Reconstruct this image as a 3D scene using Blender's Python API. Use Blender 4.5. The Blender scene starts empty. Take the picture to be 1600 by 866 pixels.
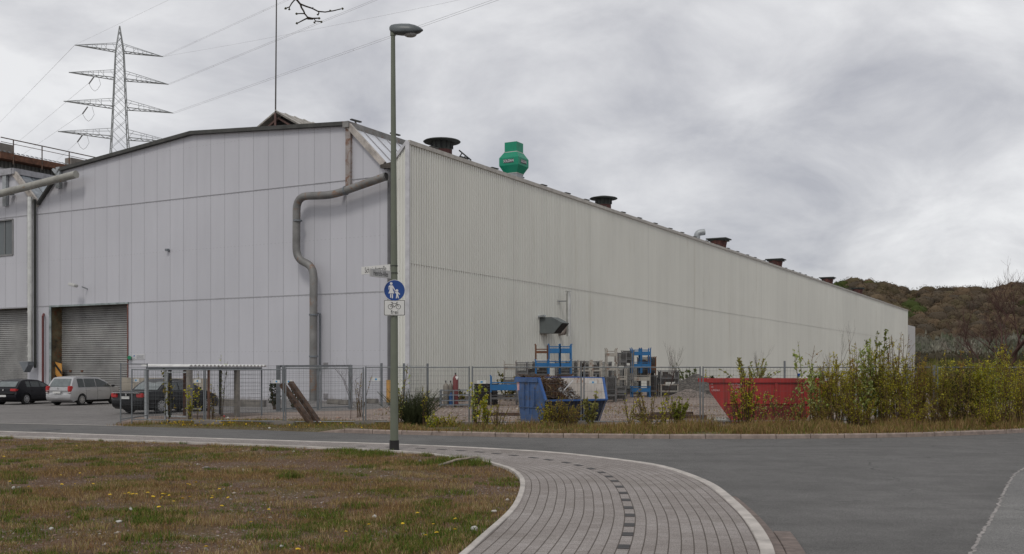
import bpy, bmesh, math, random
import numpy as np
from mathutils import Vector, Matrix, noise
R = math.radians
rng = np.random.default_rng(7)
random.seed(7)
SC = bpy.context.scene
COL = SC.collection

# ------------------------------------------------------------------ camera
F = 1607.0            # focal length in photograph pixels (1600 wide)
HZ = 575.0            # horizon row
H = 2.0               # eye height
cam = bpy.data.cameras.new('camera')
cam.sensor_width = 36
cam.lens = 36 * F / 1600
cam.shift_y = (HZ - 433) / 1600
cam.clip_end = 6000
camo = bpy.data.objects.new('camera', cam)
camo.location = (0, 0, H)
camo.rotation_euler = (R(90), 0, 0)
COL.objects.link(camo)
SC.camera = camo

# ------------------------------------------------------------------ world (overcast sky) and sun
W = bpy.data.worlds.new('World')
SC.world = W
W.use_nodes = True
nt = W.node_tree
for n in list(nt.nodes): nt.nodes.remove(n)
def N(t, ty, **kw):
    n = t.nodes.new(ty)
    for k, v in kw.items(): setattr(n, k, v)
    return n
SUN_EL, SUN_AZ = R(50), R(-168)      # sun high, behind the camera on the left
sky = N(nt, 'ShaderNodeTexSky', sky_type='NISHITA')
sky.sun_disc = False; sky.sun_elevation = SUN_EL; sky.sun_rotation = SUN_AZ
tc = N(nt, 'ShaderNodeTexCoord')
sep = N(nt, 'ShaderNodeSeparateXYZ'); nt.links.new(tc.outputs['Generated'], sep.inputs[0])
def M(t, op, a, b=None, c=None, clamp=False):
    n = N(t, 'ShaderNodeMath', operation=op); n.use_clamp = clamp
    for i, v in enumerate((a, b, c)):
        if v is None: continue
        if isinstance(v, (int, float)): n.inputs[i].default_value = v
        else: t.links.new(v, n.inputs[i])
    return n.outputs[0]
zc = M(nt, 'ADD', M(nt, 'MAXIMUM', sep.outputs[2], 0.0), 0.42)
cx = M(nt, 'DIVIDE', sep.outputs[0], zc); cy = M(nt, 'DIVIDE', sep.outputs[1], zc)
comb = N(nt, 'ShaderNodeCombineXYZ'); nt.links.new(cx, comb.inputs[0]); nt.links.new(cy, comb.inputs[1])
mp = N(nt, 'ShaderNodeMapping'); nt.links.new(comb.outputs[0], mp.inputs[0])
mp.inputs['Rotation'].default_value = (0, 0, R(28)); mp.inputs['Scale'].default_value = (1.45, 1.6, 1); mp.inputs['Location'].default_value = (4.6, 2.2, 0)
n1 = N(nt, 'ShaderNodeTexNoise'); n1.inputs['Scale'].default_value = 0.8; n1.inputs['Detail'].default_value = 5; n1.inputs['Roughness'].default_value = 0.5; n1.inputs['Distortion'].default_value = 0.5
n2 = N(nt, 'ShaderNodeTexNoise'); n2.inputs['Scale'].default_value = 2.7; n2.inputs['Detail'].default_value = 9; n2.inputs['Roughness'].default_value = 0.58; n2.inputs['Distortion'].default_value = 0.35
for n in (n1, n2): nt.links.new(mp.outputs[0], n.inputs['Vector'])
cl = M(nt, 'ADD', M(nt, 'MULTIPLY', n1.outputs[0], 0.52), M(nt, 'MULTIPLY', n2.outputs[0], 0.48))
# the cloud deck is thinner towards the left of the view
cl = M(nt, 'ADD', cl, M(nt, 'MULTIPLY', sep.outputs[0], -0.07))
cr = N(nt, 'ShaderNodeValToRGB'); nt.links.new(cl, cr.inputs[0])
e = cr.color_ramp.elements
e[0].position = 0.35; e[0].color = (0.46, 0.465, 0.505, 1)
e[1].position = 0.585; e[1].color = (0.86, 0.86, 0.87, 1)
m_ = e.new(0.43); m_.color = (0.59, 0.592, 0.62, 1)
m_ = e.new(0.50); m_.color = (0.71, 0.71, 0.73, 1)
mx = N(nt, 'ShaderNodeMixRGB'); mx.inputs[0].default_value = 0.93
sm = N(nt, 'ShaderNodeMixRGB', blend_type='MULTIPLY'); sm.inputs[0].default_value = 1; sm.inputs[2].default_value = (0.1, 0.1, 0.1, 1)
nt.links.new(sky.outputs[0], sm.inputs[1]); nt.links.new(sm.outputs[0], mx.inputs[1]); nt.links.new(cr.outputs[0], mx.inputs[2])
sc10 = N(nt, 'ShaderNodeMixRGB', blend_type='MULTIPLY'); sc10.inputs[0].default_value = 1; sc10.inputs[2].default_value = (10, 10, 10, 1)
nt.links.new(mx.outputs[0], sc10.inputs[1])
bg = N(nt, 'ShaderNodeBackground'); bg.inputs[1].default_value = 0.1
wo = N(nt, 'ShaderNodeOutputWorld')
nt.links.new(sc10.outputs[0], bg.inputs[0]); nt.links.new(bg.outputs[0], wo.inputs[0])

sl = bpy.data.lights.new('sun', 'SUN'); sl.energy = 1.0; sl.angle = R(13); sl.color = (1.0, 0.955, 0.89)
so = bpy.data.objects.new('sun', sl); COL.objects.link(so)
sd = Vector((math.sin(SUN_AZ) * math.cos(SUN_EL), math.cos(SUN_AZ) * math.cos(SUN_EL), math.sin(SUN_EL)))
so.rotation_euler = (-sd).to_track_quat('-Z', 'Y').to_euler()
so.location = (0, 0, 60)
SC.view_settings.view_transform = 'Standard'; SC.view_settings.look = 'None'
SC.view_settings.exposure = 0; SC.view_settings.gamma = 1; SC.view_settings.use_curve_mapping = False
SC.render.engine = 'CYCLES'
SC.cycles.max_bounces = 5; SC.cycles.diffuse_bounces = 3; SC.cycles.transparent_max_bounces = 12
SC.render.film_transparent = False

# ------------------------------------------------------------------ geometry frames
A = Vector((0.482, 0.876, 0)).normalized()       # along the long wall, away from the camera
B = Vector((-A.y, A.x, 0))                       # along the front wall, to the left
NW = Vector((A.y, -A.x, 0))                      # outward normal of the long wall
C0 = Vector((-5.98, 59.0, 0))                    # the corner of the hall
def ray(px, py): return Vector(((px - 800) / F, 1.0, (HZ - py) / F))
def on_plane(px, py, P0, n):
    d = ray(px, py); o = Vector((0, 0, H))
    k = (P0 - o).dot(n) / d.dot(n)
    return o + d * k
def gnd(px, py, z=0.0):
    Y = F * (H - z) / (py - HZ)
    return Vector(((px - 800) * Y / F, Y, z))
def atY(px, py, Y): return Vector(((px - 800) * Y / F, Y, H + (HZ - py) * Y / F))
def fac(px, py, off=0.0): return on_plane(px, py, C0 - A * off, A)
def lw(px, py, off=0.0): return on_plane(px, py, C0 + NW * off, NW)
def tz(px, py):
    p = fac(px, py) - C0; return p.dot(B), p.z
def P(t, s, z): return C0 + B * t + A * s + Vector((0, 0, z))

# ------------------------------------------------------------------ materials
MATS = {}
def newmat(name):
    m = bpy.data.materials.new(name); m.use_nodes = True
    t = m.node_tree
    for n in list(t.nodes): t.nodes.remove(n)
    o = N(t, 'ShaderNodeOutputMaterial'); b = N(t, 'ShaderNodeBsdfPrincipled')
    t.links.new(b.outputs[0], o.inputs[0])
    return m, t, b, o
def noise_n(t, vec, scale, detail=4, rough=0.55, dist=0.0):
    n = N(t, 'ShaderNodeTexNoise'); n.inputs['Scale'].default_value = scale; n.inputs['Detail'].default_value = detail
    n.inputs['Roughness'].default_value = rough; n.inputs['Distortion'].default_value = dist
    if vec is not None: t.links.new(vec, n.inputs['Vector'])
    return n.outputs[0]
def ramp(t, fac_, stops):
    r = N(t, 'ShaderNodeValToRGB'); t.links.new(fac_, r.inputs[0]); el = r.color_ramp.elements
    el[0].position, el[0].color = stops[0][0], (*stops[0][1], 1)
    el[1].position, el[1].color = stops[-1][0], (*stops[-1][1], 1)
    for p, c in stops[1:-1]:
        x = el.new(p); x.color = (*c, 1)
    return r.outputs[0]
def mix(t, f, a, b, mode='MIX'):
    n = N(t, 'ShaderNodeMixRGB', blend_type=mode)
    for i, v in ((0, f), (1, a), (2, b)):
        if isinstance(v, (int, float)): n.inputs[i].default_value = v
        elif isinstance(v, tuple): n.inputs[i].default_value = (*v, 1)
        else: t.links.new(v, n.inputs[i])
    return n.outputs[0]
def bump(t, h, b, dist=0.01, strength=0.5):
    n = N(t, 'ShaderNodeBump'); n.inputs['Distance'].default_value = dist; n.inputs['Strength'].default_value = strength
    t.links.new(h, n.inputs['Height']); t.links.new(n.outputs[0], b.inputs['Normal'])
def mat(name, col, rough=0.6, var=0.12, scale=2.0, metal=0.0, rust=0.0, rustcol=(0.16, 0.06, 0.025), bmp=0.0, bscale=30, streak=False, spec=None, coat=0):
    if name in MATS: return MATS[name]
    m, t, b, o = newmat(name)
    g = N(t, 'ShaderNodeTexCoord').outputs['Object']
    if streak:
        mpn = N(t, 'ShaderNodeMapping'); mpn.inputs['Scale'].default_value = (1, 1, 0.12); t.links.new(g, mpn.inputs[0]); v = mpn.outputs[0]
    else: v = g
    nz = noise_n(t, v, scale, 5, 0.6)
    lo = tuple(c * (1 - var * 1.6) for c in col); hi = tuple(min(1, c * (1 + var)) for c in col)
    c = ramp(t, nz, [(0.3, lo), (0.7, hi)])
    if rust > 0:
        rn = noise_n(t, v, scale * 1.7, 8, 0.7, 0.6)
        f = ramp(t, rn, [(0.62 - rust * 0.35, (0, 0, 0)), (0.72 - rust * 0.3, (1, 1, 1))])
        c = mix(t, f, c, rustcol)
    t.links.new(c, b.inputs['Base Color'])
    b.inputs['Roughness'].default_value = rough; b.inputs['Metallic'].default_value = metal
    if spec is not None: b.inputs['Specular IOR Level'].default_value = spec
    if coat: b.inputs['Coat Weight'].default_value = coat; b.inputs['Coat Roughness'].default_value = 0.05
    if bmp > 0: bump(t, noise_n(t, g, bscale, 3), b, bmp, 0.6)
    MATS[name] = m
    return m
def vcmat(name, rough=0.7, transl=0.0, spec=0.2):
    if name in MATS: return MATS[name]
    m, t, b, o = newmat(name)
    at = N(t, 'ShaderNodeAttribute', attribute_name='Col')
    t.links.new(at.outputs['Color'], b.inputs['Base Color'])
    b.inputs['Roughness'].default_value = rough; b.inputs['Specular IOR Level'].default_value = spec
    if transl > 0:
        tr = N(t, 'ShaderNodeBsdfTranslucent'); t.links.new(at.outputs['Color'], tr.inputs[0])
        ms = N(t, 'ShaderNodeMixShader'); ms.inputs[0].default_value = transl
        t.links.new(b.outputs[0], ms.inputs[1]); t.links.new(tr.outputs[0], ms.inputs[2]); t.links.new(ms.outputs[0], o.inputs[0])
    MATS[name] = m
    return m

def m_facade():
    m, t, b, o = newmat('facade_panels')
    uv = N(t, 'ShaderNodeUVMap').outputs[0]
    s = N(t, 'ShaderNodeSeparateXYZ'); t.links.new(uv, s.inputs[0])
    x = M(t, 'DIVIDE', M(t, 'SUBTRACT', s.outputs[0], 1.96 - 122.0), 1.22)
    fr = M(t, 'FRACT', x); fl = M(t, 'FLOOR', x)
    d = M(t, 'ABSOLUTE', M(t, 'SUBTRACT', fr, 0.5))
    line = M(t, 'GREATER_THAN', d, 0.5 - 0.0115)
    wn = N(t, 'ShaderNodeTexWhiteNoise', noise_dimensions='1D'); t.links.new(fl, wn.inputs['W'])
    # faint fastening rows
    zf = M(t, 'FRACT', M(t, 'DIVIDE', M(t, 'ADD', s.outputs[1], 0.35), 3.35))
    row = M(t, 'LESS_THAN', zf, 0.012)
    xs = M(t, 'LESS_THAN', M(t, 'FRACT', M(t, 'MULTIPLY', x, 4)), 0.35)
    dots = M(t, 'MULTIPLY', row, xs)
    mpn = N(t, 'ShaderNodeMapping'); mpn.inputs['Scale'].default_value = (1.3, 0.16, 1); t.links.new(uv, mpn.inputs[0])
    st = noise_n(t, mpn.outputs[0], 0.9, 6, 0.65); bl = noise_n(t, uv, 0.12, 4, 0.5)
    base = ramp(t, st, [(0.3, (0.505, 0.505, 0.54)), (0.5, (0.525, 0.525, 0.56)), (0.72, (0.54, 0.54, 0.575))])
    base = mix(t, 0.5, base, ramp(t, bl, [(0.35, (0.86, 0.86, 0.86)), (0.65, (1, 1, 1))]), 'MULTIPLY')
    pv = ramp(t, wn.outputs[0], [(0, (0.955, 0.955, 0.955)), (1, (1, 1, 1))])
    base = mix(t, 1.0, base, pv, 'MULTIPLY')
    # dirt just above the ground: splashed soil
    zz = M(t, 'ADD', s.outputs[1], M(t, 'MULTIPLY', st, 1.6))
    dirt = ramp(t, zz, [(0.75, (0.72, 0.69, 0.66)), (1.0, (1, 1, 1))])
    base = mix(t, 1.0, base, dirt, 'MULTIPLY')
    base = mix(t, M(t, 'MULTIPLY', dots, 0.25), base, (0.2, 0.2, 0.2))
    base = mix(t, M(t, 'MULTIPLY', line, 0.52), base, (0.13, 0.13, 0.14))
    t.links.new(base, b.inputs['Base Color']); b.inputs['Roughness'].default_value = 0.55; b.inputs['Specular IOR Level'].default_value = 0.25
    n = N(t, 'ShaderNodeBump'); n.inputs['Distance'].default_value = 0.02; n.inputs['Strength'].default_value = 0.6
    t.links.new(M(t, 'ADD', M(t, 'SUBTRACT', 1.0, line), M(t, 'MULTIPLY', noise_n(t, uv, 0.9, 2), 0.35)), n.inputs['Height']); t.links.new(n.outputs[0], b.inputs['Normal'])
    return m
def m_ribbed():
    m, t, b, o = newmat('ribbed_sheet')
    uv = N(t, 'ShaderNodeUVMap').outputs[0]
    s = N(t, 'ShaderNodeSeparateXYZ'); t.links.new(uv, s.inputs[0])
    mpn = N(t, 'ShaderNodeMapping'); mpn.inputs['Scale'].default_value = (1.0, 0.08, 1); t.links.new(uv, mpn.inputs[0])
    st = noise_n(t, mpn.outputs[0], 1.1, 6, 0.65); bl = noise_n(t, uv, 0.045, 5, 0.6)
    base = ramp(t, st, [(0.28, (0.665, 0.665, 0.61)), (0.5, (0.695, 0.695, 0.64)), (0.75, (0.715, 0.715, 0.66))])
    base = mix(t, 1, base, ramp(t, bl, [(0.3, (0.90, 0.90, 0.90)), (0.7, (1.04, 1.04, 1.04))]), 'MULTIPLY')
    wn = N(t, 'ShaderNodeTexWhiteNoise', noise_dimensions='1D'); t.links.new(M(t, 'FLOOR', M(t, 'DIVIDE', s.outputs[0], 1.04)), wn.inputs['W'])
    base = mix(t, 1, base, ramp(t, wn.outputs[0], [(0, (0.96, 0.96, 0.96)), (1, (1, 1, 1))]), 'MULTIPLY')
    jt = M(t, 'LESS_THAN', M(t, 'FRACT', M(t, 'DIVIDE', s.outputs[0], 12.48)), 0.012)
    base = mix(t, M(t, 'MULTIPLY', jt, 0.12), base, (0.2, 0.19, 0.17))
    bolts = M(t, 'MULTIPLY', M(t, 'LESS_THAN', M(t, 'FRACT', M(t, 'DIVIDE', M(t, 'ADD', s.outputs[1], 0.4), 2.65)), 0.016), M(t, 'LESS_THAN', M(t, 'FRACT', M(t, 'DIVIDE', s.outputs[0], 0.52)), 0.12))
    base = mix(t, M(t, 'MULTIPLY', bolts, 0.4), base, (0.15, 0.14, 0.12))
    run = N(t, 'ShaderNodeMapping'); run.inputs['Scale'].default_value = (0.55, 0.035, 1); t.links.new(uv, run.inputs[0])
    rn = noise_n(t, run.outputs[0], 1.6, 8, 0.7)
    base = mix(t, 1, base, ramp(t, rn, [(0.30, (0.86, 0.84, 0.80)), (0.42, (1, 1, 1))]), 'MULTIPLY')
    zz = M(t, 'ADD', s.outputs[1], M(t, 'MULTIPLY', st, 2.6))
    base = mix(t, 1, base, ramp(t, zz, [(0.8, (0.75, 0.71, 0.66)), (1.0, (1, 1, 1))]), 'MULTIPLY')
    t.links.new(base, b.inputs['Base Color']); b.inputs['Roughness'].default_value = 0.5; b.inputs['Specular IOR Level'].default_value = 0.3
    return m
def m_asphalt(name, c0, c1):
    m, t, b, o = newmat(name)
    g = N(t, 'ShaderNodeTexCoord').outputs['Object']
    big = noise_n(t, g, 0.22, 6, 0.6, 0.8); mid = noise_n(t, g, 1.7, 5, 0.6); fine = noise_n(t, g, 70, 3, 0.75)
    mpn = N(t, 'ShaderNodeMapping'); mpn.inputs['Scale'].default_value = (0.12, 1.0, 1); mpn.inputs['Rotation'].default_value = (0, 0, R(14)); t.links.new(g, mpn.inputs[0])
    stre = noise_n(t, mpn.outputs[0], 1.1, 5, 0.6, 0.3)
    c = ramp(t, big, [(0.3, c0), (0.7, c1)])
    c = mix(t, 0.38, c, ramp(t, stre, [(0.36, (0.72, 0.72, 0.72)), (0.5, (1, 1, 1)), (0.7, (1.1, 1.1, 1.1))]), 'MULTIPLY')
    c = mix(t, 0.8, c, ramp(t, mid, [(0.3, (0.82, 0.82, 0.82)), (0.7, (1.14, 1.14, 1.14))]), 'MULTIPLY')
    c = mix(t, ramp(t, noise_n(t, g, 0.6, 7, 0.75, 1.2), [(0.60, (0, 0, 0)), (0.70, (0.35, 0.35, 0.35))]), c, (0.06, 0.058, 0.056))
    c = mix(t, 1.0, c, ramp(t, fine, [(0.34, (0.5, 0.5, 0.5)), (0.5, (1, 1, 1)), (0.66, (1.6, 1.58, 1.55))]), 'MULTIPLY')
    # hairline cracks
    vo = N(t, 'ShaderNodeTexVoronoi', feature='DISTANCE_TO_EDGE'); vo.inputs['Scale'].default_value = 0.11
    wv = N(t, 'ShaderNodeVectorMath', operation='ADD'); nc = N(t, 'ShaderNodeTexNoise'); nc.inputs['Scale'].default_value = 0.9; nc.inputs['Detail'].default_value = 5
    t.links.new(g, nc.inputs['Vector']); t.links.new(g, wv.inputs[0]); t.links.new(nc.outputs['Color'], wv.inputs[1]); t.links.new(wv.outputs[0], vo.inputs['Vector'])
    ck = M(t, 'MULTIPLY', M(t, 'LESS_THAN', vo.outputs['Distance'], 0.0016), M(t, 'GREATER_THAN', mid, 0.5))
    c = mix(t, M(t, 'MULTIPLY', ck, 0.6), c, (0.03, 0.03, 0.03))
    t.links.new(c, b.inputs['Base Color']); b.inputs['Roughness'].default_value = 0.88; b.inputs['Specular IOR Level'].default_value = 0.25
    bump(t, fine, b, 0.006, 0.7)
    return m
def m_pavers():
    m, t, b, o = newmat('grey_pavers')
    uv = N(t, 'ShaderNodeUVMap').outputs[0]
    g = N(t, 'ShaderNodeTexCoord').outputs['Object']
    s = N(t, 'ShaderNodeSeparateXYZ'); t.links.new(uv, s.inputs[0])
    v = M(t, 'ADD', M(t, 'DIVIDE', s.outputs[1], 0.136), 100.5)
    row = M(t, 'FLOOR', v); fv = M(t, 'FRACT', v)
    wr = N(t, 'ShaderNodeTexWhiteNoise', noise_dimensions='1D'); t.links.new(row, wr.inputs['W'])
    u = M(t, 'ADD', M(t, 'DIVIDE', s.outputs[0], 0.27), M(t, 'ADD', M(t, 'MULTIPLY', row, 0.5), M(t, 'MULTIPLY', wr.outputs[0], 0.2)))
    fu = M(t, 'FRACT', u); cu = M(t, 'FLOOR', u)
    lj = M(t, 'GREATER_THAN', M(t, 'ABSOLUTE', M(t, 'SUBTRACT', fv, 0.5)), 0.452)
    cj = M(t, 'GREATER_THAN', M(t, 'ABSOLUTE', M(t, 'SUBTRACT', fu, 0.5)), 0.483)
    cv = N(t, 'ShaderNodeCombineXYZ'); t.links.new(row, cv.inputs[0]); t.links.new(cu, cv.inputs[1])
    wn = N(t, 'ShaderNodeTexWhiteNoise', noise_dimensions='2D'); t.links.new(cv.outputs[0], wn.inputs['Vector'])
    fine = noise_n(t, g, 110, 2, 0.7); big = noise_n(t, g, 0.7, 5, 0.6)
    c = ramp(t, wn.outputs[0], [(0, (0.238, 0.214, 0.20)), (0.5, (0.258, 0.234, 0.22)), (1, (0.278, 0.254, 0.24))])
    c = mix(t, 1, c, ramp(t, fine, [(0.33, (0.48, 0.48, 0.48)), (0.5, (1, 1, 1)), (0.68, (1.55, 1.55, 1.55))]), 'MULTIPLY')
    c = mix(t, 1, c, ramp(t, big, [(0.3, (0.80, 0.78, 0.76)), (0.7, (1.12, 1.12, 1.12))]), 'MULTIPLY')
    c = mix(t, ramp(t, noise_n(t, g, 0.33, 6, 0.7), [(0.52, (0, 0, 0)), (0.72, (0.3, 0.3, 0.3))]), c, (0.12, 0.105, 0.08))
    c = mix(t, M(t, 'MULTIPLY', cj, 0.72), c, (0.09, 0.075, 0.06))
    c = mix(t, M(t, 'MULTIPLY', lj, 0.86), c, (0.06, 0.047, 0.036))
    t.links.new(c, b.inputs['Base Color']); b.inputs['Roughness'].default_value = 0.85; b.inputs['Specular IOR Level'].default_value = 0.25
    hh = M(t, 'SUBTRACT', 1.0, M(t, 'MAXIMUM', lj, cj)); bump(t, M(t, 'ADD', hh, M(t, 'MULTIPLY', fine, 0.25)), b, 0.006, 0.8)
    return m
def m_soil(name, cols, spots=True, sc=1.0):
    m, t, b, o = newmat(name)
    g = N(t, 'ShaderNodeTexCoord').outputs['Object']
    a = noise_n(t, g, 0.5 * sc, 6, 0.65, 0.6); f2 = noise_n(t, g, 14 * sc, 5, 0.75); f3 = noise_n(t, g, 60 * sc, 2, 0.6)
    c = ramp(t, a, [(0.3, cols[0]), (0.5, cols[1]), (0.7, cols[2])])
    c = mix(t, 0.9, c, ramp(t, f2, [(0.3, (0.5, 0.48, 0.45)), (0.5, (1, 1, 1)), (0.72, (1.5, 1.5, 1.5))]), 'MULTIPLY')
    vo = N(t, 'ShaderNodeTexVoronoi'); vo.inputs['Scale'].default_value = 22 * sc; t.links.new(g, vo.inputs['Vector'])
    if spots:
        sp = M(t, 'MULTIPLY', M(t, 'LESS_THAN', vo.outputs['Distance'], 0.33), M(t, 'GREATER_THAN', noise_n(t, g, 1.3 * sc, 4, 0.7), 0.5))
        c = mix(t, M(t, 'MULTIPLY', sp, 0.6), c, (0.26, 0.215, 0.19))
    t.links.new(c, b.inputs['Base Color']); b.inputs['Roughness'].default_value = 0.95; b.inputs['Specular IOR Level'].default_value = 0.1
    bump(t, M(t, 'ADD', f2, M(t, 'MULTIPLY', f3, 0.4)), b, 0.03, 0.9)
    return m
FACM = m_facade(); RIBM = m_ribbed()
ROADM = m_asphalt('road_asphalt', (0.100, 0.0975, 0.094), (0.132, 0.1285, 0.124))
PATCHM = m_asphalt('patch_asphalt', (0.15, 0.148, 0.144), (0.18, 0.177, 0.17))
LOTM = m_asphalt('lot_asphalt', (0.15, 0.142, 0.136), (0.19, 0.18, 0.172))
PAVM = m_pavers()
MEADM = m_soil('meadow_soil', [(0.10, 0.064, 0.042), (0.125, 0.08, 0.052), (0.10, 0.085, 0.035)])
YARDM = m_soil('yard_gravel', [(0.16, 0.122, 0.10), (0.24, 0.195, 0.168), (0.26, 0.218, 0.19)], True, 0.5)
VERGEM = m_soil('verge_soil', [(0.09, 0.07, 0.04), (0.12, 0.10, 0.06), (0.10, 0.10, 0.045)])
CONC = mat('concrete', (0.42, 0.39, 0.355), 0.85, 0.14, 3, bmp=0.004, bscale=60)
CONCP = mat('concrete_kerb', (0.27, 0.215, 0.185), 0.88, 0.2, 5, bmp=0.004, bscale=60)
CONCD = mat('concrete_dark', (0.2, 0.185, 0.165), 0.9, 0.25, 2.5, bmp=0.005, bscale=40)
WHITEK = mat('white_kerbstone', (0.44, 0.405, 0.37), 0.85, 0.2, 3, bmp=0.003, bscale=90)
GALV = mat('galvanised', (0.33, 0.35, 0.36), 0.5, 0.12, 4, metal=0.35)
GALVD = mat('galvanised_dull', (0.17, 0.185, 0.20), 0.6, 0.12, 4, metal=0.2)
DUCT = mat('duct_metal', (0.19, 0.187, 0.18), 0.55, 0.25, 0.9, metal=0.15, rust=0.22, rustcol=(0.21, 0.12, 0.07))
SILVER = mat('silver_pipe', (0.55, 0.55, 0.52), 0.3, 0.12, 2, metal=0.75)
DARK = mat('dark_trim', (0.03, 0.032, 0.028), 0.6, 0.2, 2)
FASC = mat('roof_fascia', (0.055, 0.055, 0.05), 0.65, 0.25, 2)
ROOFM = mat('roof_felt', (0.16, 0.15, 0.14), 0.8, 0.25, 1)
TRIM = mat('light_trim', (0.5, 0.5, 0.52), 0.5, 0.12, 2)
TRIMW = mat('warm_trim', (0.42, 0.40, 0.36), 0.55, 0.15, 2)
RUSTY = mat('rusty_steel', (0.30, 0.27, 0.255), 0.75, 0.2, 1.3, rust=0.42, rustcol=(0.17, 0.085, 0.05))
RUST = mat('rust', (0.13, 0.06, 0.035), 0.85, 0.35, 3, bmp=0.004)
BLACK = mat('black', (0.012, 0.012, 0.013), 0.7, 0.2, 3)
REDP = mat('dull_red_pipe', (0.13, 0.035, 0.032), 0.6, 0.2, 3)

# ------------------------------------------------------------------ object building
WM = {}                                     # world matrices of things
def tag(o, label=None, cat=None, group=None, kind=None):
    if label: o['label'] = label
    if cat: o['category'] = cat
    if group: o['group'] = group
    if kind: o['kind'] = kind
    return o
def thing(name, label, cat, loc=(0, 0, 0), rz=0.0, group=None):
    o = bpy.data.objects.new(name, None); COL.objects.link(o)
    o.location = loc; o.rotation_euler = (0, 0, rz); o.empty_display_size = 0.2
    WM[o.name] = Matrix.Translation(Vector(loc)) @ Matrix.Rotation(rz, 4, 'Z')
    return tag(o, label, cat, group)
def rootm(o):
    while o.parent: o = o.parent
    return WM.get(o.name, Matrix.Identity(4))
class MB:
    def __init__(s): s.v = []; s.f = []; s.uv = None
    def add(s, vs, fs):
        n = len(s.v); s.v.extend([Vector(q) for q in vs]); s.f.extend([tuple(i + n for i in q) for q in fs]); return s
    def box(s, c, size, m=None):
        x, y, z = size[0] / 2, size[1] / 2, size[2] / 2
        vs = [Vector((i * x, j * y, k * z)) for i in (-1, 1) for j in (-1, 1) for k in (-1, 1)]
        if m is not None: vs = [m @ q for q in vs]
        vs = [q + Vector(c) for q in vs]
        return s.add(vs, [(0, 1, 3, 2), (4, 6, 7, 5), (0, 4, 5, 1), (2, 3, 7, 6), (0, 2, 6, 4), (1, 5, 7, 3)])
    def frame_box(s, o, x, y, z):            # origin corner and three edge vectors
        o, x, y, z = map(Vector, (o, x, y, z))
        vs = [o + x * i + y * j + z * k for i in (0, 1) for j in (0, 1) for k in (0, 1)]
        return s.add(vs, [(0, 1, 3, 2), (4, 6, 7, 5), (0, 4, 5, 1), (2, 3, 7, 6), (0, 2, 6, 4), (1, 5, 7, 3)])
    def bar(s, p0, p1, w, h=None, up=(0, 0, 1)):
        p0, p1 = Vector(p0), Vector(p1); h = w if h is None else h
        d = (p1 - p0)
        if d.length < 1e-6: return s
        d.normalize(); u = Vector(up)
        if abs(d.dot(u)) > 0.97: u = Vector((1, 0, 0)) if abs(d.x) < 0.9 else Vector((0, 1, 0))
        x = d.cross(u).normalized() * w / 2; y = x.cross(d).normalized() * h / 2
        vs = [p + a * x + b * y for p in (p0, p1) for a, b in ((-1, -1), (1, -1), (1, 1), (-1, 1))]
        return s.add(vs, [(0, 1, 2, 3), (7, 6, 5, 4), (0, 4, 5, 1), (1, 5, 6, 2), (2, 6, 7, 3), (3, 7, 4, 0)])
    def tube(s, pts, r, n=8, cap=True, hollow=False):
        pts = [Vector(p) for p in pts]; k = len(pts)
        rs = [r] * k if isinstance(r, (int, float)) else list(r)
        base = len(s.v); prev = None
        for i, p in enumerate(pts):
            d = (pts[min(i + 1, k - 1)] - pts[max(i - 1, 0)])
            d = d.normalized() if d.length > 1e-9 else Vector((0, 0, 1))
            if prev is None:
                u = Vector((0, 0, 1)) if abs(d.z) < 0.9 else Vector((1, 0, 0))
                x = d.cross(u).normalized()
            else:
                x = (prev - d * prev.dot(d))
                x = x.normalized() if x.length > 1e-6 else d.orthogonal().normalized()
            prev = x; y = d.cross(x)
            for j in range(n):
                a = 2 * math.pi * j / n
                s.v.append(p + (x * math.cos(a) + y * math.sin(a)) * rs[i])
        for i in range(k - 1):
            for j in range(n):
                a = base + i * n + j; b = base + i * n + (j + 1) % n
                s.f.append((a, b, b + n, a + n))
        if cap:
            s.f.append(tuple(base + j for j in range(n))[::-1]); s.f.append(tuple(base + (k - 1) * n + j for j in range(n)))
        return s
    def lathe(s, c, prof, n=16, ax=None):
        c = Vector(c); base = len(s.v)
        for r, z in prof:
            for j in range(n):
                a = 2 * math.pi * j / n; q = Vector((r * math.cos(a), r * math.sin(a), z))
                s.v.append(c + (ax @ q if ax is not None else q))
        for i in range(len(prof) - 1):
            for j in range(n):
                a = base + i * n + j; b = base + i * n + (j + 1) % n
                s.f.append((a, b, b + n, a + n))
        s.f.append(tuple(base + j for j in range(n))[::-1]); s.f.append(tuple(base + (len(prof) - 1) * n + j for j in range(n)))
        return s
    def prism(s, pts, ext):
        pts = [Vector(p) for p in pts]; e = Vector(ext); n = len(pts)
        return s.add(pts + [p + e for p in pts], [tuple(range(n)), tuple(range(2 * n - 1, n - 1, -1))] + [(i, i + n, (i + 1) % n + n, (i + 1) % n) for i in range(n)])
    def poly(s, pts): return s.add(pts, [tuple(range(len(pts)))])
    def rbox(s, c, size, r, m=None):
        bm = bmesh.new(); bmesh.ops.create_cube(bm, size=1)
        for v in bm.verts: v.co = Vector((v.co.x * size[0], v.co.y * size[1], v.co.z * size[2]))
        bmesh.ops.bevel(bm, geom=bm.edges[:], offset=r, segments=2, affect='EDGES')
        bm.verts.index_update()
        vs = [(m @ v.co if m is not None else v.co) + Vector(c) for v in bm.verts]
        s.add(vs, [tuple(v.index for v in f.verts) for f in bm.faces]); bm.free(); return s
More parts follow.
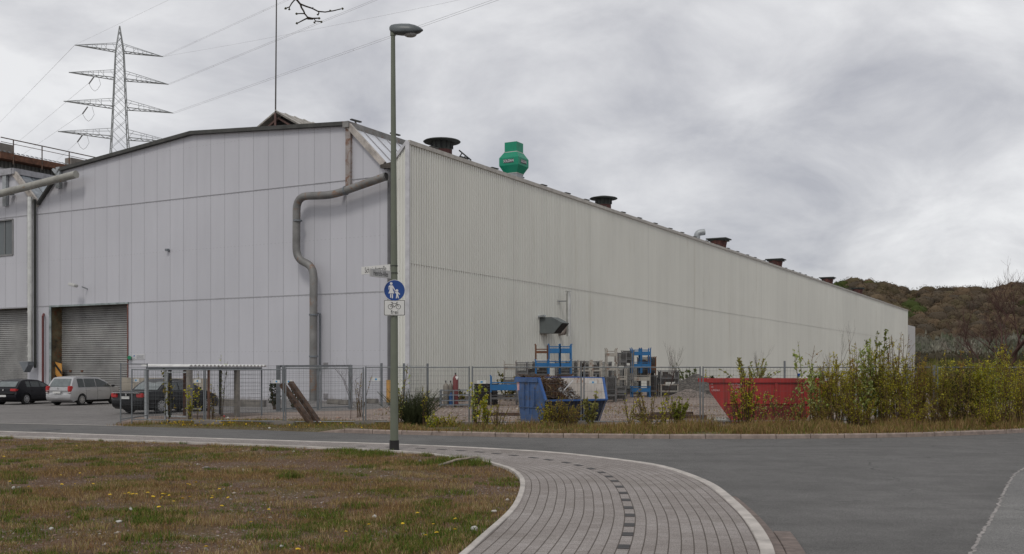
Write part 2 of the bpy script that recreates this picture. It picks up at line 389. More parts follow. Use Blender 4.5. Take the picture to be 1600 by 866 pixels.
    def build(s, name, m, parent=None, smooth=None, local=False, recalc=True, **tg):
        vs = s.v
        if parent is not None and not local:
            inv = rootm(parent).inverted(); vs = [inv @ v for v in vs]
        me = bpy.data.meshes.new(name); me.from_pydata([tuple(v) for v in vs], [], s.f)
        if s.uv is not None:
            l = me.uv_layers.new(name='UVMap')
            for lp in me.loops: l.data[lp.index].uv = s.uv[lp.vertex_index]
        if recalc:
            bm = bmesh.new(); bm.from_mesh(me); bmesh.ops.recalc_face_normals(bm, faces=bm.faces); bm.to_mesh(me); bm.free()
        me.materials.append(m)
        if smooth is not None:
            me.polygons.foreach_set('use_smooth', [True] * len(me.polygons)); me.set_sharp_from_angle(angle=R(smooth))
        o = bpy.data.objects.new(name, me); COL.objects.link(o)
        if parent is not None: o.parent = parent
        return tag(o, **tg)
def each(mb, name, m, parent=None, **k):
    par = list(range(len(mb.v)))
    def find(a):
        while par[a] != a: par[a] = par[par[a]]; a = par[a]
        return a
    for f in mb.f:
        for q in f[1:]: par[find(q)] = find(f[0])
    gr = {}
    for f in mb.f: gr.setdefault(find(f[0]), []).append(f)
    out = []
    for fs in gr.values():
        ids = sorted({i for f in fs for i in f}); mp_ = {a: i for i, a in enumerate(ids)}
        q = MB(); q.v = [mb.v[i] for i in ids]; q.f = [tuple(mp_[i] for i in f) for f in fs]; out.append(q.build(name, m, parent, **k))
    return out
def place(o, loc):                            # give a single mesh thing an origin at its base
    loc = Vector(loc); o.data.transform(Matrix.Translation(-loc)); o.location = loc; return o
def soup(name, verts, faces, cols, m, parent=None, smooth=False):
    """fast mesh from arrays; faces (n,k); cols per vertex"""
    me = bpy.data.meshes.new(name); nv, nf, k = len(verts), len(faces), faces.shape[1]
    if parent is not None:
        inv = np.array(rootm(parent).inverted()); verts = verts @ inv[:3, :3].T + inv[:3, 3]
    me.vertices.add(nv); me.vertices.foreach_set('co', verts.astype(np.float32).ravel())
    me.loops.add(nf * k); me.loops.foreach_set('vertex_index', faces.astype(np.int32).ravel())
    me.polygons.add(nf); me.polygons.foreach_set('loop_start', np.arange(0, nf * k, k, dtype=np.int32)); me.polygons.foreach_set('loop_total', np.full(nf, k, dtype=np.int32))
    if cols is not None:
        ca = me.color_attributes.new('Col', 'FLOAT_COLOR', 'POINT')
        ca.data.foreach_set('color', np.c_[cols, np.ones(nv)].astype(np.float32).ravel())
    me.update(calc_edges=True)
    if smooth: me.polygons.foreach_set('use_smooth', [True] * nf)
    me.materials.append(m)
    o = bpy.data.objects.new(name, me); COL.objects.link(o)
    if parent is not None: o.parent = parent
    return o
def text_mb(txt, size, origin, xdir, ydir, mb=None, align='CENTER', squeeze=1.0):
    cu = bpy.data.curves.new('t', 'FONT'); cu.body = txt; cu.size = size; cu.align_x = align; cu.align_y = 'CENTER'; cu.extrude = 0.0008
    ob = bpy.data.objects.new('t', cu); COL.objects.link(ob)
    dg = bpy.context.evaluated_depsgraph_get(); dg.update()
    me = bpy.data.meshes.new_from_object(ob.evaluated_get(dg))
    mb = mb or MB(); o = Vector(origin); x = Vector(xdir).normalized(); y = Vector(ydir).normalized(); z = x.cross(y)
    mb.add([o + x * v.co.x * squeeze + y * v.co.y + z * (v.co.z + 0.0008) for v in me.vertices], [tuple(p.vertices) for p in me.polygons])
    bpy.data.objects.remove(ob); bpy.data.meshes.remove(me)
    return mb
def smooth_line(pts, step=0.25, sig=0.0):
    pts = [Vector(p) for p in pts]; out = []
    Pn = [pts[0] * 2 - pts[1]] + pts + [pts[-1] * 2 - pts[-2]]
    for i in range(1, len(Pn) - 2):
        p0, p1, p2, p3 = Pn[i - 1:i + 3]; n = max(2, int((p2 - p1).length / step))
        for k in range(n):
            t = k / n
            out.append(0.5 * ((2 * p1) + (p2 - p0) * t + (2 * p0 - 5 * p1 + 4 * p2 - p3) * t * t + (3 * p1 - p0 - 3 * p2 + p3) * t ** 3))
    out.append(pts[-1])
    a = np.array([tuple(v) for v in out])
    d = np.r_[0, np.cumsum(np.linalg.norm(np.diff(a, axis=0), axis=1))]
    q = np.arange(0, d[-1], step); a = np.stack([np.interp(q, d, a[:, i]) for i in range(3)], 1)
    if sig > 0:
        w = int(sig * 3 / step); k = np.exp(-0.5 * (np.arange(-w, w + 1) * step / sig) ** 2); k /= k.sum()
        pad = np.r_[a[:1] + (a[:1] - a[w:0:-1]), a, a[-1:] + (a[-1:] - a[-2:-w - 2:-1])]
        a = np.stack([np.convolve(pad[:, i], k, 'valid') for i in range(3)], 1)
    return a
def normals2(a):
    t = np.gradient(a[:, :2], axis=0); t /= np.linalg.norm(t, axis=1)[:, None]
    return t, np.stack([-t[:, 1], t[:, 0]], 1)

# ------------------------------------------------------------------ ground, road, path
g = MB(); g.poly([(-1500, -200, -0.002), (1500, -200, -0.002), (1500, 2600, -0.002), (-1500, 2600, -0.002)])
g.build('ground', YARDM, kind='structure')
ZP = 0.07
far = [(-900, 641), (-500, 649.5), (-200, 657), (0, 661.8), (100, 664), (175, 665.6), (200, 666.8), (300, 669.3), (400, 672), (490, 675.5), (600, 678.7), (690, 681), (769, 683.3), (900, 685), (1000, 686), (1150, 686.3), (1300, 685.6), (1380, 684.6), (1450, 682.8), (1530, 680), (1600, 676.6), (1720, 668), (1900, 655)]
farw = smooth_line([gnd(*q) for q in far], 0.5, 1.2)
rd = MB()
n = len(farw)
rd.v = [Vector((p[0], p[1], 0.004)) for p in farw] + [Vector((p[0] * 1.0, -60, 0.004)) for p in farw]
rd.f = [(i, i + 1, i + 1 + n, i + n) for i in range(n - 1)]
rd.build('road', ROADM, kind='structure')
# older asphalt beyond the seam on the right
sl_ = [(1660, 700), (1598, 733), (1581, 748), (1566, 776), (1555, 800.6), (1540, 825), (1525, 851), (1510, 885), (1480, 960)]
sw = smooth_line([gnd(x, y, 0.008) for x, y in sl_], 0.08)
sw[:, 0] += np.array([0.05 * noise.noise(Vector((i * 0.35, 0, 0))) + 0.03 * noise.noise(Vector((i * 1.3, 5, 0))) for i in range(len(sw))])
pm = MB(); n = len(sw)
pm.v = [Vector((p[0], p[1], 0.008)) for p in sw] + [Vector((p[0] + 30, p[1], 0.008)) for p in sw]
pm.f = [(i, i + 1, i + 1 + n, i + n) for i in range(n - 1)]
pm.build('asphalt_patch', PATCHM, kind='structure')
cm = MB(); wl = [0.022 + 0.03 * abs(noise.noise(Vector((i * 0.5, 9, 0)))) for i in range(n)]
cm.v = [Vector((p[0] - wl[i], p[1], 0.012)) for i, p in enumerate(sw)] + [Vector((p[0] + wl[i] * 0.8, p[1], 0.012)) for i, p in enumerate(sw)]
cm.f = pm.f
cm.build('asphalt_seam', mat('seam_filler', (0.29, 0.27, 0.255), 0.9, 0.3, 6), kind='structure')
# parking lot
lot = [(-900, 641), (-500, 649.5), (-200, 657), (0, 661.8), (100, 664), (176, 665.4), (184, 660), (215, 652), (300, 646.5), (430, 644.5), (560, 641), (640, 634)]
lp = [gnd(x, y, 0.006) for x, y in lot] + [P(-2, -0.05, 0.006), P(80, -0.05, 0.006), P(80, -14, 0.006)]
MB().poly(lp).build('parking_lot', LOTM, kind='structure')
mc_ = gnd(73, 671.8); b = MB(); b.lathe(mc_, [(0.42, 0.005), (0.42, 0.014), (0.36, 0.016), (0.35, 0.012), (0.05, 0.012)], 24)
o_ = b.build('manhole_cover', mat('iron', (0.07, 0.07, 0.07), 0.7, 0.2, 4)); place(o_, mc_); tag(o_, 'round manhole cover in the asphalt road near the left edge', 'manhole cover')
# flush concrete edging between lot and road
ed = smooth_line([gnd(x, y) for x, y in far[:7]], 0.5)
t_, nn = normals2(ed); em = MB(); n = len(ed)
em.v = [Vector((p[0] + a * q[0], p[1] + a * q[1], 0.012)) for a in (-0.06, 0.10) for p, q in zip(ed, nn)]
em.f = [(i, i + 1, i + 1 + n, i + n) for i in range(n - 1)]
em.build('edging_strip', CONC, kind='structure')
# far kerb: separate kerbstones
t_, nn = normals2(farw)
kb = MB(); i0 = int(np.argmin(np.abs(farw[:, 0] - gnd(490, 675.5).x)))
kc = smooth_line([Vector((p[0], p[1], 0)) for p in farw[i0:]], 1.0)
kt, kn = normals2(kc)
for i in range(len(kc) - 1):
    a, b = Vector(kc[i]), Vector(kc[i + 1]); d = (b - a).normalized(); a += d * 0.010; b -= d * 0.010
    na, nb = Vector((*kn[i], 0)), Vector((*kn[i + 1], 0)); h = 0.13 + 0.004 * math.sin(i * 1.7)
    ha = 0.01 if i == 0 else h
    pr = lambda q, nv, hh: [q, q + Vector((0, 0, hh - 0.03 if hh > 0.04 else hh)), q + nv * 0.025 + Vector((0, 0, hh)), q + nv * 0.15 + Vector((0, 0, hh)), q + nv * 0.15]
    kb.add(pr(a, na, ha) + pr(b, nb, h), [(0, 1, 2, 3, 4), (9, 8, 7, 6, 5)] + [(j, j + 5, (j + 1) % 5 + 5, (j + 1) % 5) for j in range(5)])
kb.build('kerb', CONCP, kind='structure')
# verge behind the kerb
vg = MB(); rows = [0.06, 0.152, 0.9, 2.2, 4.0, 5.5, 6.6]; hs = [0.0, 0.115, 0.14, 0.13, 0.09, 0.045, -0.01]; n = len(farw)
iv = int(np.argmin(np.abs(farw[:, 0] - gnd(184, 665.9).x)))
VR = range(iv, n)
for r_, h_ in zip(rows, hs):
    for i in VR:
        p = farw[i]; q = nn[i]
        hh = h_ * min(1, max(0.0, (i - iv) / max(1, (i0 - iv)) * 0.85 + 0.15))
        if h_ <= 0: hh = -0.01
        elif r_ > 0.2: hh += 0.02 * noise.noise(Vector((p[0] * 0.8, r_, 0)))
        off = r_ if i > iv + 2 else r_ * 0.5
        vg.v.append(Vector((p[0] + q[0] * off, p[1] + q[1] * off, hh)))
m_ = len(VR)
vg.f = [(r * m_ + i, r * m_ + i + 1, (r + 1) * m_ + i + 1, (r + 1) * m_ + i) for r in range(len(rows) - 1) for i in range(m_ - 1)]
vg.build('verge', VERGEM, smooth=60, kind='structure')
def verge_point(px, d):
    X = gnd(px, 684).x; i = int(np.argmin(np.abs(farw[:, 0] / farw[:, 1] - (px - 800) / F)))
    p = farw[i] + np.r_[nn[i] * d, 0]; return Vector((p[0], p[1], np.interp(d, rows, hs)))

# paved path
O_ = [(-700, 652), (-300, 664.5), (0, 674), (100, 677.2), (200, 680.5), (300, 683.8), (400, 687), (500, 690.2), (600, 693.3), (712, 698), (800, 702.5), (860, 706.3), (907.5, 710.7), (974, 718.5), (1026, 725.8), (1062, 735), (1097.5, 748), (1126, 762.5), (1164, 794.5), (1190, 823), (1207, 851.5), (1211.5, 866), (1216, 900), (1214, 960), (1195, 1060), (1100, 1250)]
I_ = [(-700, 656.5), (-300, 671), (0, 682), (100, 685.3), (200, 688.7), (300, 692), (400, 695.6), (500, 699.8), (600, 704.3), (664, 709), (694, 713), (750, 720.3), (783, 728.8), (800, 736), (811, 747), (813, 758), (809, 774), (798, 794), (778, 814), (750, 838), (720, 865), (670, 903), (590, 960), (440, 1060), (150, 1250)]
C_ = [(-700, 654), (-300, 667.5), (0, 678), (200, 684.5), (400, 691.2), (500, 695), (600, 698.6), (659, 701), (690, 702.4), (719, 704.3), (748, 706.4), (775, 709), (803.5, 712), (832, 715.2), (859, 719), (884.5, 722.9), (905, 727.6), (925, 732.8), (941, 738.7), (952, 745), (961, 752), (968, 760.5), (974, 770), (978, 781), (982, 793), (984.5, 806), (983.5, 820), (980.7, 835.6), (975, 854), (962, 884), (938, 925), (890, 1000), (760, 1160)]
Ow = smooth_line([gnd(x, y, ZP) for x, y in O_], 0.1, 0.25)
Iw = smooth_line([gnd(x, y, ZP) for x, y in I_], 0.1, 0.18)
Cw = smooth_line([gnd(x, y, ZP) for x, y in C_], 0.12, 0.25)
ct, cn = normals2(Cw)
def hit(p, d, line):
    """distance along d from p to polyline"""
    a = line[:-1, :2]; b = line[1:, :2]; e_ = b - a; w = a - p
    den = d[0] * e_[:, 1] - d[1] * e_[:, 0]; den = np.where(np.abs(den) < 1e-9, 1e-9, den)
    k = (w[:, 0] * e_[:, 1] - w[:, 1] * e_[:, 0]) / den; u = (w[:, 0] * d[1] - w[:, 1] * d[0]) / den
    ok = (u >= -0.001) & (u <= 1.001) & (k > 0) & (k < 5)
    return k[ok].min() if ok.any() else None
pv = MB(); pv.uv = []; arc = np.r_[0, np.cumsum(np.linalg.norm(np.diff(Cw[:, :2], axis=0), axis=1))]
last = (1.5, 1.5); NV = 8; cnt = 0
for i in range(len(Cw)):
    p = Cw[i, :2]; L = hit(p, cn[i], Ow); Rr = hit(p, -cn[i], Iw)
    L = last[0] if L is None else L; Rr = last[1] if Rr is None else Rr; last = (L, Rr)
    for j in range(NV + 1):
        v = -Rr + 0.06 + (L - 0.1 + Rr - 0.06) * j / NV
        q = p + cn[i] * v; pv.v.append(Vector((q[0], q[1], ZP))); pv.uv.append((arc[i], v))
    cnt += 1
pv.f = [(i * (NV + 1) + j, (i + 1) * (NV + 1) + j, (i + 1) * (NV + 1) + j + 1, i * (NV + 1) + j + 1) for i in range(cnt - 1) for j in range(NV)]
pv.build('footpath', PAVM, kind='structure', recalc=False)
bk = MB()
for k in range(7, 29):
    w = gnd(*C_[k], ZP); i = int(np.argmin(np.linalg.norm(Cw[:, :2] - np.array(w[:2]), axis=1)))
    tt = Vector((*ct[i], 0)); n_ = Vector((*cn[i], 0)); c = Vector((Cw[i, 0], Cw[i, 1], ZP + 0.002))
    bk.frame_box(c - tt * 0.125 - n_ * 0.062, tt * 0.25, n_ * 0.124, (0, 0, 0.004))
for k in range(0, 2):
    i = int(np.argmin(np.abs(arc - (arc[int(np.argmin(np.linalg.norm(Cw[:, :2] - np.array(gnd(*C_[7], ZP)[:2]), axis=1)))] - 0.82 * (k + 1)))))
    tt = Vector((*ct[i], 0)); n_ = Vector((*cn[i], 0)); c = Vector((Cw[i, 0], Cw[i, 1], ZP + 0.002))
    bk.frame_box(c - tt * 0.125 - n_ * 0.062, tt * 0.25, n_ * 0.124, (0, 0, 0.004))
bk.build('black_paver_row', mat('black_paver', (0.045, 0.042, 0.042), 0.8, 0.2, 8, bmp=0.002, bscale=90), kind='structure')
def edging(name, line, side, w, top, blocklen, m, i0=0, i1=None, bottom=-0.0, gap=0.006):
    t2, n2 = normals2(line); st = max(1, int(round(blocklen / 0.1))); mb = MB()
    idx = list(range(i0, (i1 or len(line)) - st, st))
    for i in idx:
        j = i + st
        sub = [i, (i + j) // 2, j] if st > 3 else [i, j]
        ring = []
        for q, k in enumerate(sub):
            p = Vector((line[k, 0], line[k, 1], 0)); n_ = Vector((*n2[k], 0)) * side; tt = Vector((*t2[k], 0))
            if q == 0: p += tt * gap / 2
            if q == len(sub) - 1: p -= tt * gap / 2
            ring.append([p + Vector((0, 0, bottom)), p + Vector((0, 0, top - 0.008)), p + n_ * 0.008 + Vector((0, 0, top)), p + n_ * (w - 0.008) + Vector((0, 0, top)), p + n_ * w + Vector((0, 0, top - 0.008)), p + n_ * w + Vector((0, 0, bottom))])
        nb = len(ring); vs = sum(ring, []); fs = [(0, 1, 2, 3, 4, 5), tuple(range((nb - 1) * 6 + 5, (nb - 1) * 6 - 1, -1))]
        for a in range(nb - 1): fs += [(a * 6 + c, a * 6 + (c + 1) % 6, (a + 1) * 6 + (c + 1) % 6, (a + 1) * 6 + c) for c in range(6)]
        mb.add(vs, fs)
    return mb.build(name, m, kind='structure')
edging('path_kerb', Ow, -1, 0.15, ZP + 0.012, 0.5, WHITEK)
edging('path_edging', Iw, 1, 0.085, ZP + 0.02, 1.0, WHITEK, gap=0.004)
# gutter rows of brown pavers at the lower right
ig = int(np.argmin(np.linalg.norm(Ow[:, :2] - np.array(gnd(1139, 771, ZP)[:2]), axis=1)))
ig2 = int(np.argmin(np.linalg.norm(Ow[:, :2] - np.array(gnd(1197, 833, ZP)[:2]), axis=1)))
BRK = mat('brown_paver', (0.16, 0.125, 0.108), 0.85, 0.25, 6, bmp=0.003, bscale=80)
edging('gutter_row', Ow, 1, 0.125, 0.030, 0.3, BRK, ig, None)
t2, n2 = normals2(Ow); Ow2 = Ow.copy(); Ow2[:, :2] += n2 * 0.13
edging('gutter_apron', Ow2, 1, 0.20, 0.035, 0.2, BRK, ig2 - 4, None)

# meadow left of the path
from mathutils.geometry import tessellate_polygon
def in_poly(x, y, poly):
    px, py = poly[:, 0], poly[:, 1]; qx, qy = np.roll(px, -1), np.roll(py, -1); ins = np.zeros(len(x), bool)
    for a, b, c, d in zip(px, py, qx, qy):
        cnd = ((b > y) != (d > y)); xx = (c - a) * (y - b) / ((d - b) if d != b else 1e-9) + a
        ins ^= cnd & (x < xx)
    return ins
MP = np.r_[Iw[:, :2], [[-40, Iw[-1, 1]], [-60, 20], [-60, Iw[0, 1]]]]
def mead_h(x, y):
    return 0.022 + 0.03 * (noise.noise(Vector((x * 0.35, y * 0.35, 0))) + 0.5) + 0.012 * noise.noise(Vector((x * 1.6, y * 1.6, 3)))
xs = np.arange(-34, 2.0, 0.25); ys = np.arange(1.5, 37, 0.25)
gx, gy = np.meshgrid(xs, ys); ins = in_poly(gx.ravel(), gy.ravel(), MP).reshape(gx.shape)
md = MB(); idm = {}
cent = in_poly((gx[:-1, :-1] + 0.125).ravel(), (gy[:-1, :-1] + 0.125).ravel(), MP).reshape(gx[:-1, :-1].shape)
for j in range(len(ys) - 1):
    for i in range(len(xs) - 1):
        if not (cent[j, i] or ins[j, i] or ins[j + 1, i] or ins[j, i + 1] or ins[j + 1, i + 1]): continue
        q = []
        for a, b in ((j, i), (j, i + 1), (j + 1, i + 1), (j + 1, i)):
            if (a, b) not in idm:
                idm[(a, b)] = len(md.v); x, y = xs[b], ys[a]
                if not ins[a, b]:
                    dd = np.hypot(Iw[:, 0] - x, Iw[:, 1] - y); k = int(dd.argmin())
                    if dd[k] < 0.5: x, y = Iw[k, 0], Iw[k, 1]
                md.v.append(Vector((x, y, mead_h(x, y))))
            q.append(idm[(a, b)])
        md.f.append(tuple(q))
md.build('meadow', MEADM, smooth=80, kind='structure')

def blades(name, X, Y, Z, hgt, wid, cols, m, lean=0.5, label='', cat='grass'):
    n = len(X); a = rng.uniform(0, 2 * math.pi, n); la = rng.uniform(0, 2 * math.pi, n); ln = rng.uniform(0.1, 1.0, n) * lean
    dx, dy = np.cos(a) * wid / 2, np.sin(a) * wid / 2
    b0 = np.c_[X - dx, Y - dy, Z]; b1 = np.c_[X + dx, Y + dy, Z]
    mx_ = X + np.cos(la) * ln * hgt * 0.4; my = Y + np.sin(la) * ln * hgt * 0.4; mz = Z + hgt * 0.6
    m0 = np.c_[mx_ - dx * 0.7, my - dy * 0.7, mz]; m1 = np.c_[mx_ + dx * 0.7, my + dy * 0.7, mz]
    tp = np.c_[X + np.cos(la) * ln * hgt, Y + np.sin(la) * ln * hgt, Z + hgt * (1 - 0.4 * ln)]
    V = np.stack([b0, b1, m1, m0, tp], 1).reshape(-1, 3); base = np.arange(n)[:, None] * 5
    Fq = np.concatenate([np.c_[base, base + 1, base + 2], np.c_[base, base + 2, base + 3], np.c_[base + 3, base + 2, base + 4]], 0)
    o = soup(name, V, Fq, np.repeat(cols, 5, 0), m)
    return tag(o, label, cat, kind='stuff')
GRM = vcmat('grass_blades', 0.85, 0.3, 0.04)
def pick(pal, n, jit=0.18):
    pal = np.array(pal); c = pal[rng.integers(0, len(pal), n)]
    return np.clip(c * (1 + rng.normal(0, jit, (n, 1))), 0.005, 1)
DRY = [(0.31, 0.205, 0.095), (0.24, 0.145, 0.07), (0.35, 0.25, 0.125), (0.18, 0.105, 0.055), (0.24, 0.175, 0.06)]
OLV = [(0.19, 0.17, 0.045), (0.15, 0.155, 0.035), (0.22, 0.185, 0.06)]
GRN = [(0.085, 0.135, 0.025), (0.115, 0.165, 0.032), (0.075, 0.11, 0.022), (0.15, 0.19, 0.04)]
# clumps of green: pixel, radius m, blade height, strength
clumps = [(452, 748, .22, .17, 1), (720, 724, .75, .20, .9), (560, 712, .6, .16, .8), (590, 709, .5, .15, .8), (215, 800, .5, .08, .5), (690, 836, .8, .13, .6), (640, 850, .9, .10, .6), (720, 815, .6, .12, .5),
          (230, 815, .5, .1, .7), (180, 706, .5, .1, .6), (50, 703, .5, .1, .5), (265, 703, 1.0, .09, .5), (300, 714, 1.2, .08, .4), (480, 820, .9, .06, .4), (550, 818, .7, .07, .4), (240, 800, .45, .08, .6), (15, 742, .5, .07, .5), (170, 760, .5, .06, .4),
          (60, 820, .6, .06, .4), (20, 838, .6, .07, .5), (540, 743, .4, .07, .4), (600, 765, .5, .07, .3), (680, 790, .5, .10, .5), (400, 795, .8, .05, .3), (530, 705, .5, .12, .5), (610, 815, .3, .06, .6), (640, 705, .3, .1, .6)]
def scatter_meadow(n):
    # more blades close to the camera
    out = []
    Yv = 9.5 + (35 - 9.5) * rng.uniform(0, 1, n) ** 1.25; Xv = rng.uniform(-0.53, 0.06, n) * Yv
    k = in_poly(Xv, Yv, MP); return Xv[k], Yv[k]
X, Y = scatter_meadow(330000)
nzv = np.array([noise.noise(Vector((x * 0.45, y * 0.45, 1))) + 0.6 * noise.noise(Vector((x * 1.5, y * 1.5, 7))) for x, y in zip(X, Y)])
near_e = np.array([np.min(np.hypot(Iw[::8, 0] - x, Iw[::8, 1] - y)) for x, y in zip(X, Y)])
keep = rng.uniform(0, 1, len(X)) < np.clip(0.5 + 1.7 * nzv, 0.07, 1.0) * np.clip(0.2 + near_e / 2.0, 0, 1)
X, Y, nzv = X[keep], Y[keep], nzv[keep]
n = len(X); hg = rng.uniform(0.02, 0.075, n) * (1 + 0.5 * np.clip(nzv, -0.6, 1)); wd = rng.uniform(0.004, 0.009, n) * (Y / 14) ** 0.6
cols = pick(DRY, n)
gn = np.array([noise.noise(Vector((x * 0.8 + 40, y * 0.8, 1))) + 0.7 * noise.noise(Vector((x * 2.2 + 40, y * 2.2, 1))) for x, y in zip(X, Y)])
pg = np.clip(gn * 1.5 + 0.13, 0, 0.8); isg = rng.uniform(0, 1, n) < pg; c2 = pick(OLV + GRN[:1], n); cols[isg] = c2[isg]
blades('dry_grass', X, Y, np.array([mead_h(x, y) for x, y in zip(X, Y)]) - 0.004, hg, wd, cols, GRM, 1.0, 'short dry brown meadow grass with moss beside the curved path')
bx = []; st_ = []
for px, py, r, h, st in clumps:
    c = gnd(px, py, 0.05); k = int(5200 * r * r * st) + 500
    rr = r * np.sqrt(rng.uniform(0, 1, k)) * rng.uniform(0.5, 1.15, k); aa = rng.uniform(0, 6.283, k)
    x = c.x + rr * np.cos(aa) * 1.25; y = c.y + rr * np.sin(aa) * 1.1; kk = np.array([noise.noise(Vector((a_ * 3.2, b_ * 3.2, 2))) for a_, b_ in zip(x, y)]) + 0.25 > rng.uniform(-0.1, 0.45, k); x, y, rr = x[kk], y[kk], rr[kk]; k = len(x)
    bx.append(np.c_[x, y, h * rng.uniform(0.35, 1.1, k) * np.clip(1.15 - (rr / r) ** 2 * 0.6, 0.3, 1)])
for _ in range(420):
    Yc = 10 + 22 * rng.uniform() ** 1.3; Xc = rng.uniform(-0.52, 0.04) * Yc; r = rng.uniform(.06, .28); k = int(60 + 900 * r * r * 4); rr = r * np.sqrt(rng.uniform(0, 1, k)); aa = rng.uniform(0, 6.283, k)
    (bx if rng.uniform() < 0.45 else st_).append(np.c_[Xc + rr * np.cos(aa) * 1.4, Yc + rr * np.sin(aa), rng.uniform(.04, .12) * rng.uniform(0.4, 1.1, k)])
st_ = np.concatenate(st_); k = in_poly(st_[:, 0], st_[:, 1], MP); st_ = st_[k]; n = len(st_)
blades('straw_tufts', st_[:, 0], st_[:, 1], np.array([mead_h(x, y) for x, y in st_[:, :2]]) - 0.004, st_[:, 2] * 1.15, rng.uniform(0.004, 0.009, n), pick([(0.42, 0.32, 0.18), (0.34, 0.25, 0.14), (0.25, 0.14, 0.08), (0.30, 0.25, 0.09)], n, 0.2), GRM, 0.95, 'pale straw coloured grass tufts in the meadow')
bx = np.concatenate(bx); k = in_poly(bx[:, 0], bx[:, 1], MP); bx = bx[k]; n = len(bx)
gc = pick(GRN, n, 0.25); dry = rng.uniform(0, 1, n) < 0.22; gc[dry] = pick(DRY + OLV, n)[dry]
blades('grass', bx[:, 0], bx[:, 1], np.array([mead_h(x, y) for x, y in bx[:, :2]]) - 0.004, bx[:, 2], rng.uniform(0.005, 0.011, n), gc, GRM, 0.8, 'fresh green grass growing in clumps across the dry meadow')

def stones(name, X, Y, Z, S, cols, label):
    n = len(X); ico = np.array([(0, 0, 1), (.9, 0, .1), (.28, .85, .15), (-.72, .52, .1), (-.72, -.52, .15), (.28, -.85, .1), (0, 0, -.4)], float)
    fi = np.array([(0, 1, 2), (0, 2, 3), (0, 3, 4), (0, 4, 5), (0, 5, 1), (6, 2, 1), (6, 3, 2), (6, 4, 3), (6, 5, 4), (6, 1, 5)])
    V = ico[None] * (1 + rng.uniform(-0.35, 0.35, (n, 7, 3))); V[:, :, 2] *= 0.6
    a = rng.uniform(0, 6.28, n); ca, sa = np.cos(a)[:, None], np.sin(a)[:, None]; st = rng.uniform(0.6, 1.6, n)[:, None]
    x = V[:, :, 0] * st; y = V[:, :, 1]
    V = np.stack([x * ca - y * sa, x * sa + y * ca, V[:, :, 2]], 2) * S[:, None, None] + np.stack([X, Y, Z], 1)[:, None]
    Fc = (fi[None] + np.arange(n)[:, None, None] * 7).reshape(-1, 3)
    o = soup(name, V.reshape(-1, 3), Fc, np.repeat(cols, 7, 0), vcmat('stones', 0.9, 0, 0.2)); return tag(o, label, 'gravel', kind='stuff')
X, Y = scatter_meadow(42000)
nz2 = np.array([noise.noise(Vector((x * 0.45, y * 0.45, 1))) for x, y in zip(X, Y)])
near_edge = np.array([np.min(np.hypot(Iw[::6, 0] - x, Iw[::6, 1] - y)) for x, y in zip(X, Y)])
k = rng.uniform(0, 1, len(X)) < np.clip(0.25 - nz2 * 1.3 + np.exp(-near_edge / 0.9) * 0.8, 0.05, 1); X, Y = X[k], Y[k]
S = 0.008 * rng.lognormal(0.1, 0.5, len(X))
stones('meadow_gravel', X, Y, np.array([mead_h(x, y) for x, y in zip(X, Y)]), S, pick([(0.24, 0.19, 0.165), (0.30, 0.25, 0.22), (0.17, 0.12, 0.10), (0.21, 0.145, 0.12), (0.36, 0.32, 0.29)], len(X)), 'small pale and brown gravel stones between the meadow grass')
# yard gravel and rubble
n = 16000; Yv = rng.uniform(36, 60, n); Xv = rng.uniform(-0.25, 0.32, n) * Yv
k = (Vector((0, 0, 0)).x + (Xv - C0.x) * NW.x + (Yv - C0.y) * NW.y) > 0.3
k &= np.array([noise.noise(Vector((x * 0.25, y * 0.4, 3))) for x, y in zip(Xv, Yv)]) > -0.2
k &= ~((Xv < -6.5) & (Yv > 42)); Xv, Yv = Xv[k], Yv[k]
stones('yard_rubble', Xv, Yv, np.full(len(Xv), 0.0), 0.022 * rng.lognormal(0, 0.55, len(Xv)), pick([(0.3, 0.25, 0.22), (0.38, 0.34, 0.3), (0.2, 0.16, 0.14), (0.25, 0.17, 0.13)], len(Xv)), 'loose gravel and rubble on the yard behind the fence')

# ------------------------------------------------------------------ the hall
hall = thing('factory_hall', 'long grey factory hall with ribbed side wall and flat panelled front', 'building', C0)
LEN = 197.6
T60 = tz(62, 320)[0]; ZA = 13.8; ZS1, ZS2 = 6.45, 13.15
d1a, d1b = tz(200, 550)[0], tz(80, 550)[0]           # right roller door, opening along the front
d2a = tz(43, 550)[0]
def uvband(name, quads, m, parent, **tg):
    """wall faces given as lists of (t, z) at s=0"""
    mb = MB(); mb.uv = []
    for q in quads:
        mb.add([P(t, 0, z) for t, z in q], [tuple(range(len(q)))]); mb.uv += [(t, z) for t, z in q]
    return mb.build(name, m, parent, recalc=False, **tg)
DTOP1 = tz(140, 477)[1]
rr_ = lambda t0, t1, z0, z1: [(t0, z0), (t1, z0), (t1, z1), (t0, z1)]
tR, zR = tz(302, 209.5); tL, zL = tz(98, 266); tG, zG = tz(545, 195); tV, zV = tz(603, 258)
TE = 1.12
TP = T60                                             # division between the hall and its left neighbour
wallq = [rr_(TE, d1a, 0, ZS1), rr_(d1a, d1b, DTOP1, ZS1), rr_(d1b, TP, 0, ZS1), rr_(TE, TP, ZS1, ZS2),
         [(TE, ZS2), (TP, ZS2), (TP, ZA), (tL, zL), (tR, zR), (tG, zG), (tV, zV), (TE, zV - 0.02)]]
uvband('front_wall', wallq, FACM, hall)
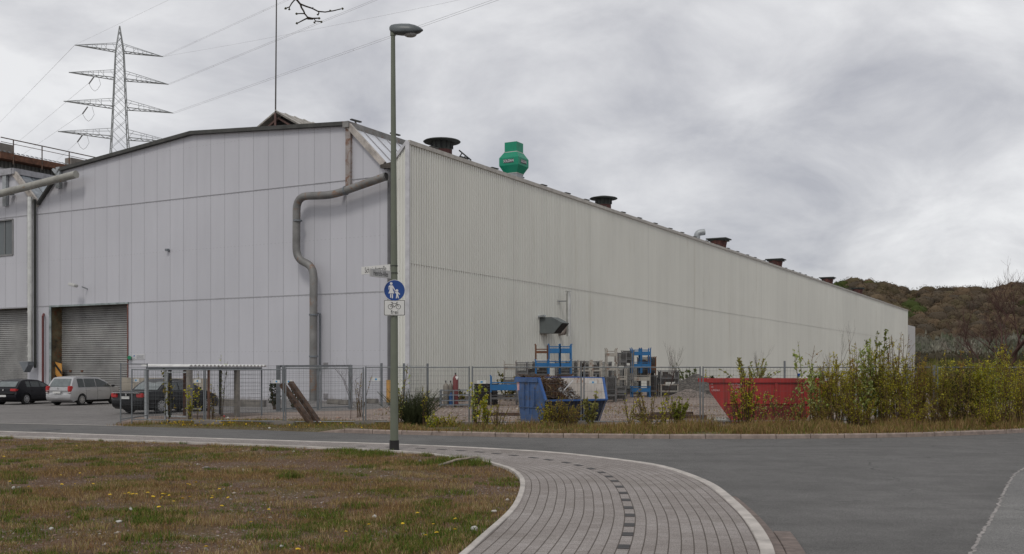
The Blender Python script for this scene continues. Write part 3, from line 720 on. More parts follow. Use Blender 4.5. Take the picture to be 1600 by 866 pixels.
# ribbed sheet: trapezoid profile extruded vertically
def ribbed(name, O, D, Nn, length, ztop, zbot, parent, m, pitch=0.26, dep=0.075):
    mb = MB(); mb.uv = []; x = 0; prof = []
    while x < length:
        prof += [(x, 0), (x + pitch * 0.26, 0), (x + pitch * 0.36, dep), (x + pitch * 0.90, dep)]; x += pitch
    prof = [(min(a, length), b) for a, b in prof] + [(length, 0)]
    for a, b in prof:
        for z in (zbot(a), ztop(a)):
            mb.v.append(O + D * a + Nn * b + Vector((0, 0, z))); mb.uv.append((a, z))
    mb.f = [(2 * i, 2 * i + 2, 2 * i + 3, 2 * i + 1) for i in range(len(prof) - 1)]
    return mb.build(name, m, parent, recalc=False)
ZW = lw(637, 224)[2]
ribbed('side_wall', C0.copy(), A, NW, LEN, lambda a: ZW, lambda a: 0.0, hall, RIBM)
ribbed('corner_cladding', C0 + B * TE, -B, -A, TE, lambda a: zV + (ZW - zV) * a / TE, lambda a: 0.0, hall, RIBM, 0.2, 0.04)
b = MB(); b.bar(P(-0.02, -0.06, 0.0), P(-0.02, -0.06, ZW + 0.05), 0.26, 0.24); b.build('corner_trim', TRIM, hall)
b = MB(); b.frame_box(P(0.12, 0, ZW - 0.06), -B * 0.27, A * LEN, (0, 0, 0.24)); b.build('eaves_trim', TRIMW, hall)
b = MB()
for zz in (8.0,): b.frame_box(P(0, 0.1, zz), -B * 0.080, A * (LEN - 0.2), (0, 0, 0.012))
b.build('lap_seam', mat('seam', (0.42, 0.40, 0.36), 0.8), hall)
b = MB(); b.frame_box(P(TE + 0.02, -0.03, ZS2 - 0.02), B * (TP - TE - 0.04), A * 0.05, (0, 0, 0.045)); b.frame_box(P(TE + 0.02, -0.02, ZS1 - 0.03), B * (TP - TE - 0.04), A * 0.04, (0, 0, 0.06))
b.build('panel_flashing', mat('flash', (0.33, 0.33, 0.345), 0.5), hall)
# concrete plinth strip
b = MB(); b.frame_box(P(-0.09, -0.02, -0.05), A * LEN, B * 0.05, (0, 0, 0.28)); b.build('plinth', CONCD, hall)
# roofs
b = MB()
prof = [(TP, ZA), (tL, zL), (tR, zR), (tG, zG)]
for (t0, z0), (t1, z1) in zip(prof[:-1], prof[1:]): b.add([P(t0, 0.02, z0), P(t1, 0.02, z1), P(t1, LEN, z1), P(t0, LEN, z0)], [(0, 1, 2, 3)])
b.add([P(tV, 0.02, zV - .02), P(TE, 0.02, zV - .02), P(TE, LEN, zV - .02), P(tV, LEN, zV - .02)], [(0, 1, 2, 3)])
b.add([P(TE, 0.02, zV - .02), P(0.1, 0.02, ZW), P(0.1, LEN, ZW), P(TE, LEN, zV - .02)], [(0, 1, 2, 3)])
b.add([P(0, LEN, 0), P(TP, LEN, 0), P(TP, LEN, ZA), P(tL, LEN, zL), P(tR, LEN, zR), P(tG, LEN, zG), P(tV, LEN, zV), P(0, LEN, ZW)], [tuple(range(8))])
b.build('roof', ROOFM, hall, recalc=False)
# translucent ribbed glazing on the steep slope
b = MB(); k = 0; s_ = 0.05
while s_ < LEN - 1.2:
    b.add([P(tG - 0.1, s_, zG - 0.12), P(tV, s_, zV), P(tV, s_ + 1.1, zV), P(tG - 0.1, s_ + 1.1, zG - 0.12)], [(0, 1, 2, 3)]); s_ += 1.14
b.build('roof_glazing', mat('glazing', (0.62, 0.64, 0.68), 0.22, 0.12, 0.8, streak=True, spec=0.7), hall, recalc=False)
b = MB(); s_ = 0.05
while s_ < LEN - 1: b.bar(P(tG - 0.1, s_ - 0.02, zG - 0.1), P(tV, s_ - 0.02, zV + 0.02), 0.05, 0.05); s_ += 1.14
b.build('glazing_bar', mat('gbar', (0.28, 0.27, 0.28), 0.5), hall)
# ridge beam, barge board, gutter outlet, rusty post
b = MB(); b.frame_box(P(tG + 0.2, -0.35, zG - 0.22), -B * 0.42, A * (LEN + 0.3), (0, 0, 0.36)); b.build('ridge_beam', mat('ridgem', (0.23, 0.225, 0.215), 0.6, 0.25, 1.5, rust=0.12), hall)
b = MB(); b.bar(P(tG - 0.1, -0.12, zG - 0.1), P(tV + 0.05, -0.12, zV + 0.02), 0.2, 0.34, up=(0, 0, 1)); b.build('barge_board', mat('barge', (0.42, 0.385, 0.35), 0.7, 0.25, 2), hall)
b = MB(); b.bar(P(TE, -0.08, zV + 0.0), P(-0.05, -0.08, ZW + 0.12), 0.14, 0.16); b.build('verge_trim', TRIM, hall)
b = MB(); b.box((0, 0, 0), (1, 1, 1)); b.v = [P(1.32 + v.x * 0.72, -0.15 + v.y * 0.4, zV - 0.12 + v.z * (0.2 if v.x > 0 else 0.34)) for v in b.v]
b.build('gutter_box', mat('gutterbox', (0.07, 0.06, 0.05), 0.8, 0.3, 4), hall)
b = MB(); b.tube([P(1.22, -0.12, zV - 0.3), P(1.22, -0.12, 1.0)], 0.10, 8); b.build('downpipe', mat('dpipe', (0.12, 0.12, 0.125), 0.6), hall)
b = MB(); b.tube([P(1.22, -0.12, 1.3), P(1.22, -0.12, 0.0)], 0.16, 10); b.build('downpipe_guard', mat('guard', (0.5, 0.27, 0.07), 0.7), hall)
b = MB(); b.bar(P(tG - 0.08, -0.1, ZS2 - 0.45), P(tG - 0.08, -0.1, zG - 0.15), 0.36, 0.2, up=A); b.build('rusty_post', RUSTY, hall, label='grey post streaked with rust')
b = MB()
for (t0, z0), (t1, z1) in (((TP - 0.0, ZA), (tL, zL)), ((tL, zL), (tR, zR)), ((tR, zR), (tG, zG))):
    b.bar(P(t0, -0.1, z0 + 0.04), P(t1, -0.1, z1 + 0.04), 0.36, 0.23 if t0 != TP else 0.16)
b.build('roof_fascia', FASC, hall)
# hooks along the ridge
for i in range(46):
    s_ = 0.6 + i * 4.15 + random.uniform(-.3, .3); b = MB()
    p = P(tG - 0.05, s_, zG + 0.14); b.bar(p - B * 0.1, p + A * 0.05 + Vector((0, 0, 0.2)), 0.08); b.bar(p + Vector((0, 0, .2)) - A * 0.35, p + Vector((0, 0, .24)) + A * 0.6, 0.16, 0.08)
    b.build('roof_hook', FASC, hall)
# far lower end block
b = MB(); b.frame_box(P(0.25, LEN, 0), B * 30, A * 14.4, (0, 0, 11.8)); b.build('end_block', mat('endblock', (0.5, 0.495, 0.48), 0.6, 0.05), hall)
# main roller door
def roller(name, t0, t1, ztop, parent, perf=None, rough=(0.30, 0.295, 0.285)):
    rec = 0.95
    d = MB(); zz = 0.02; 
    while zz < ztop - 0.02:
        z1 = min(zz + 0.15, ztop)
        d.add([P(t0, rec, zz), P(t1, rec, zz), P(t1, rec - 0.075, zz + 0.045), P(t0, rec - 0.075, zz + 0.045), P(t1, rec - 0.06, z1 - 0.01), P(t0, rec - 0.06, z1 - 0.01), P(t1, rec, z1), P(t0, rec, z1)], [(0, 1, 2, 3), (3, 2, 4, 5), (5, 4, 6, 7)]); zz = z1
    dr = d.build(name, mat('shutter' + name, rough, 0.55, 0.22, 0.6, metal=0.25, streak=False), parent, recalc=False)
    rv = MB(); rv.add([P(t1, 0, 0), P(t1, rec, 0), P(t1, rec, ztop), P(t1, 0, ztop)], [(0, 1, 2, 3)]); rv.add([P(t0, 0, 0), P(t0, rec, 0), P(t0, rec, ztop), P(t0, 0, ztop)], [(0, 1, 2, 3)])
    rv.add([P(t0, 0, ztop), P(t1, 0, ztop), P(t1, rec, ztop), P(t0, rec, ztop)], [(0, 1, 2, 3)])
    rv.build('door_reveal', mat('reveal', (0.13, 0.105, 0.06), 0.85, 0.45, 1.6, rust=0.3), dr, recalc=False)
    return dr
dr = roller('roller_door', d1a, d1b, DTOP1, hall)
b = MB(); b.bar(P(d1a - 0.02, -0.04, 0), P(d1a - 0.02, -0.04, DTOP1), 0.07); b.build('door_frame', mat('redfr', (0.17, 0.07, 0.055), 0.7, 0.3), dr)
b = MB(); b.bar(P(d1b + 0.02, -0.05, 0), P(d1b + 0.02, -0.05, DTOP1 + 0.03), 0.14); b.bar(P(d1a - .1, -0.05, DTOP1 + 0.03), P(d1b + .1, -0.05, DTOP1 + 0.03), 0.12); b.build('door_frame', mat('greyfr', (0.26, 0.30, 0.30), 0.7, 0.3), dr)
HAZ = None
def hazard(O, X_, h, w, parent):
    y = MB(); y.frame_box(O, X_ * w, A * 0.03, (0, 0, h)); pl = y.build('hazard_plate', mat('yellow', (0.55, 0.27, 0.06), 0.7, 0.25, 3), parent)
    k = MB(); z = 0.0
    for q in range(4):
        z0 = -0.15 + q * h / 3; pts = [(0, z0), (w, z0 + w * 0.9), (w, z0 + w * 0.9 + 0.24), (0, z0 + 0.24)]
        pts = [(x, min(max(zz, 0.0), h)) for x, zz in pts]
        if pts[2][1] - pts[1][1] < 0.03 and pts[3][1] - pts[0][1] < 0.03: continue
        k.prism([O - A * 0.003 + X_ * x + Vector((0, 0, zz)) for x, zz in pts], -A * 0.004)
    each(k, 'black_stripe', BLACK, pl)
hazard(P(d1b - 0.75, 0.3, 0.0), B, 2.45, 0.7, dr); hazard(P(d1a + 0.02, 0.3, 0.0), B, 2.6, 0.3, dr)
b = MB()
for x, w in ((110, 3), (128, 3)):
    p = on_plane(x, 580, P(0, 0.85, 0), A); b.box(p, (0.22, 0.05, 0.12), Matrix.Rotation(-R(29), 3, 'Z'))
each(b, 'rusty_mark', RUST, dr)

# big exhaust duct on the front
def elbow(pts, r, seg=6):
    """round the corners of a polyline"""
    out = [pts[0]]
    for i in range(1, len(pts) - 1):
        a, p, c = pts[i - 1], pts[i], pts[i + 1]; u = (a - p).normalized(); v = (c - p).normalized()
        L = min(r, (a - p).length * 0.48, (c - p).length * 0.48)
        for k in range(seg + 1):
            t = k / seg; out.append((p + u * L) * (1 - t) ** 2 + p * 2 * t * (1 - t) + (p + v * L) * t ** 2)
    return out + [pts[-1]]
dp = [fac(489.5, 629, 0.7), fac(490, 416, 0.7), fac(463, 405, 0.7), fac(463.5, 307, 0.7), fac(520, 305, 0.7), fac(604, 275.5, 0.7)]
dp = elbow(dp, 0.85)
b = MB(); b.tube(dp, 0.235, 14, cap=False); duct = b.build('exhaust_duct', DUCT, hall, smooth=40)
e_ = (dp[-1] - dp[-2]).normalized()
b = MB(); b.tube([dp[-1] - e_ * 0.05, dp[-1] - e_ * 0.06], 0.245, 14); b.build('duct_mouth', BLACK, duct)
b = MB()
for x, y in ((490, 492), (490, 557), (540, 298), (465, 345)):
    k = min(range(len(dp) - 1), key=lambda i: ((dp[i] + dp[i + 1]) / 2 - fac(x, y, 0.7)).length)
    c = fac(x, y, 0.7); d = (dp[k + 1] - dp[k]).normalized(); b.tube([c - d * 0.05, c + d * 0.05], 0.275, 14)
each(b, 'duct_clamp', GALVD, duct)
b = MB(); c = fac(538, 302, 0.1); b.bar(c, c - A * 0.75, 0.2, 0.1); c = fac(497, 490, 0.1); b.bar(c, c - A * 0.6, 0.1, 0.1); each(b, 'duct_bracket', GALVD, duct)
b = MB(); b.tube([fac(500, 490, 0.12), fac(500, 580, 0.12)], 0.06, 8); b.build('conduit', GALVD, hall)
# pipe along the top left (in front of both halves)
pa, pb = fac(-40, 313, 0.9), fac(119, 272.5, 0.9)
b = MB(); b.tube([pa, pb], 0.26, 16); pp = b.build('overhead_pipe', mat('pipegrey', (0.30, 0.295, 0.265), 0.6, 0.2, 1.5, rust=0.1, rustcol=(0.25, 0.15, 0.08)), hall, smooth=40)
b = MB()
for x, y in ((101, 283), (20, 304)):
    c = fac(x, y, 0.1); b.bar(c, c - A * 0.9, 0.4, 0.12)
each(b, 'pipe_bracket', GALVD, pp)
# left downpipe, bright metal, with hood at its foot
b = MB(); b.tube([fac(47, 308, 0.55), fac(47.5, 566, 0.55)], 0.19, 12); dpp = b.build('steel_downpipe', SILVER, hall, smooth=40)
b = MB()
for y in (312, 345, 372, 392, 418, 440, 462, 487, 512, 540, 556): b.tube([fac(47, y, 0.55), fac(47, y + 1.4, 0.55)], 0.215, 12)
each(b, 'pipe_joint', SILVER, dpp)
b = MB(); b.tube([fac(54.5, 312, 0.25), fac(55, 575, 0.25)], 0.10, 8); b.build('downpipe_shadow', DARK, dpp)  # dark tube stands in for the shadow along the downpipe's right side
q = [fac(39, 565, 0.5), fac(53, 565, 0.5), fac(53, 571, 0.5), fac(47, 582, 0.5)]
b = MB(); b.prism(q, -A * 0.5); b.build('pipe_hood', GALVD, dpp)
# dull red standpipe
b = MB(); b.tube([fac(67, 600, 0.25), fac(67, 494, 0.25), fac(68.5, 491, 0.0)], 0.085, 8); b.build('red_pipe', REDP, hall, smooth=40)
# lamp, green signal light, sign, vents on the front
lf = MB(); p = fac(135, 449, 0); m3 = Matrix.Rotation(R(-29), 3, 'Z')
lf.bar(p + Vector((0.15, 0, -0.15)), p - A * 0.5 + Vector((0.1, 0, 0)), 0.07); fl = lf.build('wall_lamp', GALV, hall)
lf = MB(); lf.rbox(p - A * 0.8 - Vector((0.25, 0, -0.1)), (0.75, 0.35, 0.2), 0.05, m3 @ Matrix.Rotation(R(14), 3, 'Y')); lf.build('lamp_head', mat('lamph', (0.5, 0.5, 0.48), 0.5), fl, smooth=40)
lf = MB(); p = fac(264, 391, 0); lf.box(p - A * 0.15, (0.22, 0.2, 0.14), m3); lf.bar(p, p - A * .1 + Vector((0.05, 0, -0.12)), 0.04); lf.build('sensor', GALVD, hall)
lf = MB(); lf.tube([fac(202, 559, 0), fac(202, 559, 0.25)], 0.13, 10); lf.build('signal_light', mat('green', (0.02, 0.25, 0.12), 0.4), hall)
s0, s1 = fac(207, 562, 0.03), fac(226, 553, 0.03)
lf = MB(); x_ = Vector((s1.x - s0.x, s1.y - s0.y, 0)); lf.frame_box(s0, x_, A * 0.02, (0, 0, s1.z - s0.z)); sg = lf.build('wall_sign', mat('signw', (0.55, 0.55, 0.56), 0.5, 0.04), hall)
lf = MB()
for k in range(5):
    o = s0 + x_ * (0.34) + Vector((0, 0, 0.055 + 0.052 * k)) - A * 0.006; lf.frame_box(o, x_ * (0.55 if k % 2 else 0.6), A * 0.004, (0, 0, 0.018))
lf.frame_box(s0 + x_ * 0.08 + Vector((0, 0, 0.07)) - A * 0.006, x_ * 0.14, A * 0.004, (0, 0, 0.02)); each(lf, 'sign_lines', mat('signt', (0.2, 0.2, 0.22), 0.6), sg)
lf = MB(); lf.prism([s0 + x_ * a + Vector((0, 0, c)) - A * 0.006 for a, c in ((0.08, 0.2), (0.17, 0.2), (0.2, 0.3), (0.11, 0.3))], A * 0.004); lf.build('sign_emblem', mat('signb', (0.05, 0.13, 0.4), 0.6), sg)
for x, y in ((509.5, 571), (509.5, 619)):
    p = fac(x, y, 0.0); lf = MB(); lf.frame_box(p - B * 0.16 - Vector((0, 0, 0.17)), B * 0.32, -A * 0.05, (0, 0, 0.34))
    for k in range(5): lf.bar(p - A * 0.06 - B * 0.15 + Vector((0, 0, -0.12 + 0.06 * k)), p - A * 0.06 + B * 0.15 + Vector((0, 0, -0.12 + 0.06 * k)), 0.02)
    lf.build('wall_vent', mat('vent', (0.33, 0.32, 0.33), 0.6), hall)

# roof lantern with mast
Sl = 6.0
def atS(px, py, s): return on_plane(px, py, C0 + A * s, A)
la, lb, lc = atS(403.5, 196, Sl), atS(430.5, 173, Sl), atS(466, 193, Sl)
zb = min(la.z, lc.z) - 0.6
half = abs((lc - la).dot(B)) / 2; apex = lb; LL = 26
lan = MB(); gl, gr_ = la + Vector((0, 0, 0)), lc
gl = apex + B * half * 0.95 + Vector((0, 0, la.z - apex.z)); gr_ = apex - B * half * 0.95 + Vector((0, 0, la.z - apex.z))
gl = apex + (la - apex) * 1.25; gr_ = apex + (lc - apex) * 1.25
lan.add([apex, gl, gl + A * LL, apex + A * LL, gr_, gr_ + A * LL], [(0, 1, 2, 3), (0, 3, 5, 4)])
for v in list(lan.v): lan.v.append(v + Vector((0, 0, -0.12)))
lan.f += [(6, 7, 8, 9), (6, 9, 11, 10), (0, 6, 7, 1), (0, 4, 10, 6)]
rl = lan.build('roof_lantern', mat('lanternroof', (0.30, 0.28, 0.25), 0.75, 0.3, 3), hall)
b = MB()
for k in range(26): b.bar(apex + A * k + Vector((0, 0, 0.03)), gr_ + A * k + Vector((0, 0, 0.03)), 0.12, 0.06)
b.build('roof_rib', mat('lanternrib', (0.42, 0.4, 0.37), 0.7), rl)
b = MB(); b.add([apex + A * 0.8 - Vector((0, 0, .15)), gl + A * 0.8, gr_ + A * 0.8], [(0, 1, 2)]); b.build('dark_gable', BLACK, rl)
b = MB(); b.bar(apex - Vector((0, 0, .2)) - A * 0.02, Vector((apex.x, apex.y, gl.z)) - A * 0.02, 0.14)
mid = (gl + gr_) / 2; b.bar(apex + A * .3 - Vector((0, 0, 0.45)), gl + A * .3 - B * 0.9, 0.13); b.bar(apex + A * .3 - Vector((0, 0, 0.45)), gr_ + A * .3 + B * 0.9, 0.13)
b.build('gable_frame', mat('gframe', (0.12, 0.07, 0.06), 0.8), rl)
b = MB(); b.tube([apex - Vector((0, 0, 0.3)), apex + Vector((0.12, 0, 14))], [0.055, 0.035], 6); b.build('lightning_mast', mat('mast', (0.06, 0.055, 0.05), 0.6), hall)

# mushroom vents on the ridge
tv = tG + 0.4
REDV = mat('vent_red', (0.085, 0.032, 0.028), 0.8, 0.35, 2, rust=0.2)
CAPM = mat('vent_cap', (0.045, 0.05, 0.045), 0.75, 0.3, 2)
def s_at(px, t):
    u = (px - 800) / F; o = C0 + B * t
    return (u * o.y - o.x) / (A.x - u * A.y)
for i, (px, ytop) in enumerate(((690.5, 217), (943, 307), (1123, 373), (1212, 405), (1293, 433.5), (1340, 450))):
    s_ = s_at(px, tv); o = P(tv, s_, 0); zt = H + (HZ - ytop) * o.y / F
    base = MB(); o2 = Vector((o.x, o.y, 0))
    zb_ = zt - 2.6
    if i < 2:
        base.lathe(o2, [(0.66, zb_), (0.70, zt - 1.05), (0.70, zt - 0.8)], 16); v = base.build('roof_vent', REDV, hall, smooth=40)
        b = MB(); b.lathe(o2, [(0.70, zt - 0.8), (0.76, zt - 0.35), (0.76, zt - 0.2)], 16); b.build('louvre_band', CAPM, v, smooth=40)
        b = MB()
        for k in range(12):
            a = k * math.pi / 6; b.box(o2 + Vector((0.75 * math.cos(a), 0.75 * math.sin(a), zt - 0.5)), (0.06, 0.06, 0.45))
        each(b, 'louvre_post', BLACK, v)
        b = MB(); b.lathe(o2, [(1.25, zt - 0.26), (1.30, zt - 0.21), (1.22, zt - 0.15), (0.5, zt), (0.05, zt)], 20); b.build('vent_cap', CAPM, v, smooth=50)
    else:
        rm = Matrix.Rotation(R(-29), 3, 'Z')
        base.lathe(o2, [(0.85, zb_ + 0.4), (0.92, zt - 0.9), (1.05, zt - 0.3)], 12); v = base.build('roof_vent', REDV, hall, smooth=40)
        b = MB(); b.box(o2 + Vector((0, 0, zt - 0.09)), (2.5, 2.3, 0.14), rm); b.box(o2 + Vector((0, 0, zt - 0.24)), (2.1, 1.9, 0.2), rm); b.build('vent_cap', CAPM, v)
# broken ladder-like frame behind first vent
b = MB(); p0 = P(tv - 0.6, s_at(706, tv), zG + 0.2)
for k in range(3): b.bar(p0 + A * (0.5 * k) + Vector((0, 0, 0.0)), p0 + A * (0.5 * k + .4) + Vector((0, 0, 0.4 - 0.1 * k)), 0.06)
b.bar(p0 + Vector((0, 0, 0.5)), p0 + A * 1.6 + Vector((0, 0, 0.1)), 0.07); b.build('broken_railing', FASC, hall)
# green exhaust cowl
GRE = mat('cowl_green', (0.003, 0.23, 0.13), 0.45, 0.08, 1.5, spec=0.4)
tg_ = tG - 0.9
s_ = s_at(803, tg_); o = P(tg_, s_, 0); mpx = o.y / F; zz = lambda y: H + (HZ - y) * mpx
def sq(hw, z): return [o + A * (a * hw) + B * (b_ * hw) + Vector((0, 0, z)) for a, b_ in ((-1, 1), (1, 1), (1, -1), (-1, -1))]
def stack(levels, mb):
    base = len(mb.v)
    for hw, z in levels: mb.v += sq(hw, z)
    for i in range(len(levels) - 1):
        for j in range(4): a = base + i * 4 + j; b_ = base + i * 4 + (j + 1) % 4; mb.f.append((a, b_, b_ + 4, a + 4))
    mb.f.append(tuple(base + j for j in range(4))[::-1]); mb.f.append(tuple(base + (len(levels) - 1) * 4 + j for j in range(4))); return mb
wpx = 28.5 * mpx / (A.x + abs(B.x))      # half widths: visible width = hw*2*(|A.x|+|B.x|)
hw = lambda px: px * mpx / (2 * (abs(A.x) + abs(B.x)))
b = MB(); stack([(hw(30), zz(272)), (hw(46), zz(261)), (hw(46), zz(249)), (hw(31), zz(240))], b); cw = b.build('green_cowl', GRE, hall, label='green exhaust cowl with white lettering')
b = MB(); stack([(hw(29), zz(239)), (hw(29), zz(224))], b); b.build('cowl_top', GRE, cw)
b = MB(); stack([(hw(31), zz(240) + 0.0), (hw(31), zz(239))], b); stack([(hw(31), zz(273)), (hw(31), zz(272))], b); b.build('cowl_rim', mat('rimw', (0.5, 0.5, 0.47), 0.5), cw)
b = MB(); stack([(hw(29), zz(273) - 2.6), (hw(29), zz(273))], b); b.build('cowl_base', GALV, cw)
hm = hw(46); zc_ = zz(254.5)
for nrm, xd in ((-A, -B), (-B, A)):
    b = MB(); c = o + nrm * (hm + 0.006) + Vector((0, 0, zc_)); b.frame_box(c - xd * 0.42 - Vector((0, 0, 0.14)), xd * 0.84, nrm * 0.01, (0, 0, 0.28)); pl = b.build('name_plate', mat('plate', (0.05, 0.05, 0.06), 0.6), cw)
    text_mb('SOLDAN', 0.27, c + nrm * 0.014, xd, (0, 0, 1), squeeze=0.82).build('lettering', mat('white', (0.75, 0.75, 0.75), 0.6, 0.03), pl)
# curved pipe on the roof
s_ = s_at(1089, tG + 0.2); o3 = P(tG + 0.2, s_, 0); m3p = o3.y / F; q = H + (HZ - 364) * m3p
b = MB(); b.tube(elbow([o3 + Vector((0, 0, q - 2.2)), o3 + Vector((0, 0, q)), o3 + Vector((0.9, 0, q + 0.1))], 0.5), 0.36, 12); b.build('roof_pipe', GALV, hall, smooth=50)

# air intake and flue on the long wall
sI = s_at(842, 0.0); o = P(0, sI, 0); mI = o.y / F; zI = lambda y: H + (HZ - y) * mI
def sp(n_, z, w=0): return o + NW * n_ + A * w + Vector((0, 0, z))
z0_, z1_ = zI(521), zI(496)
prof = [(0.05, z0_), (0.05, z1_), (1.0, z1_), (1.85, z1_ - 0.42), (1.15, z0_ - 0.02)]
b = MB(); b.prism([sp(a, z) for a, z in prof], A * 1.15); it = b.build('air_intake', mat('intake', (0.115, 0.13, 0.13), 0.5, 0.12, 2), hall)
b = MB(); dv = Vector((0, 0, z0_ - 0.02 - (z1_ - 0.42))) + NW * (1.15 - 1.85); nv_ = dv.cross(A).normalized() * 0.02
if nv_.dot(NW) < 0: nv_ = -nv_
c = sp(1.85, z1_ - 0.42) + dv * 0.07 + A * 0.08 + nv_ * 0.4; b.frame_box(c, dv * 0.86, A * 0.99, nv_); b.build('intake_mouth', BLACK, it)
b = MB(); b.bar(sp(0.0, z1_ + 0.03, -0.15), sp(0.55, z1_ + 0.1, -0.1), 0.3, 0.12); b.build('intake_bracket', GALV, it)
sF = s_at(872, 0.0); o = P(0, sF, 0); mI = o.y / F; pF = 0.85
b = MB(); b.tube([sp(pF, zI(526)), sp(pF, zI(459))], 0.16, 12); fl = b.build('flue_pipe', SILVER, hall, smooth=40)
b = MB(); b.lathe(o + NW * pF, [(0.24, zI(462)), (0.24, zI(461.4))], 12); b.lathe(o + NW * pF, [(0.24, zI(456.4)), (0.24, zI(455.4))], 12); b.tube([sp(pF, zI(462)), sp(pF, zI(456))], 0.13, 10); b.build('flue_cap', SILVER, fl)
b = MB(); b.tube([sp(pF - 0.02, zI(510)), sp(0.5, zI(521)), sp(0, zI(522))], 0.15, 10); b.build('flue_elbow', mat('flued', (0.28, 0.24, 0.22), 0.5, metal=0.3), fl, smooth=40)
b = MB(); b.bar(sp(0, zI(471)), sp(pF, zI(471)), 0.1, 0.06); b.bar(sp(0.05, zI(471), -0.3), sp(pF, zI(471)), 0.05); b.build('flue_bracket', GALVD, fl)

# ------------------------------------------------------------------ left neighbour hall
annex = thing('neighbour_hall', 'lower grey hall left of the downpipe with roller door and rusty roof walkway', 'building', P(TP, 0, 0))
tA = T60; zN = tz(0, 274)[1]; tN = tz(24, 278)[0]; TX = 62
w0, w1 = tz(20.5, 370)[0], 60; wz0, wz1 = tz(10, 399)[1], tz(10, 344)[1]
wq = [rr_(d2a, TX, DTOP1, ZS1), rr_(tA, d2a, 0, ZS1), rr_(tA, w0, ZS1, ZS2), rr_(w0, TX, ZS1, wz0), rr_(w0, TX, wz1, ZS2 + 0.001), [(tA, ZS2), (TX, ZS2), (TX, zN), (tN, zN), (tA, ZA)]]
uvband('front_wall', wq, FACM, annex)
b = MB(); b.add([P(w0, 0.12, wz0), P(TX, 0.12, wz0), P(TX, 0.12, wz1), P(w0, 0.12, wz1)], [(0, 1, 2, 3)]); wn_ = b.build('window', mat('dimglass', (0.10, 0.115, 0.12), 0.35, 0.2, 0.4, streak=True), annex, recalc=False)
b = MB(); t = w0
while t < w0 + 20: b.bar(P(t, 0.1, wz0), P(t, 0.1, wz1), 0.05); t += 1.1
b.bar(P(w0, 0.0, wz0), P(TX, 0.0, wz0), 0.12); b.bar(P(w0, 0, wz1), P(TX, 0, wz1), 0.1); b.bar(P(w0, 0, wz0), P(w0, 0, wz1), 0.12); b.build('window_frame', mat('wfr', (0.2, 0.2, 0.2), 0.6), wn_)
b = MB(); b.frame_box(P(tA, -0.03, ZS2 - 0.02), B * 25, A * 0.05, (0, 0, 0.045)); b.frame_box(P(tA, -0.02, ZS1 - 0.03), B * 25, A * 0.04, (0, 0, 0.06)); b.build('panel_flashing', MATS['flash'], annex)
dr2 = roller('roller_door', d2a, TX - 2, DTOP1, annex, rough=(0.27, 0.265, 0.26))
b = MB()
for k in range(26):
    for j in range(6):
        p = P(d2a + 0.6 + k * 0.42, 0.90, 0.5 + j * 0.34 + 0.3); b.frame_box(p, B * 0.17, A * 0.005, (0, 0, 0.14))
b.build('perforation', mat('perf', (0.08, 0.08, 0.08), 0.8), dr2)
b = MB(); b.add([P(tN, 0.02, zN), P(TX, 0.02, zN), P(TX, 90, zN), P(tN, 90, zN)], [(0, 1, 2, 3)]); b.build('roof', ROOFM, annex, recalc=False)
b = MB(); s_ = 0.05
while s_ < 60: b.add([P(tN, s_, zN), P(tA, s_, ZA), P(tA, s_ + 1.1, ZA), P(tN, s_ + 1.1, zN)], [(0, 1, 2, 3)]); s_ += 1.14
b.build('roof_glazing', mat('dglaz', (0.16, 0.18, 0.20), 0.15, 0.5, 1.2, spec=0.8), annex, recalc=False)
b = MB(); b.frame_box(P(tN + 0.3, -0.3, zN - 0.1), -B * 0.5, A * 60, (0, 0, 0.42)); b.bar(P(tN, -0.2, zN + 0.1), P(TX, -0.2, zN + 0.1), 0.3, 0.45); b.build('ridge_beam', mat('ridgen', (0.33, 0.33, 0.35), 0.55, 0.2), annex)
b = MB(); b.bar(P(tN, -0.1, zN), P(tA, -0.1, ZA), 0.18, 0.4); b.build('barge_board', MATS['barge'], annex)
b = MB(); b.bar(P(tN + 0.9, -0.18, zN - 2.4), P(tN + 0.9, -0.18, zN), 0.4, 0.2, up=A); b.bar(P(tL + 0.2, -0.18, zL - 1.3), P(tL + 0.2, -0.18, zL + 0.2), 0.4, 0.2, up=A); b.bar(P(tL + 0.1, -0.18, zL - 0.5), P(tL + 0.8, -0.18, zL + 0.1), 0.16); each(b, 'pipe_support', GALV, annex)
# raised rear part with rusty walkway
TM = 42.0; S0, S1 = 3.0, 46.0
def pm_(px, py, t=TM): return on_plane(px, py, C0 + B * t, B)
zrail = pm_(0, 219).z; zdeck = pm_(0, 240).z; zwall = pm_(0, 248).z
b = MB(); b.frame_box(P(TM, S0, zN - 2), B * 16, A * (S1 - S0), (0, 0, zwall - zN + 2)); ub = b.build('raised_block', mat('darkribs', (0.105, 0.105, 0.10), 0.7, 0.3, 2, streak=True), annex)
b = MB(); s_ = S0
while s_ < S1: b.frame_box(P(TM, s_, zN - 1), -B * 0.05, A * 0.14, (0, 0, zwall - zN + 0.9)); s_ += 0.35
b.build('cladding_rib', mat('ribdark', (0.14, 0.14, 0.13), 0.7), ub)
b = MB(); b.frame_box(P(TM - 0.1, S0, zwall - 1.0), -B * 0.25, A * (S1 - S0), (0, 0, 0.22)); b.build('gutter', mat('guttl', (0.4, 0.4, 0.4), 0.5), ub)
b = MB(); b.frame_box(P(TM, S0, zdeck - 0.55), -B * 1.0, A * (S1 - S0), (0, 0, 0.5)); b.build('walkway_beam', RUST, ub, label='rusty orange walkway beam')
b = MB(); s_ = S0
while s_ < S1: b.bar(P(TM - 0.95, s_, zdeck + 0.02), P(TM + 0.6, s_ + 0.9, zdeck + 0.42), 0.10, 0.05); s_ += 0.42
b.build('walkway_grating', GALVD, ub)
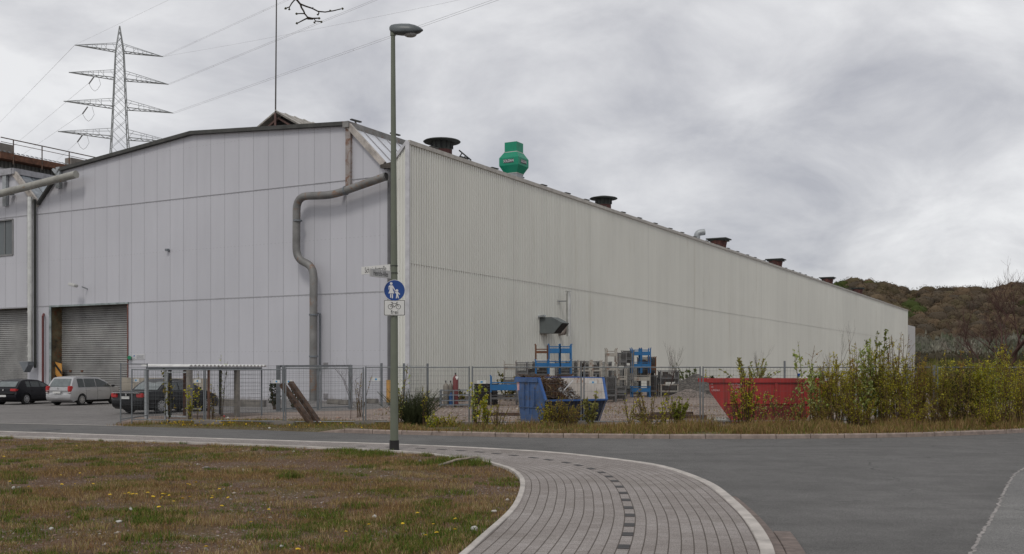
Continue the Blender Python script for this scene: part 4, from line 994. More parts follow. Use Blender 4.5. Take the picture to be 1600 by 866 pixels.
b = MB(); b.bar(P(TM - 1, S0, zrail), P(TM - 1, S1, zrail), 0.07); b.bar(P(TM - 1, S0, (zrail + zdeck) / 2 + 0.2), P(TM - 1, S1, (zrail + zdeck) / 2 + 0.2), 0.04)
s_ = S0 + 1.1
while s_ < S1: b.bar(P(TM - 1, s_, zdeck - 0.9), P(TM - 1, s_, zrail), 0.07); s_ += 2.6
b.build('railing', mat('railm', (0.10, 0.075, 0.06), 0.8, rust=0.3), ub)
b = MB()
for s_ in (3.6, 10.5, 13.5): b.frame_box(P(TM + 0.3, s_, zdeck + 0.1), B * 0.8, A * 1.4, (0, 0, 0.85))
each(b, 'roof_box', mat('rbox', (0.2, 0.18, 0.16), 0.8), ub)
# ------------------------------------------------------------------ hill and far woods
skl = [(-3000, 545), (600, 520), (1000, 500), (1200, 466), (1290, 444), (1340, 435), (1380, 439), (1424, 455), (1445, 450), (1480, 449), (1530, 448), (1570, 445), (1600, 439), (1700, 432), (1900, 445), (2300, 470), (4000, 500)]
def hill_h(X, Y):
    px = 800 + F * X / np.maximum(Y, 1); a = (HZ - np.interp(px, [q[0] for q in skl], [q[1] for q in skl])) / F
    top = a * 720 - 7.0; t = np.clip((Y - 370) / 350, 0, 1); t = t * t * (3 - 2 * t) * 0.85 + 0.15 * t
    return top * t * np.where(Y > 720, np.clip(1 - (Y - 720) / 900, 0, 1) ** 1.2, 1)
hx = np.linspace(-700, 1100, 120); hy = np.r_[np.linspace(365, 720, 30), np.linspace(740, 1600, 18)]
GX, GY = np.meshgrid(hx, hy); GZ = hill_h(GX, GY) + 0.0
GZ[0] = -1
V = np.stack([GX.ravel(), GY.ravel(), GZ.ravel()], 1); w_ = len(hx)
ii = (np.arange(len(hy) - 1)[:, None] * w_ + np.arange(w_ - 1)[None]).ravel()
soup('hill', V, np.stack([ii, ii + 1, ii + 1 + w_, ii + w_], 1), None, mat('hill_soil', (0.05, 0.038, 0.02), 0.95, 0.3, 0.02), smooth=True)['kind'] = 'structure'
bm = bmesh.new(); bmesh.ops.create_icosphere(bm, subdivisions=2, radius=1); bm.verts.index_update()
ICO = np.array([v.co for v in bm.verts]); ICF = np.array([[v.index for v in f.verts] for f in bm.faces]); bm.free()
def woods(name, X, Y, Z, Rd, cols, label, flakes=150, fl=0.9, vert=0.0, hh=0.85, m=None):
    n = len(X); nv = len(ICO)
    V = ICO[None] * (1 + rng.uniform(-0.13, 0.13, (n, nv, 1)))
    V = V * Rd[:, None, None] * np.array([1, 1, hh]) * 0.88 + np.stack([X, Y, Z], 1)[:, None]
    Fc = (ICF[None] + np.arange(n)[:, None, None] * nv).reshape(-1, 3)
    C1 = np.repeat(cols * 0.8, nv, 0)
    # loose twig-and-leaf flakes around every crown
    d = rng.normal(size=(n, flakes, 3)); d /= np.linalg.norm(d, axis=2)[:, :, None]; d[:, :, 2] = np.abs(d[:, :, 2]) * 1.1 - 0.25; d[:, :, 1] -= 0.25
    d /= np.linalg.norm(d, axis=2)[:, :, None]
    lob = 1 + 0.16 * np.sin(d[:, :, 0] * 5 + rng.uniform(0, 6, (n, 1))) * np.sin(d[:, :, 2] * 6 + rng.uniform(0, 6, (n, 1)))
    c = d * (Rd[:, None] * lob * rng.uniform(0.88, 1.04, (n, flakes)))[:, :, None] * np.array([1, 1, hh]) + np.stack([X, Y, Z], 1)[:, None]
    e1 = rng.normal(size=(n, flakes, 3)) * fl * 0.5; e2 = rng.normal(size=(n, flakes, 3)) * fl * 0.5
    if vert: e1 *= np.array([0.35, 0.35, 1.9]); e1[:, :, 2] = np.abs(e1[:, :, 2])
    T = np.stack([c - e2 * 0.5, c + e2 * 0.5, c + e1], 2).reshape(-1, 3)
    nf = n * flakes; F2 = np.arange(nf * 3).reshape(-1, 3) + n * nv
    cc = np.repeat(cols, flakes, 0) * rng.uniform(0.75, 1.3, (nf, 1)); C2 = np.repeat(cc, 3, 0)
    o = soup(name, np.r_[V.reshape(-1, 3), T], np.r_[Fc, F2], np.r_[C1, C2], m or vcmat('wood_mass', 0.9, 0, 0.05)); tag(o, label, 'woodland', kind='stuff'); return o
n = 5200; Yv = rng.uniform(385, 745, n); Xv = Yv * rng.uniform(0.20, 0.62, n)
# keep the crowns apart
order = np.argsort(rng.uniform(size=n)); keepi = []; cell = {}
for i in order:
    k = (int(Xv[i] / 6), int(Yv[i] / 6)); ok = True
    for a in (-1, 0, 1):
        for b in (-1, 0, 1):
            for j in cell.get((k[0] + a, k[1] + b), []):
                if (Xv[i] - Xv[j]) ** 2 + (Yv[i] - Yv[j]) ** 2 < 30: ok = False
    if ok: cell.setdefault(k, []).append(i); keepi.append(i)
Xv, Yv = Xv[keepi], Yv[keepi]; n = len(Xv); Rd = rng.uniform(3.2, 6.4, n); Zv = hill_h(Xv, Yv) + rng.uniform(1.5, 5, n)
cols = pick([(0.105, 0.082, 0.056), (0.118, 0.088, 0.057), (0.094, 0.074, 0.053), (0.114, 0.092, 0.055), (0.086, 0.070, 0.052), (0.126, 0.09, 0.057)], n, 0.12)
pxs = 800 + F * Xv / Yv; pys = HZ - F * (Zv - 2) / Yv
gsel = (rng.uniform(size=n) < 0.025) | ((np.hypot(pxs - 1425, pys - 488) < 14)) | ((np.hypot(pxs - 1312, pys - 452) < 14)); cols[gsel] = pick([(0.07, 0.085, 0.025), (0.055, 0.07, 0.022)], int(gsel.sum()))
dk = (rng.uniform(size=n) < 0.02) & (Yv > 690); cols[dk] = (0.02, 0.03, 0.015)
woods('hillside_forest', Xv, Yv, Zv, Rd, cols, 'brown leafless forest of rounded crowns covering the hill behind the hall', 260, 0.65)
n = 420; Yv = rng.uniform(300, 352, n); Xv = Yv * rng.uniform(0.30, 0.64, n); Zv = rng.uniform(3.5, 10.0, n) * np.clip((Yv - 280) / 60, 0.6, 1); Rd = rng.uniform(2.2, 3.8, n)
woods('willow_belt', Xv, Yv, Zv, Rd, pick([(0.17, 0.168, 0.135), (0.15, 0.152, 0.115), (0.19, 0.182, 0.145), (0.12, 0.13, 0.088)], n, 0.12), 'pale grey green belt of willows at the foot of the hill', 240, 0.85, 1.0, 1.15)
n = 260; Yv = rng.uniform(250, 285, n); Xv = Yv * rng.uniform(0.33, 0.66, n); Zv = rng.uniform(0.8, 3.6, n); Rd = rng.uniform(1.8, 3.0, n)
woods('dark_undergrowth', Xv, Yv, Zv, Rd, pick([(0.055, 0.06, 0.03), (0.04, 0.055, 0.022), (0.075, 0.065, 0.045)], n), 'dark green undergrowth in front of the willow belt', 150, 0.6, 0.6, 1.0)

n = 520; Yv = rng.uniform(62, 210, n); Xv = Yv * rng.uniform(0.405, 0.70, n); Rd = rng.uniform(0.8, 1.7, n) * (Yv / 110) ** 0.4; Zv = rng.uniform(0.3, 1.3, n)
woods('brushwood', Xv, Yv, Zv, Rd, pick([(0.10, 0.09, 0.035), (0.07, 0.07, 0.03), (0.13, 0.10, 0.05), (0.11, 0.11, 0.03)], n), 'low brown green brushwood on the waste ground right of the hall', 220, 0.28, 0.7, 1.0)
# ------------------------------------------------------------------ pylon and power lines
PYL = Vector((gnd(187, 600).x / gnd(187, 600).y * 190, 190, 0)); mp_ = 190 / F
STEEL = mat('pylon_steel', (0.24, 0.255, 0.255), 0.7, 0.15, 1)
py_ = thing('pylon', 'tall lattice electricity pylon with four crossarms rising behind the front roof', 'pylon', PYL)
zy = lambda y: H + (HZ - y) * mp_
ua = Vector((math.cos(R(-27)) * -1, math.sin(R(-27)) * 1, 0)); ua = Vector((math.cos(R(27)), math.sin(R(27)), 0)); ub_ = Vector((-ua.y, ua.x, 0))
def hwid(z): return np.interp(z, [0, zy(216), zy(81), zy(41)], [4.2, 1.38, 0.70, 0.03])
b = MB(); zs = [0]; z = 0
while z < zy(43): z += max(1.1, 1.9 * hwid(z)); zs.append(min(z, zy(41)))
for z0, z1 in zip(zs[:-1], zs[1:]):
    a0, a1 = hwid(z0), hwid(z1)
    cs = lambda a, z: [PYL + ua * (i * a) + ub_ * (j * a) + Vector((0, 0, z)) for i, j in ((-1, -1), (1, -1), (1, 1), (-1, 1))]
    c0, c1 = cs(a0, z0), cs(a1, z1)
    for j in range(4):
        b.bar(c0[j], c1[j], 0.14); b.bar(c0[j], c1[(j + 1) % 4], 0.055); b.bar(c0[(j + 1) % 4], c1[j], 0.055)
b.build('tower', STEEL, py_)
arms = [(81, 7.65), (124, 8.65), (169, 9.5), (216, 10.45)]; tips = {}
for k, (y, L) in enumerate(arms):
    z = zy(y); hwd = hwid(z); b = MB()
    for sgn in (-1, 1):
        tip = PYL + ua * (sgn * L) + Vector((0, 0, z + 0.15)); tips[(k, sgn)] = tip
        r0 = [PYL + ua * (sgn * hwd) + ub_ * (j * hwd) + Vector((0, 0, z)) for j in (-1, 1)]
        up = [PYL + ua * (sgn * hwid(z + 1.45)) + ub_ * (j * hwid(z + 1.45)) + Vector((0, 0, z + 1.45)) for j in (-1, 1)]
        for j in (0, 1): b.bar(r0[j], tip, 0.13); b.bar(up[j], tip, 0.07)
        nb_ = 9
        for q in range(nb_):
            f0, f1 = q / nb_, (q + 1) / nb_
            b.bar(r0[q % 2].lerp(tip, f0), r0[(q + 1) % 2].lerp(tip, f1), 0.08)
            if q % 2 == 0:
                b.bar(r0[0].lerp(tip, f0), up[0].lerp(tip, f1), 0.05); b.bar(r0[0].lerp(tip, f0 * 0.5 + 0.25), up[0].lerp(tip, f0 * .5 + .25), 0.05)
    b.build('crossarm', STEEL, py_)
for k, (x, y) in enumerate(((147, 120), (137, 167), (129, 211))):
    c = atY(x, y, 187); b = MB(); e = atY(x - 8, y + 11, 187.5); b.tube([c, e], 0.12, 5)
    b.tube([e] + [e.lerp(c + Vector((1.2, 0, -1.4)), t) + Vector((0, 0, -1.3 * math.sin(t * 3.14))) for t in (0.25, .5, .75, 1)] + [c + Vector((0.8, 0, 0))], 0.035, 4); b.build('insulator', mat('insul', (0.2, 0.2, 0.2), 0.4), py_)
WIRE = mat('wire', (0.42, 0.42, 0.43), 0.7, 0.05)
def wire(p0, p1, sag, r, label, ext=1.0, double=0.0):
    b = MB(); p0, p1 = Vector(p0), Vector(p1)
    for o in ((0,) if not double else (-double, double)):
        pts = []
        for i in range(25):
            t = i / 24 * ext; q = p0.lerp(p1, t) if t <= 1 else p1 + (p1 - p0) * (t - 1)
            q = q + Vector((0, 0, -sag * 4 * (t / ext) * (1 - t / ext) + o)); pts.append(q)
        b.tube(pts, r, 4)
    if double:
        for i in range(3, 24, 5):
            t = i / 24 * ext; q = p0 + (p1 - p0) * t + Vector((0, 0, -sag * 4 * (t / ext) * (1 - t / ext))); b.bar(q - Vector((0, 0, double)), q + Vector((0, 0, double)), 0.04)
    o = b.build('power_line', WIRE); place(o, p0); return tag(o, label, 'power line', 'power lines strung from the pylon')
wr = 0.018
wire(tips[(2, 1)], atY(780, -2, 120), 0, wr, 'lowest twin power line running right from the pylon, passing behind the lamp post', 2.0, 0.13)
wire(tips[(1, 1)], atY(594, -3, 138), 0, wr, 'middle twin power line running right from the pylon, leaving the picture between twig and lamp', 2.2, 0.11)
wire(tips[(0, 1)], atY(462, -6, 150), 0.0, wr * .8, 'steep power line running right from the tip of the highest right crossarm', 2.4, 0.1)
wire(tips[(0, 1)], atY(560, 24, 150), 0.8, wr * .7, 'flatter single power line running right from the tip of the highest right crossarm', 2.4)
wire(tips[(0, -1)], atY(272, -4, 150), 0, wr * .7, 'thin power line rising right from the highest left crossarm tip to the top edge', 2.4)
wire(tips[(0, -1)], atY(-30, 222, 420), 0, wr * 1.6, 'power line falling left from the tip of the highest left crossarm', 1.5)
for (x, y), (x2, y2), lb in (((140, 129), (-20, 262), 'power line falling left from the insulator of the second crossarm'), ((130, 177), (20, 252), 'power line falling left from the insulator of the third crossarm'), ((122, 221), (90, 250), 'short visible power line falling left from the insulator of the lowest crossarm')):
    wire(atY(x, y, 187.5), atY(x2, y2, 420), 0, wr * 1.5, lb, 1.5)

# ------------------------------------------------------------------ cars
TYRE = mat('tyre', (0.018, 0.018, 0.018), 0.85, 0.1, 5); RIM = mat('rim', (0.5, 0.5, 0.5), 0.35, 0.1, 5, metal=0.6)
GLASS = mat('car_glass', (0.045, 0.055, 0.055), 0.08, 0.15, 3, spec=0.8); GLASSR = mat('rear_glass', (0.12, 0.14, 0.14), 0.1, 0.2, 3, spec=0.9)
TAIL = mat('tail_red', (0.45, 0.03, 0.03), 0.25, 0.1, 5); PLATE = mat('number_plate', (0.6, 0.6, 0.58), 0.5, 0.03); CHROME = mat('chrome', (0.6, 0.6, 0.6), 0.2, 0.03, metal=0.9)
CLEAR = mat('lamp_clear', (0.5, 0.45, 0.43), 0.2, 0.1)
def car(name, label, loc, rz, k, L, Wd, Ht, paint, spec, cat='car'):
    T = thing(name, label, cat, loc, rz); Mx = WM[T.name]
    rb, rt, rm, ft, fb = spec['gh']; belt = spec['belt']; wr_, wx = spec['wr'], spec['wx']; deck = spec.get('deck')
    def w2(p): return Mx @ (Vector(p) * k)
    def hwd(x, z):
        e = max(0, (0.5 - x) / 0.5) ** 2 * 0.10 + max(0, (x - L + 0.8) / 0.8) ** 2 * 0.16
        return Wd / 2 * (1 - e) * (1 - 0.05 * max(0, (z - 0.62) / 0.4) ** 2 - 0.07 * max(0, (0.5 - z) / 0.3) ** 2)
    def arch(cx, up):
        r = wr_ + 0.055; pts = []
        for i in range(11):
            a = math.pi * (1 - i / 10) if up else 0
            pts.append((cx + r * math.cos(a), wr_ + r * math.sin(a) - 0.02))
        return pts
    top = [(0.05, 0.33), (0.0, 0.42), (0.0, 0.60), (0.04, 0.66), (0.05, 0.72), (0.06, 0.9), (rb if not deck else 0.08, belt - 0.01 if not deck else deck)]
    if deck: top += [(rb, belt + 0.02)]
    top += [(fb, belt), (fb + 0.3, belt - 0.05), (L - 0.45, belt - 0.20), (L - 0.12, belt - 0.33), (L - 0.02, 0.5), (L, 0.35), (L - 0.06, 0.22)]
    bot = [(L - 0.15, 0.19)] + arch(wx[1], True)[::-1] + arch(wx[0], True)[::-1] + [(0.25, 0.22)]
    bm = bmesh.new(); vs = [bm.verts.new((x, 0, z)) for x, z in top + bot]
    f = bm.faces.new(vs); r = bmesh.ops.extrude_face_region(bm, geom=[f]); up = [v for v in r['geom'] if isinstance(v, bmesh.types.BMVert)]
    for v in bm.verts: v.co.y = -1
    for v in up: v.co.y = 1
    for x in (0.12, 0.25, 0.45, 0.9, L / 2, L - 1.0, L - 0.6, L - 0.3, L - 0.12): bmesh.ops.bisect_plane(bm, geom=bm.verts[:] + bm.edges[:] + bm.faces[:], plane_co=(x, 0, 0), plane_no=(1, 0, 0))
    for z in (0.35, 0.5, 0.64, 0.78, 0.88): bmesh.ops.bisect_plane(bm, geom=bm.verts[:] + bm.edges[:] + bm.faces[:], plane_co=(0, 0, z), plane_no=(0, 0, 1))
    for yy in (-0.6, 0, 0.6): bmesh.ops.bisect_plane(bm, geom=bm.verts[:] + bm.edges[:] + bm.faces[:], plane_co=(0, yy, 0), plane_no=(0, 1, 0))
    for v in bm.verts:
        y = v.co.y; x = v.co.x
        v.co.y = y * hwd(v.co.x, v.co.z)
        bow = 0.10 * (1 - y * y)
        if x < 0.3: v.co.x -= bow * (0.3 - x) / 0.3
        if x > L - 0.5: v.co.x += bow * 1.3 * (x - L + 0.5) / 0.5
    bm.verts.index_update(); mb = MB(); mb.add([w2(v.co) for v in bm.verts], [tuple(v.index for v in q.verts) for q in bm.faces]); bm.free()
    body = mb.build('body', paint, T, smooth=32)
    # greenhouse
    zr = Ht; prof = [(rb, belt - 0.03), (rb + (rt - rb) * 0.55, belt + (zr - 0.08 - belt) * 0.62), (rt, zr - 0.07), (rt + 0.25, zr - 0.02), (rm, zr), (ft, zr - 0.05), (ft + (fb - ft) * 0.45, belt + (zr - 0.05 - belt) * 0.62), (fb, belt - 0.03)]
    yb, yt = Wd / 2 * 0.935, Wd / 2 * 0.72
    def gy(x, z):
        t = min(1, max(0, (z - belt) / (zr - belt))); e = max(0, (rt + 0.3 - x)) ** 2 * 0.12 + max(0, x - ft) ** 2 * 0.10
        return (yb + (yt - yb) * t ** 1.2) * (1 - min(0.2, e))
    bm = bmesh.new(); vs = [bm.verts.new((x, 0, z)) for x, z in prof]; f = bm.faces.new(vs); r = bmesh.ops.extrude_face_region(bm, geom=[f]); up = [v for v in r['geom'] if isinstance(v, bmesh.types.BMVert)]
    for v in bm.verts: v.co.y = -1
    for v in up: v.co.y = 1
    for x in np.arange(rb + .15, fb, 0.22): bmesh.ops.bisect_plane(bm, geom=bm.verts[:] + bm.edges[:] + bm.faces[:], plane_co=(x, 0, 0), plane_no=(1, 0, 0))
    for q in (0.25, 0.5, 0.75): bmesh.ops.bisect_plane(bm, geom=bm.verts[:] + bm.edges[:] + bm.faces[:], plane_co=(0, 0, belt + (zr - belt) * q), plane_no=(0, 0, 1))
    for yy in (-0.7, 0, 0.7): bmesh.ops.bisect_plane(bm, geom=bm.verts[:] + bm.edges[:] + bm.faces[:], plane_co=(0, yy, 0), plane_no=(0, 1, 0))
    for v in bm.verts:
        y = v.co.y; v.co.y = y * gy(v.co.x, v.co.z)
        if v.co.z > zr - 0.15: v.co.z += 0.03 * (1 - y * y)
    bm.verts.index_update(); mb = MB(); mb.add([w2(v.co) for v in bm.verts], [tuple(v.index for v in q.verts) for q in bm.faces]); bm.free()
    mb.build('roof', paint, T, smooth=32)
    zroof = lambda x: float(np.interp(x, [p[0] for p in prof], [p[1] for p in prof]))
    for sd in (-1, 1):
        for xa, xb in spec['win']:
            n = 6; bo, to = [], []
            for i in range(n + 1):
                x = xa + (xb - xa) * i / n; zt_ = min(zroof(x) - 0.085, zr - 0.12); z0 = belt + 0.035
                if zt_ < z0 + 0.012: zt_ = z0 + 0.012
                bo.append((x, z0)); to.append((x, zt_))
            mb = MB(); col = []
            for (x0, z0), (x1, z1) in zip(bo, to):
                for q in (0, 0.5, 1): z = z0 + (z1 - z0) * q; mb.v.append(w2((x0, sd * (gy(x0, z) + 0.012), z)))
            mb.f = [(3 * i + j, 3 * i + 3 + j, 3 * i + 4 + j, 3 * i + 1 + j) for i in range(n) for j in (0, 1)]
            mb.build('window', GLASS, T)
        if spec.get('trim'):
            mb = MB(); xa, xb = spec['win'][0][0] - 0.03, spec['win'][-1][1] + 0.03; pt = []
            for i in range(13): x = xa + (xb - xa) * i / 12; z = max(belt + 0.03, min(zroof(x) - 0.06, zr - 0.095)); pt.append(w2((x, sd * (gy(x, z) + 0.015), z)))
            mb.tube(pt, 0.014, 4); mb.tube([w2((xa, sd * (gy(xa, belt) + .015), belt + 0.015)), w2((xb, sd * (gy(xb, belt) + .015), belt + 0.015))], 0.012, 4); mb.build('window_trim', CHROME, T)
    for nm, (xa, za), (xb, zb_), g_, inset in (('rear_window', (rb, belt + 0.05), (rt, zr - 0.13), GLASSR, 0.12), ('windscreen', (fb - 0.05, belt + 0.04), (ft, zr - 0.09), GLASS, 0.09)):
        mb = MB(); d = -0.02 if nm == 'rear_window' else 0.02; nn_ = 5
        for i in range(nn_ + 1):
            z = za + (zb_ - za) * i / nn_; pr2 = prof[:3] if nm == 'rear_window' else prof[5:]
            x = float(np.interp(z, [p[1] for p in pr2], [p[0] for p in pr2])) if nm == 'rear_window' else float(np.interp(z, [p[1] for p in pr2[::-1]], [p[0] for p in pr2[::-1]]))
            for j in range(5): y = (j / 2 - 1) * (gy(x, z) - inset); mb.v.append(w2((x + d, y, z + 0.012)))
        mb.f = [(5 * i + j, 5 * i + j + 1, 5 * i + 6 + j, 5 * i + 5 + j) for i in range(nn_) for j in range(4)]
        mb.build(nm, g_, T, smooth=40)
    for cx in wx:
        for sd in (-1, 1):
            y = sd * (Wd / 2 - 0.11); ax = Matrix.Rotation(rz, 3, 'Z') @ Matrix.Rotation(R(-90) * sd, 3, 'X')
            c = w2((cx, y, wr_)); mb = MB(); r = wr_ * k
            mb.lathe(c, [(r * 0.62, -0.10 * k), (r * 0.93, -0.10 * k), (r, -0.07 * k), (r, 0.07 * k), (r * 0.93, 0.10 * k), (r * 0.64, 0.09 * k)], 22, ax); wl = mb.build('wheel', TYRE, T, smooth=40)
            mb = MB(); mb.lathe(c, [(r * 0.63, 0.06 * k), (r * 0.66, 0.105 * k), (r * 0.60, 0.105 * k), (r * 0.57, 0.07 * k)], 22, ax)
            for q in range(spec.get('spk', 8)):
                a = 2 * math.pi * q / spec.get('spk', 8); p0 = c + ax @ Vector((0, 0, 0.10 * k)); p1 = c + ax @ Vector((r * .62 * math.cos(a), r * .62 * math.sin(a), 0.095 * k)); mb.bar(p0, p1, 0.05 * k, 0.02 * k, up=ax @ Vector((0, 0, 1)))
            mb.lathe(c, [(r * 0.16, 0.08 * k), (r * 0.16, 0.115 * k)], 10, ax); mb.build('rim', RIM, wl)
    rot = Matrix.Rotation(rz, 3, 'Z')
    def rb3(nm, c, size, rad, m, **kk): mb = MB(); mb.rbox(w2(c), tuple(q * k for q in size), rad * k, rot @ kk.pop('rm', Matrix.Identity(3))); return mb.build(nm, m, T, smooth=40, **kk)
    tz_, th, tw = spec['tail']
    for sd in (-1, 1):
        y = sd * (hwd(0.1, tz_) - tw / 2 + 0.012); rb3('tail_light', (0.09, y, tz_), (0.26, tw, th), 0.035, TAIL)
        if spec.get('clear'): rb3('reversing_light', (0.075, y, tz_ - th / 2 - 0.045), (0.24, tw, 0.08), 0.03, CLEAR)
        rb3('mirror', (fb - 0.42, sd * (yb + 0.10), belt + 0.08), (0.12, 0.2, 0.13), 0.03, spec.get('mirror', paint))
        hl = rb3('headlight', (L - 0.22, sd * (hwd(L - .25, .6) - 0.15), 0.64), (0.34, 0.30, 0.13), 0.04, CLEAR)
    rb3('number_plate', (-0.125, 0, spec['plate']), (0.02, 0.5, 0.11), 0.004, PLATE)
    rb3('bumper_strip', (-0.03, 0, spec.get('strip', 0.66)), (0.16, Wd * 0.80, 0.03), 0.008, spec.get('stripm', DARK))
    rb3('emblem', (-0.06, 0, spec.get('emb', 0.86)), (0.03, 0.09, 0.09), 0.012, CHROME)
    rb3('underbody', (L / 2, 0, 0.24), (L - 0.9, Wd * 0.72, 0.16), 0.03, BLACK)
    for sd in (-1, 1):
        for x in spec['seam']:
            mb = MB(); pt = [w2((x, sd * (hwd(x, z) + 0.001), z)) for z in (0.30, 0.5, 0.64, 0.78, belt)]; mb.tube(pt, 0.007 * k, 4); mb.build('door_seam', BLACK, T)
        for x in spec['handle']: rb3('door_handle', (x, sd * (hwd(x, .82) + 0.015), 0.83), (0.18, 0.03, 0.03), 0.01, paint)
    return T
PB = mat('paint_black', (0.008, 0.008, 0.011), 0.35, 0.1, 3, spec=0.25, coat=0.12); PS = mat('paint_silver', (0.43, 0.43, 0.435), 0.32, 0.05, 3, metal=0.35, coat=0.5); PD = mat('paint_anthracite', (0.010, 0.0105, 0.012), 0.35, 0.1, 3, spec=0.25, coat=0.12)
def carpos(px, py, hd, Wd, k):               # rear right corner at pixel -> origin (centre of the rear)
    g = gnd(px, py); return g + Vector((-math.sin(hd), math.cos(hd), 0)) * (Wd / 2 * k), hd
p, h = carpos(27, 633.2, R(77), 1.8, .94)
car('hatchback', 'black hatchback parked in front of the left roller door', p, h, 0.94, 4.25, 1.8, 1.46, PB, dict(gh=(0.10, 0.62, 1.35, 2.05, 3.15), belt=0.98, wr=0.33, wx=(0.80, 3.38), win=((0.86, 1.2), (1.26, 1.98), (2.04, 2.82)), tail=(0.86, 0.15, 0.42), plate=0.52, seam=(1.2, 2.0, 2.95), handle=(1.3, 2.2), spk=9))
p, h = carpos(112, 634.5, R(73.5), 1.8, .95)
car('people_carrier', 'silver people carrier parked in front of the right roller door', p, h, 0.95, 4.47, 1.8, 1.62, PS, dict(gh=(0.06, 0.45, 1.35, 2.4, 3.85), belt=0.99, wr=0.325, wx=(0.86, 3.56), win=((0.62, 1.12), (1.18, 2.06), (2.12, 3.05), (3.1, 3.55)), tail=(0.94, 0.32, 0.20), plate=0.74, seam=(1.2, 2.15, 3.25), handle=(1.4, 2.35), spk=10, mirror=BLACK, clear=True, strip=0.85, stripm=PS, emb=0.97))
p, h = carpos(225, 648.3, R(67), 1.88, 1.0)
car('saloon_car', 'dark grey saloon car with chrome window trim parked behind the mesh shelter', p, h, 1.0, 5.05, 1.88, 1.50, PD, dict(gh=(1.02, 1.75, 2.35, 2.95, 3.9), belt=0.98, deck=0.97, wr=0.345, wx=(1.08, 4.15), win=((1.45, 2.2), (2.27, 3.3)), tail=(0.82, 0.20, 0.36), plate=0.72, seam=(1.55, 2.24, 3.35), handle=(1.75, 2.5), spk=10, trim=True, strip=0.93, stripm=CHROME, emb=0.85))

# ------------------------------------------------------------------ street lamp and its signs
LP = gnd(616, 703.5, ZP); Yl = LP.y; ml = Yl / F
zl = lambda y: H + (HZ - y) * ml; xl = lambda x: (x - 800) * ml
GRNP = mat('pole_green', (0.135, 0.15, 0.112), 0.6, 0.10, 1.5)
lamp = thing('street_lamp', 'tall grey green street lamp with black foot at the edge of the paved path', 'street lamp', LP)
b = MB(); tx = -0.03; b.tube([LP + Vector((0, 0, 0.0)), LP + Vector((0, 0, 0.4)), LP + Vector((0, 0, zl(480))), LP + Vector((tx, 0, zl(52)))], [0.100, 0.096, 0.083, 0.050], 20); b.build('pole', GRNP, lamp, smooth=40)
b = MB(); b.tube([LP - Vector((0, 0, 0.05)), LP + Vector((0, 0, zl(688) - ZP))], [0.118, 0.112], 20); b.build('foot', mat('foot_black', (0.012, 0.01, 0.01), 0.6, 0.3, 4), lamp, smooth=40)
secs = [(608.5, 42, 47, .03), (611, 39, 51, .08), (617, 37.6, 54, .12), (627, 36.8, 55, .15), (639, 37, 55.3, .16), (648, 39, 54, .15), (655, 42, 51.5, .11), (661, 46.3, 48, .03)]
b = MB()
for x, yt_, yb_, hw_ in secs:
    zt_, zb_ = zl(yt_), zl(yb_); zm = zb_ + (zt_ - zb_) * 0.22
    for ang in range(12):
        a = 2 * math.pi * ang / 12; yy = math.cos(a) * hw_; s_ = math.sin(a)
        zz_ = zm + (zt_ - zm) * s_ if s_ > 0 else zm + (zm - zb_) * s_
        b.v.append(Vector((xl(x), Yl + yy, zz_)))
b.f = [(i * 12 + j, i * 12 + (j + 1) % 12, (i + 1) * 12 + (j + 1) % 12, (i + 1) * 12 + j) for i in range(len(secs) - 1) for j in range(12)] + [tuple(range(12)), tuple(range((len(secs) - 1) * 12, len(secs) * 12))]
hd_ = b.build('lamp_hood', mat('hoodm', (0.10, 0.115, 0.12), 0.4, 0.15, 3), lamp, smooth=50)
b = MB()
for (xa, r0, dz) in ((0, 0.15, 0.01), (0, 0.135, -0.03), (0, 0.09, -0.055), (0, 0.02, -0.066)):
    for j in range(14): a = 2 * math.pi * j / 14; b.v.append(Vector((xl(641) + r0 * 1.05 * math.cos(a), Yl + r0 * 0.75 * math.sin(a), zl(54) + dz)))
b.f = [(i * 14 + j, i * 14 + (j + 1) % 14, (i + 1) * 14 + (j + 1) % 14, (i + 1) * 14 + j) for i in range(3) for j in range(14)] + [tuple(range(14)), tuple(range(42, 56))]
b.build('glass_bowl', mat('bowl', (0.32, 0.32, 0.31), 0.15, 0.1), lamp, smooth=50)
b = MB(); b.tube([Vector((xl(614), Yl, zl(56))), Vector((xl(614), Yl, zl(48)))], 0.065, 12); b.build('neck', GRNP, lamp)
SW = mat('sign_white', (0.62, 0.62, 0.60), 0.5, 0.05, 4); SB = mat('sign_blue', (0.004, 0.05, 0.235), 0.4, 0.05); SK = mat('sign_black', (0.02, 0.02, 0.02), 0.6, 0.03); SG = mat('sign_grey', (0.42, 0.42, 0.41), 0.5, 0.06)
WHT = mat('sign_symbol_white', (0.62, 0.62, 0.62), 0.5, 0.02)
def disc(c, r, th=0.006, n=40, y0=0):
    b = MB(); vs = [Vector((c.x + r * math.cos(2 * math.pi * i / n), c.y, c.z + r * math.sin(2 * math.pi * i / n))) for i in range(n)]; return b.prism(vs, (0, th, 0))
cS = Vector((xl(617.2), Yl - 0.115, zl(454.5))); rS = 16.7 * ml
ps = thing('pedestrian_sign', 'round blue sign with white adult and child, on the lamp post', 'road sign', cS)
disc(cS, rS).build('sign_rim', WHT, ps); disc(cS - Vector((0, .004, 0)), rS * 0.955, 0.003).build('sign_face', SB, ps)
def shape(b, pts, y=-0.010, sc=1.0):         # symbol outline in px relative to the disc centre
    b.prism([Vector((cS.x + x * ml, cS.y + y, cS.z - z * ml)) for x, z in pts], (0, 0.003, 0)); return b
def circ(cx, cy, r, n=16): return [(cx + r * math.cos(2 * math.pi * i / n), cy + r * math.sin(2 * math.pi * i / n)) for i in range(n)]
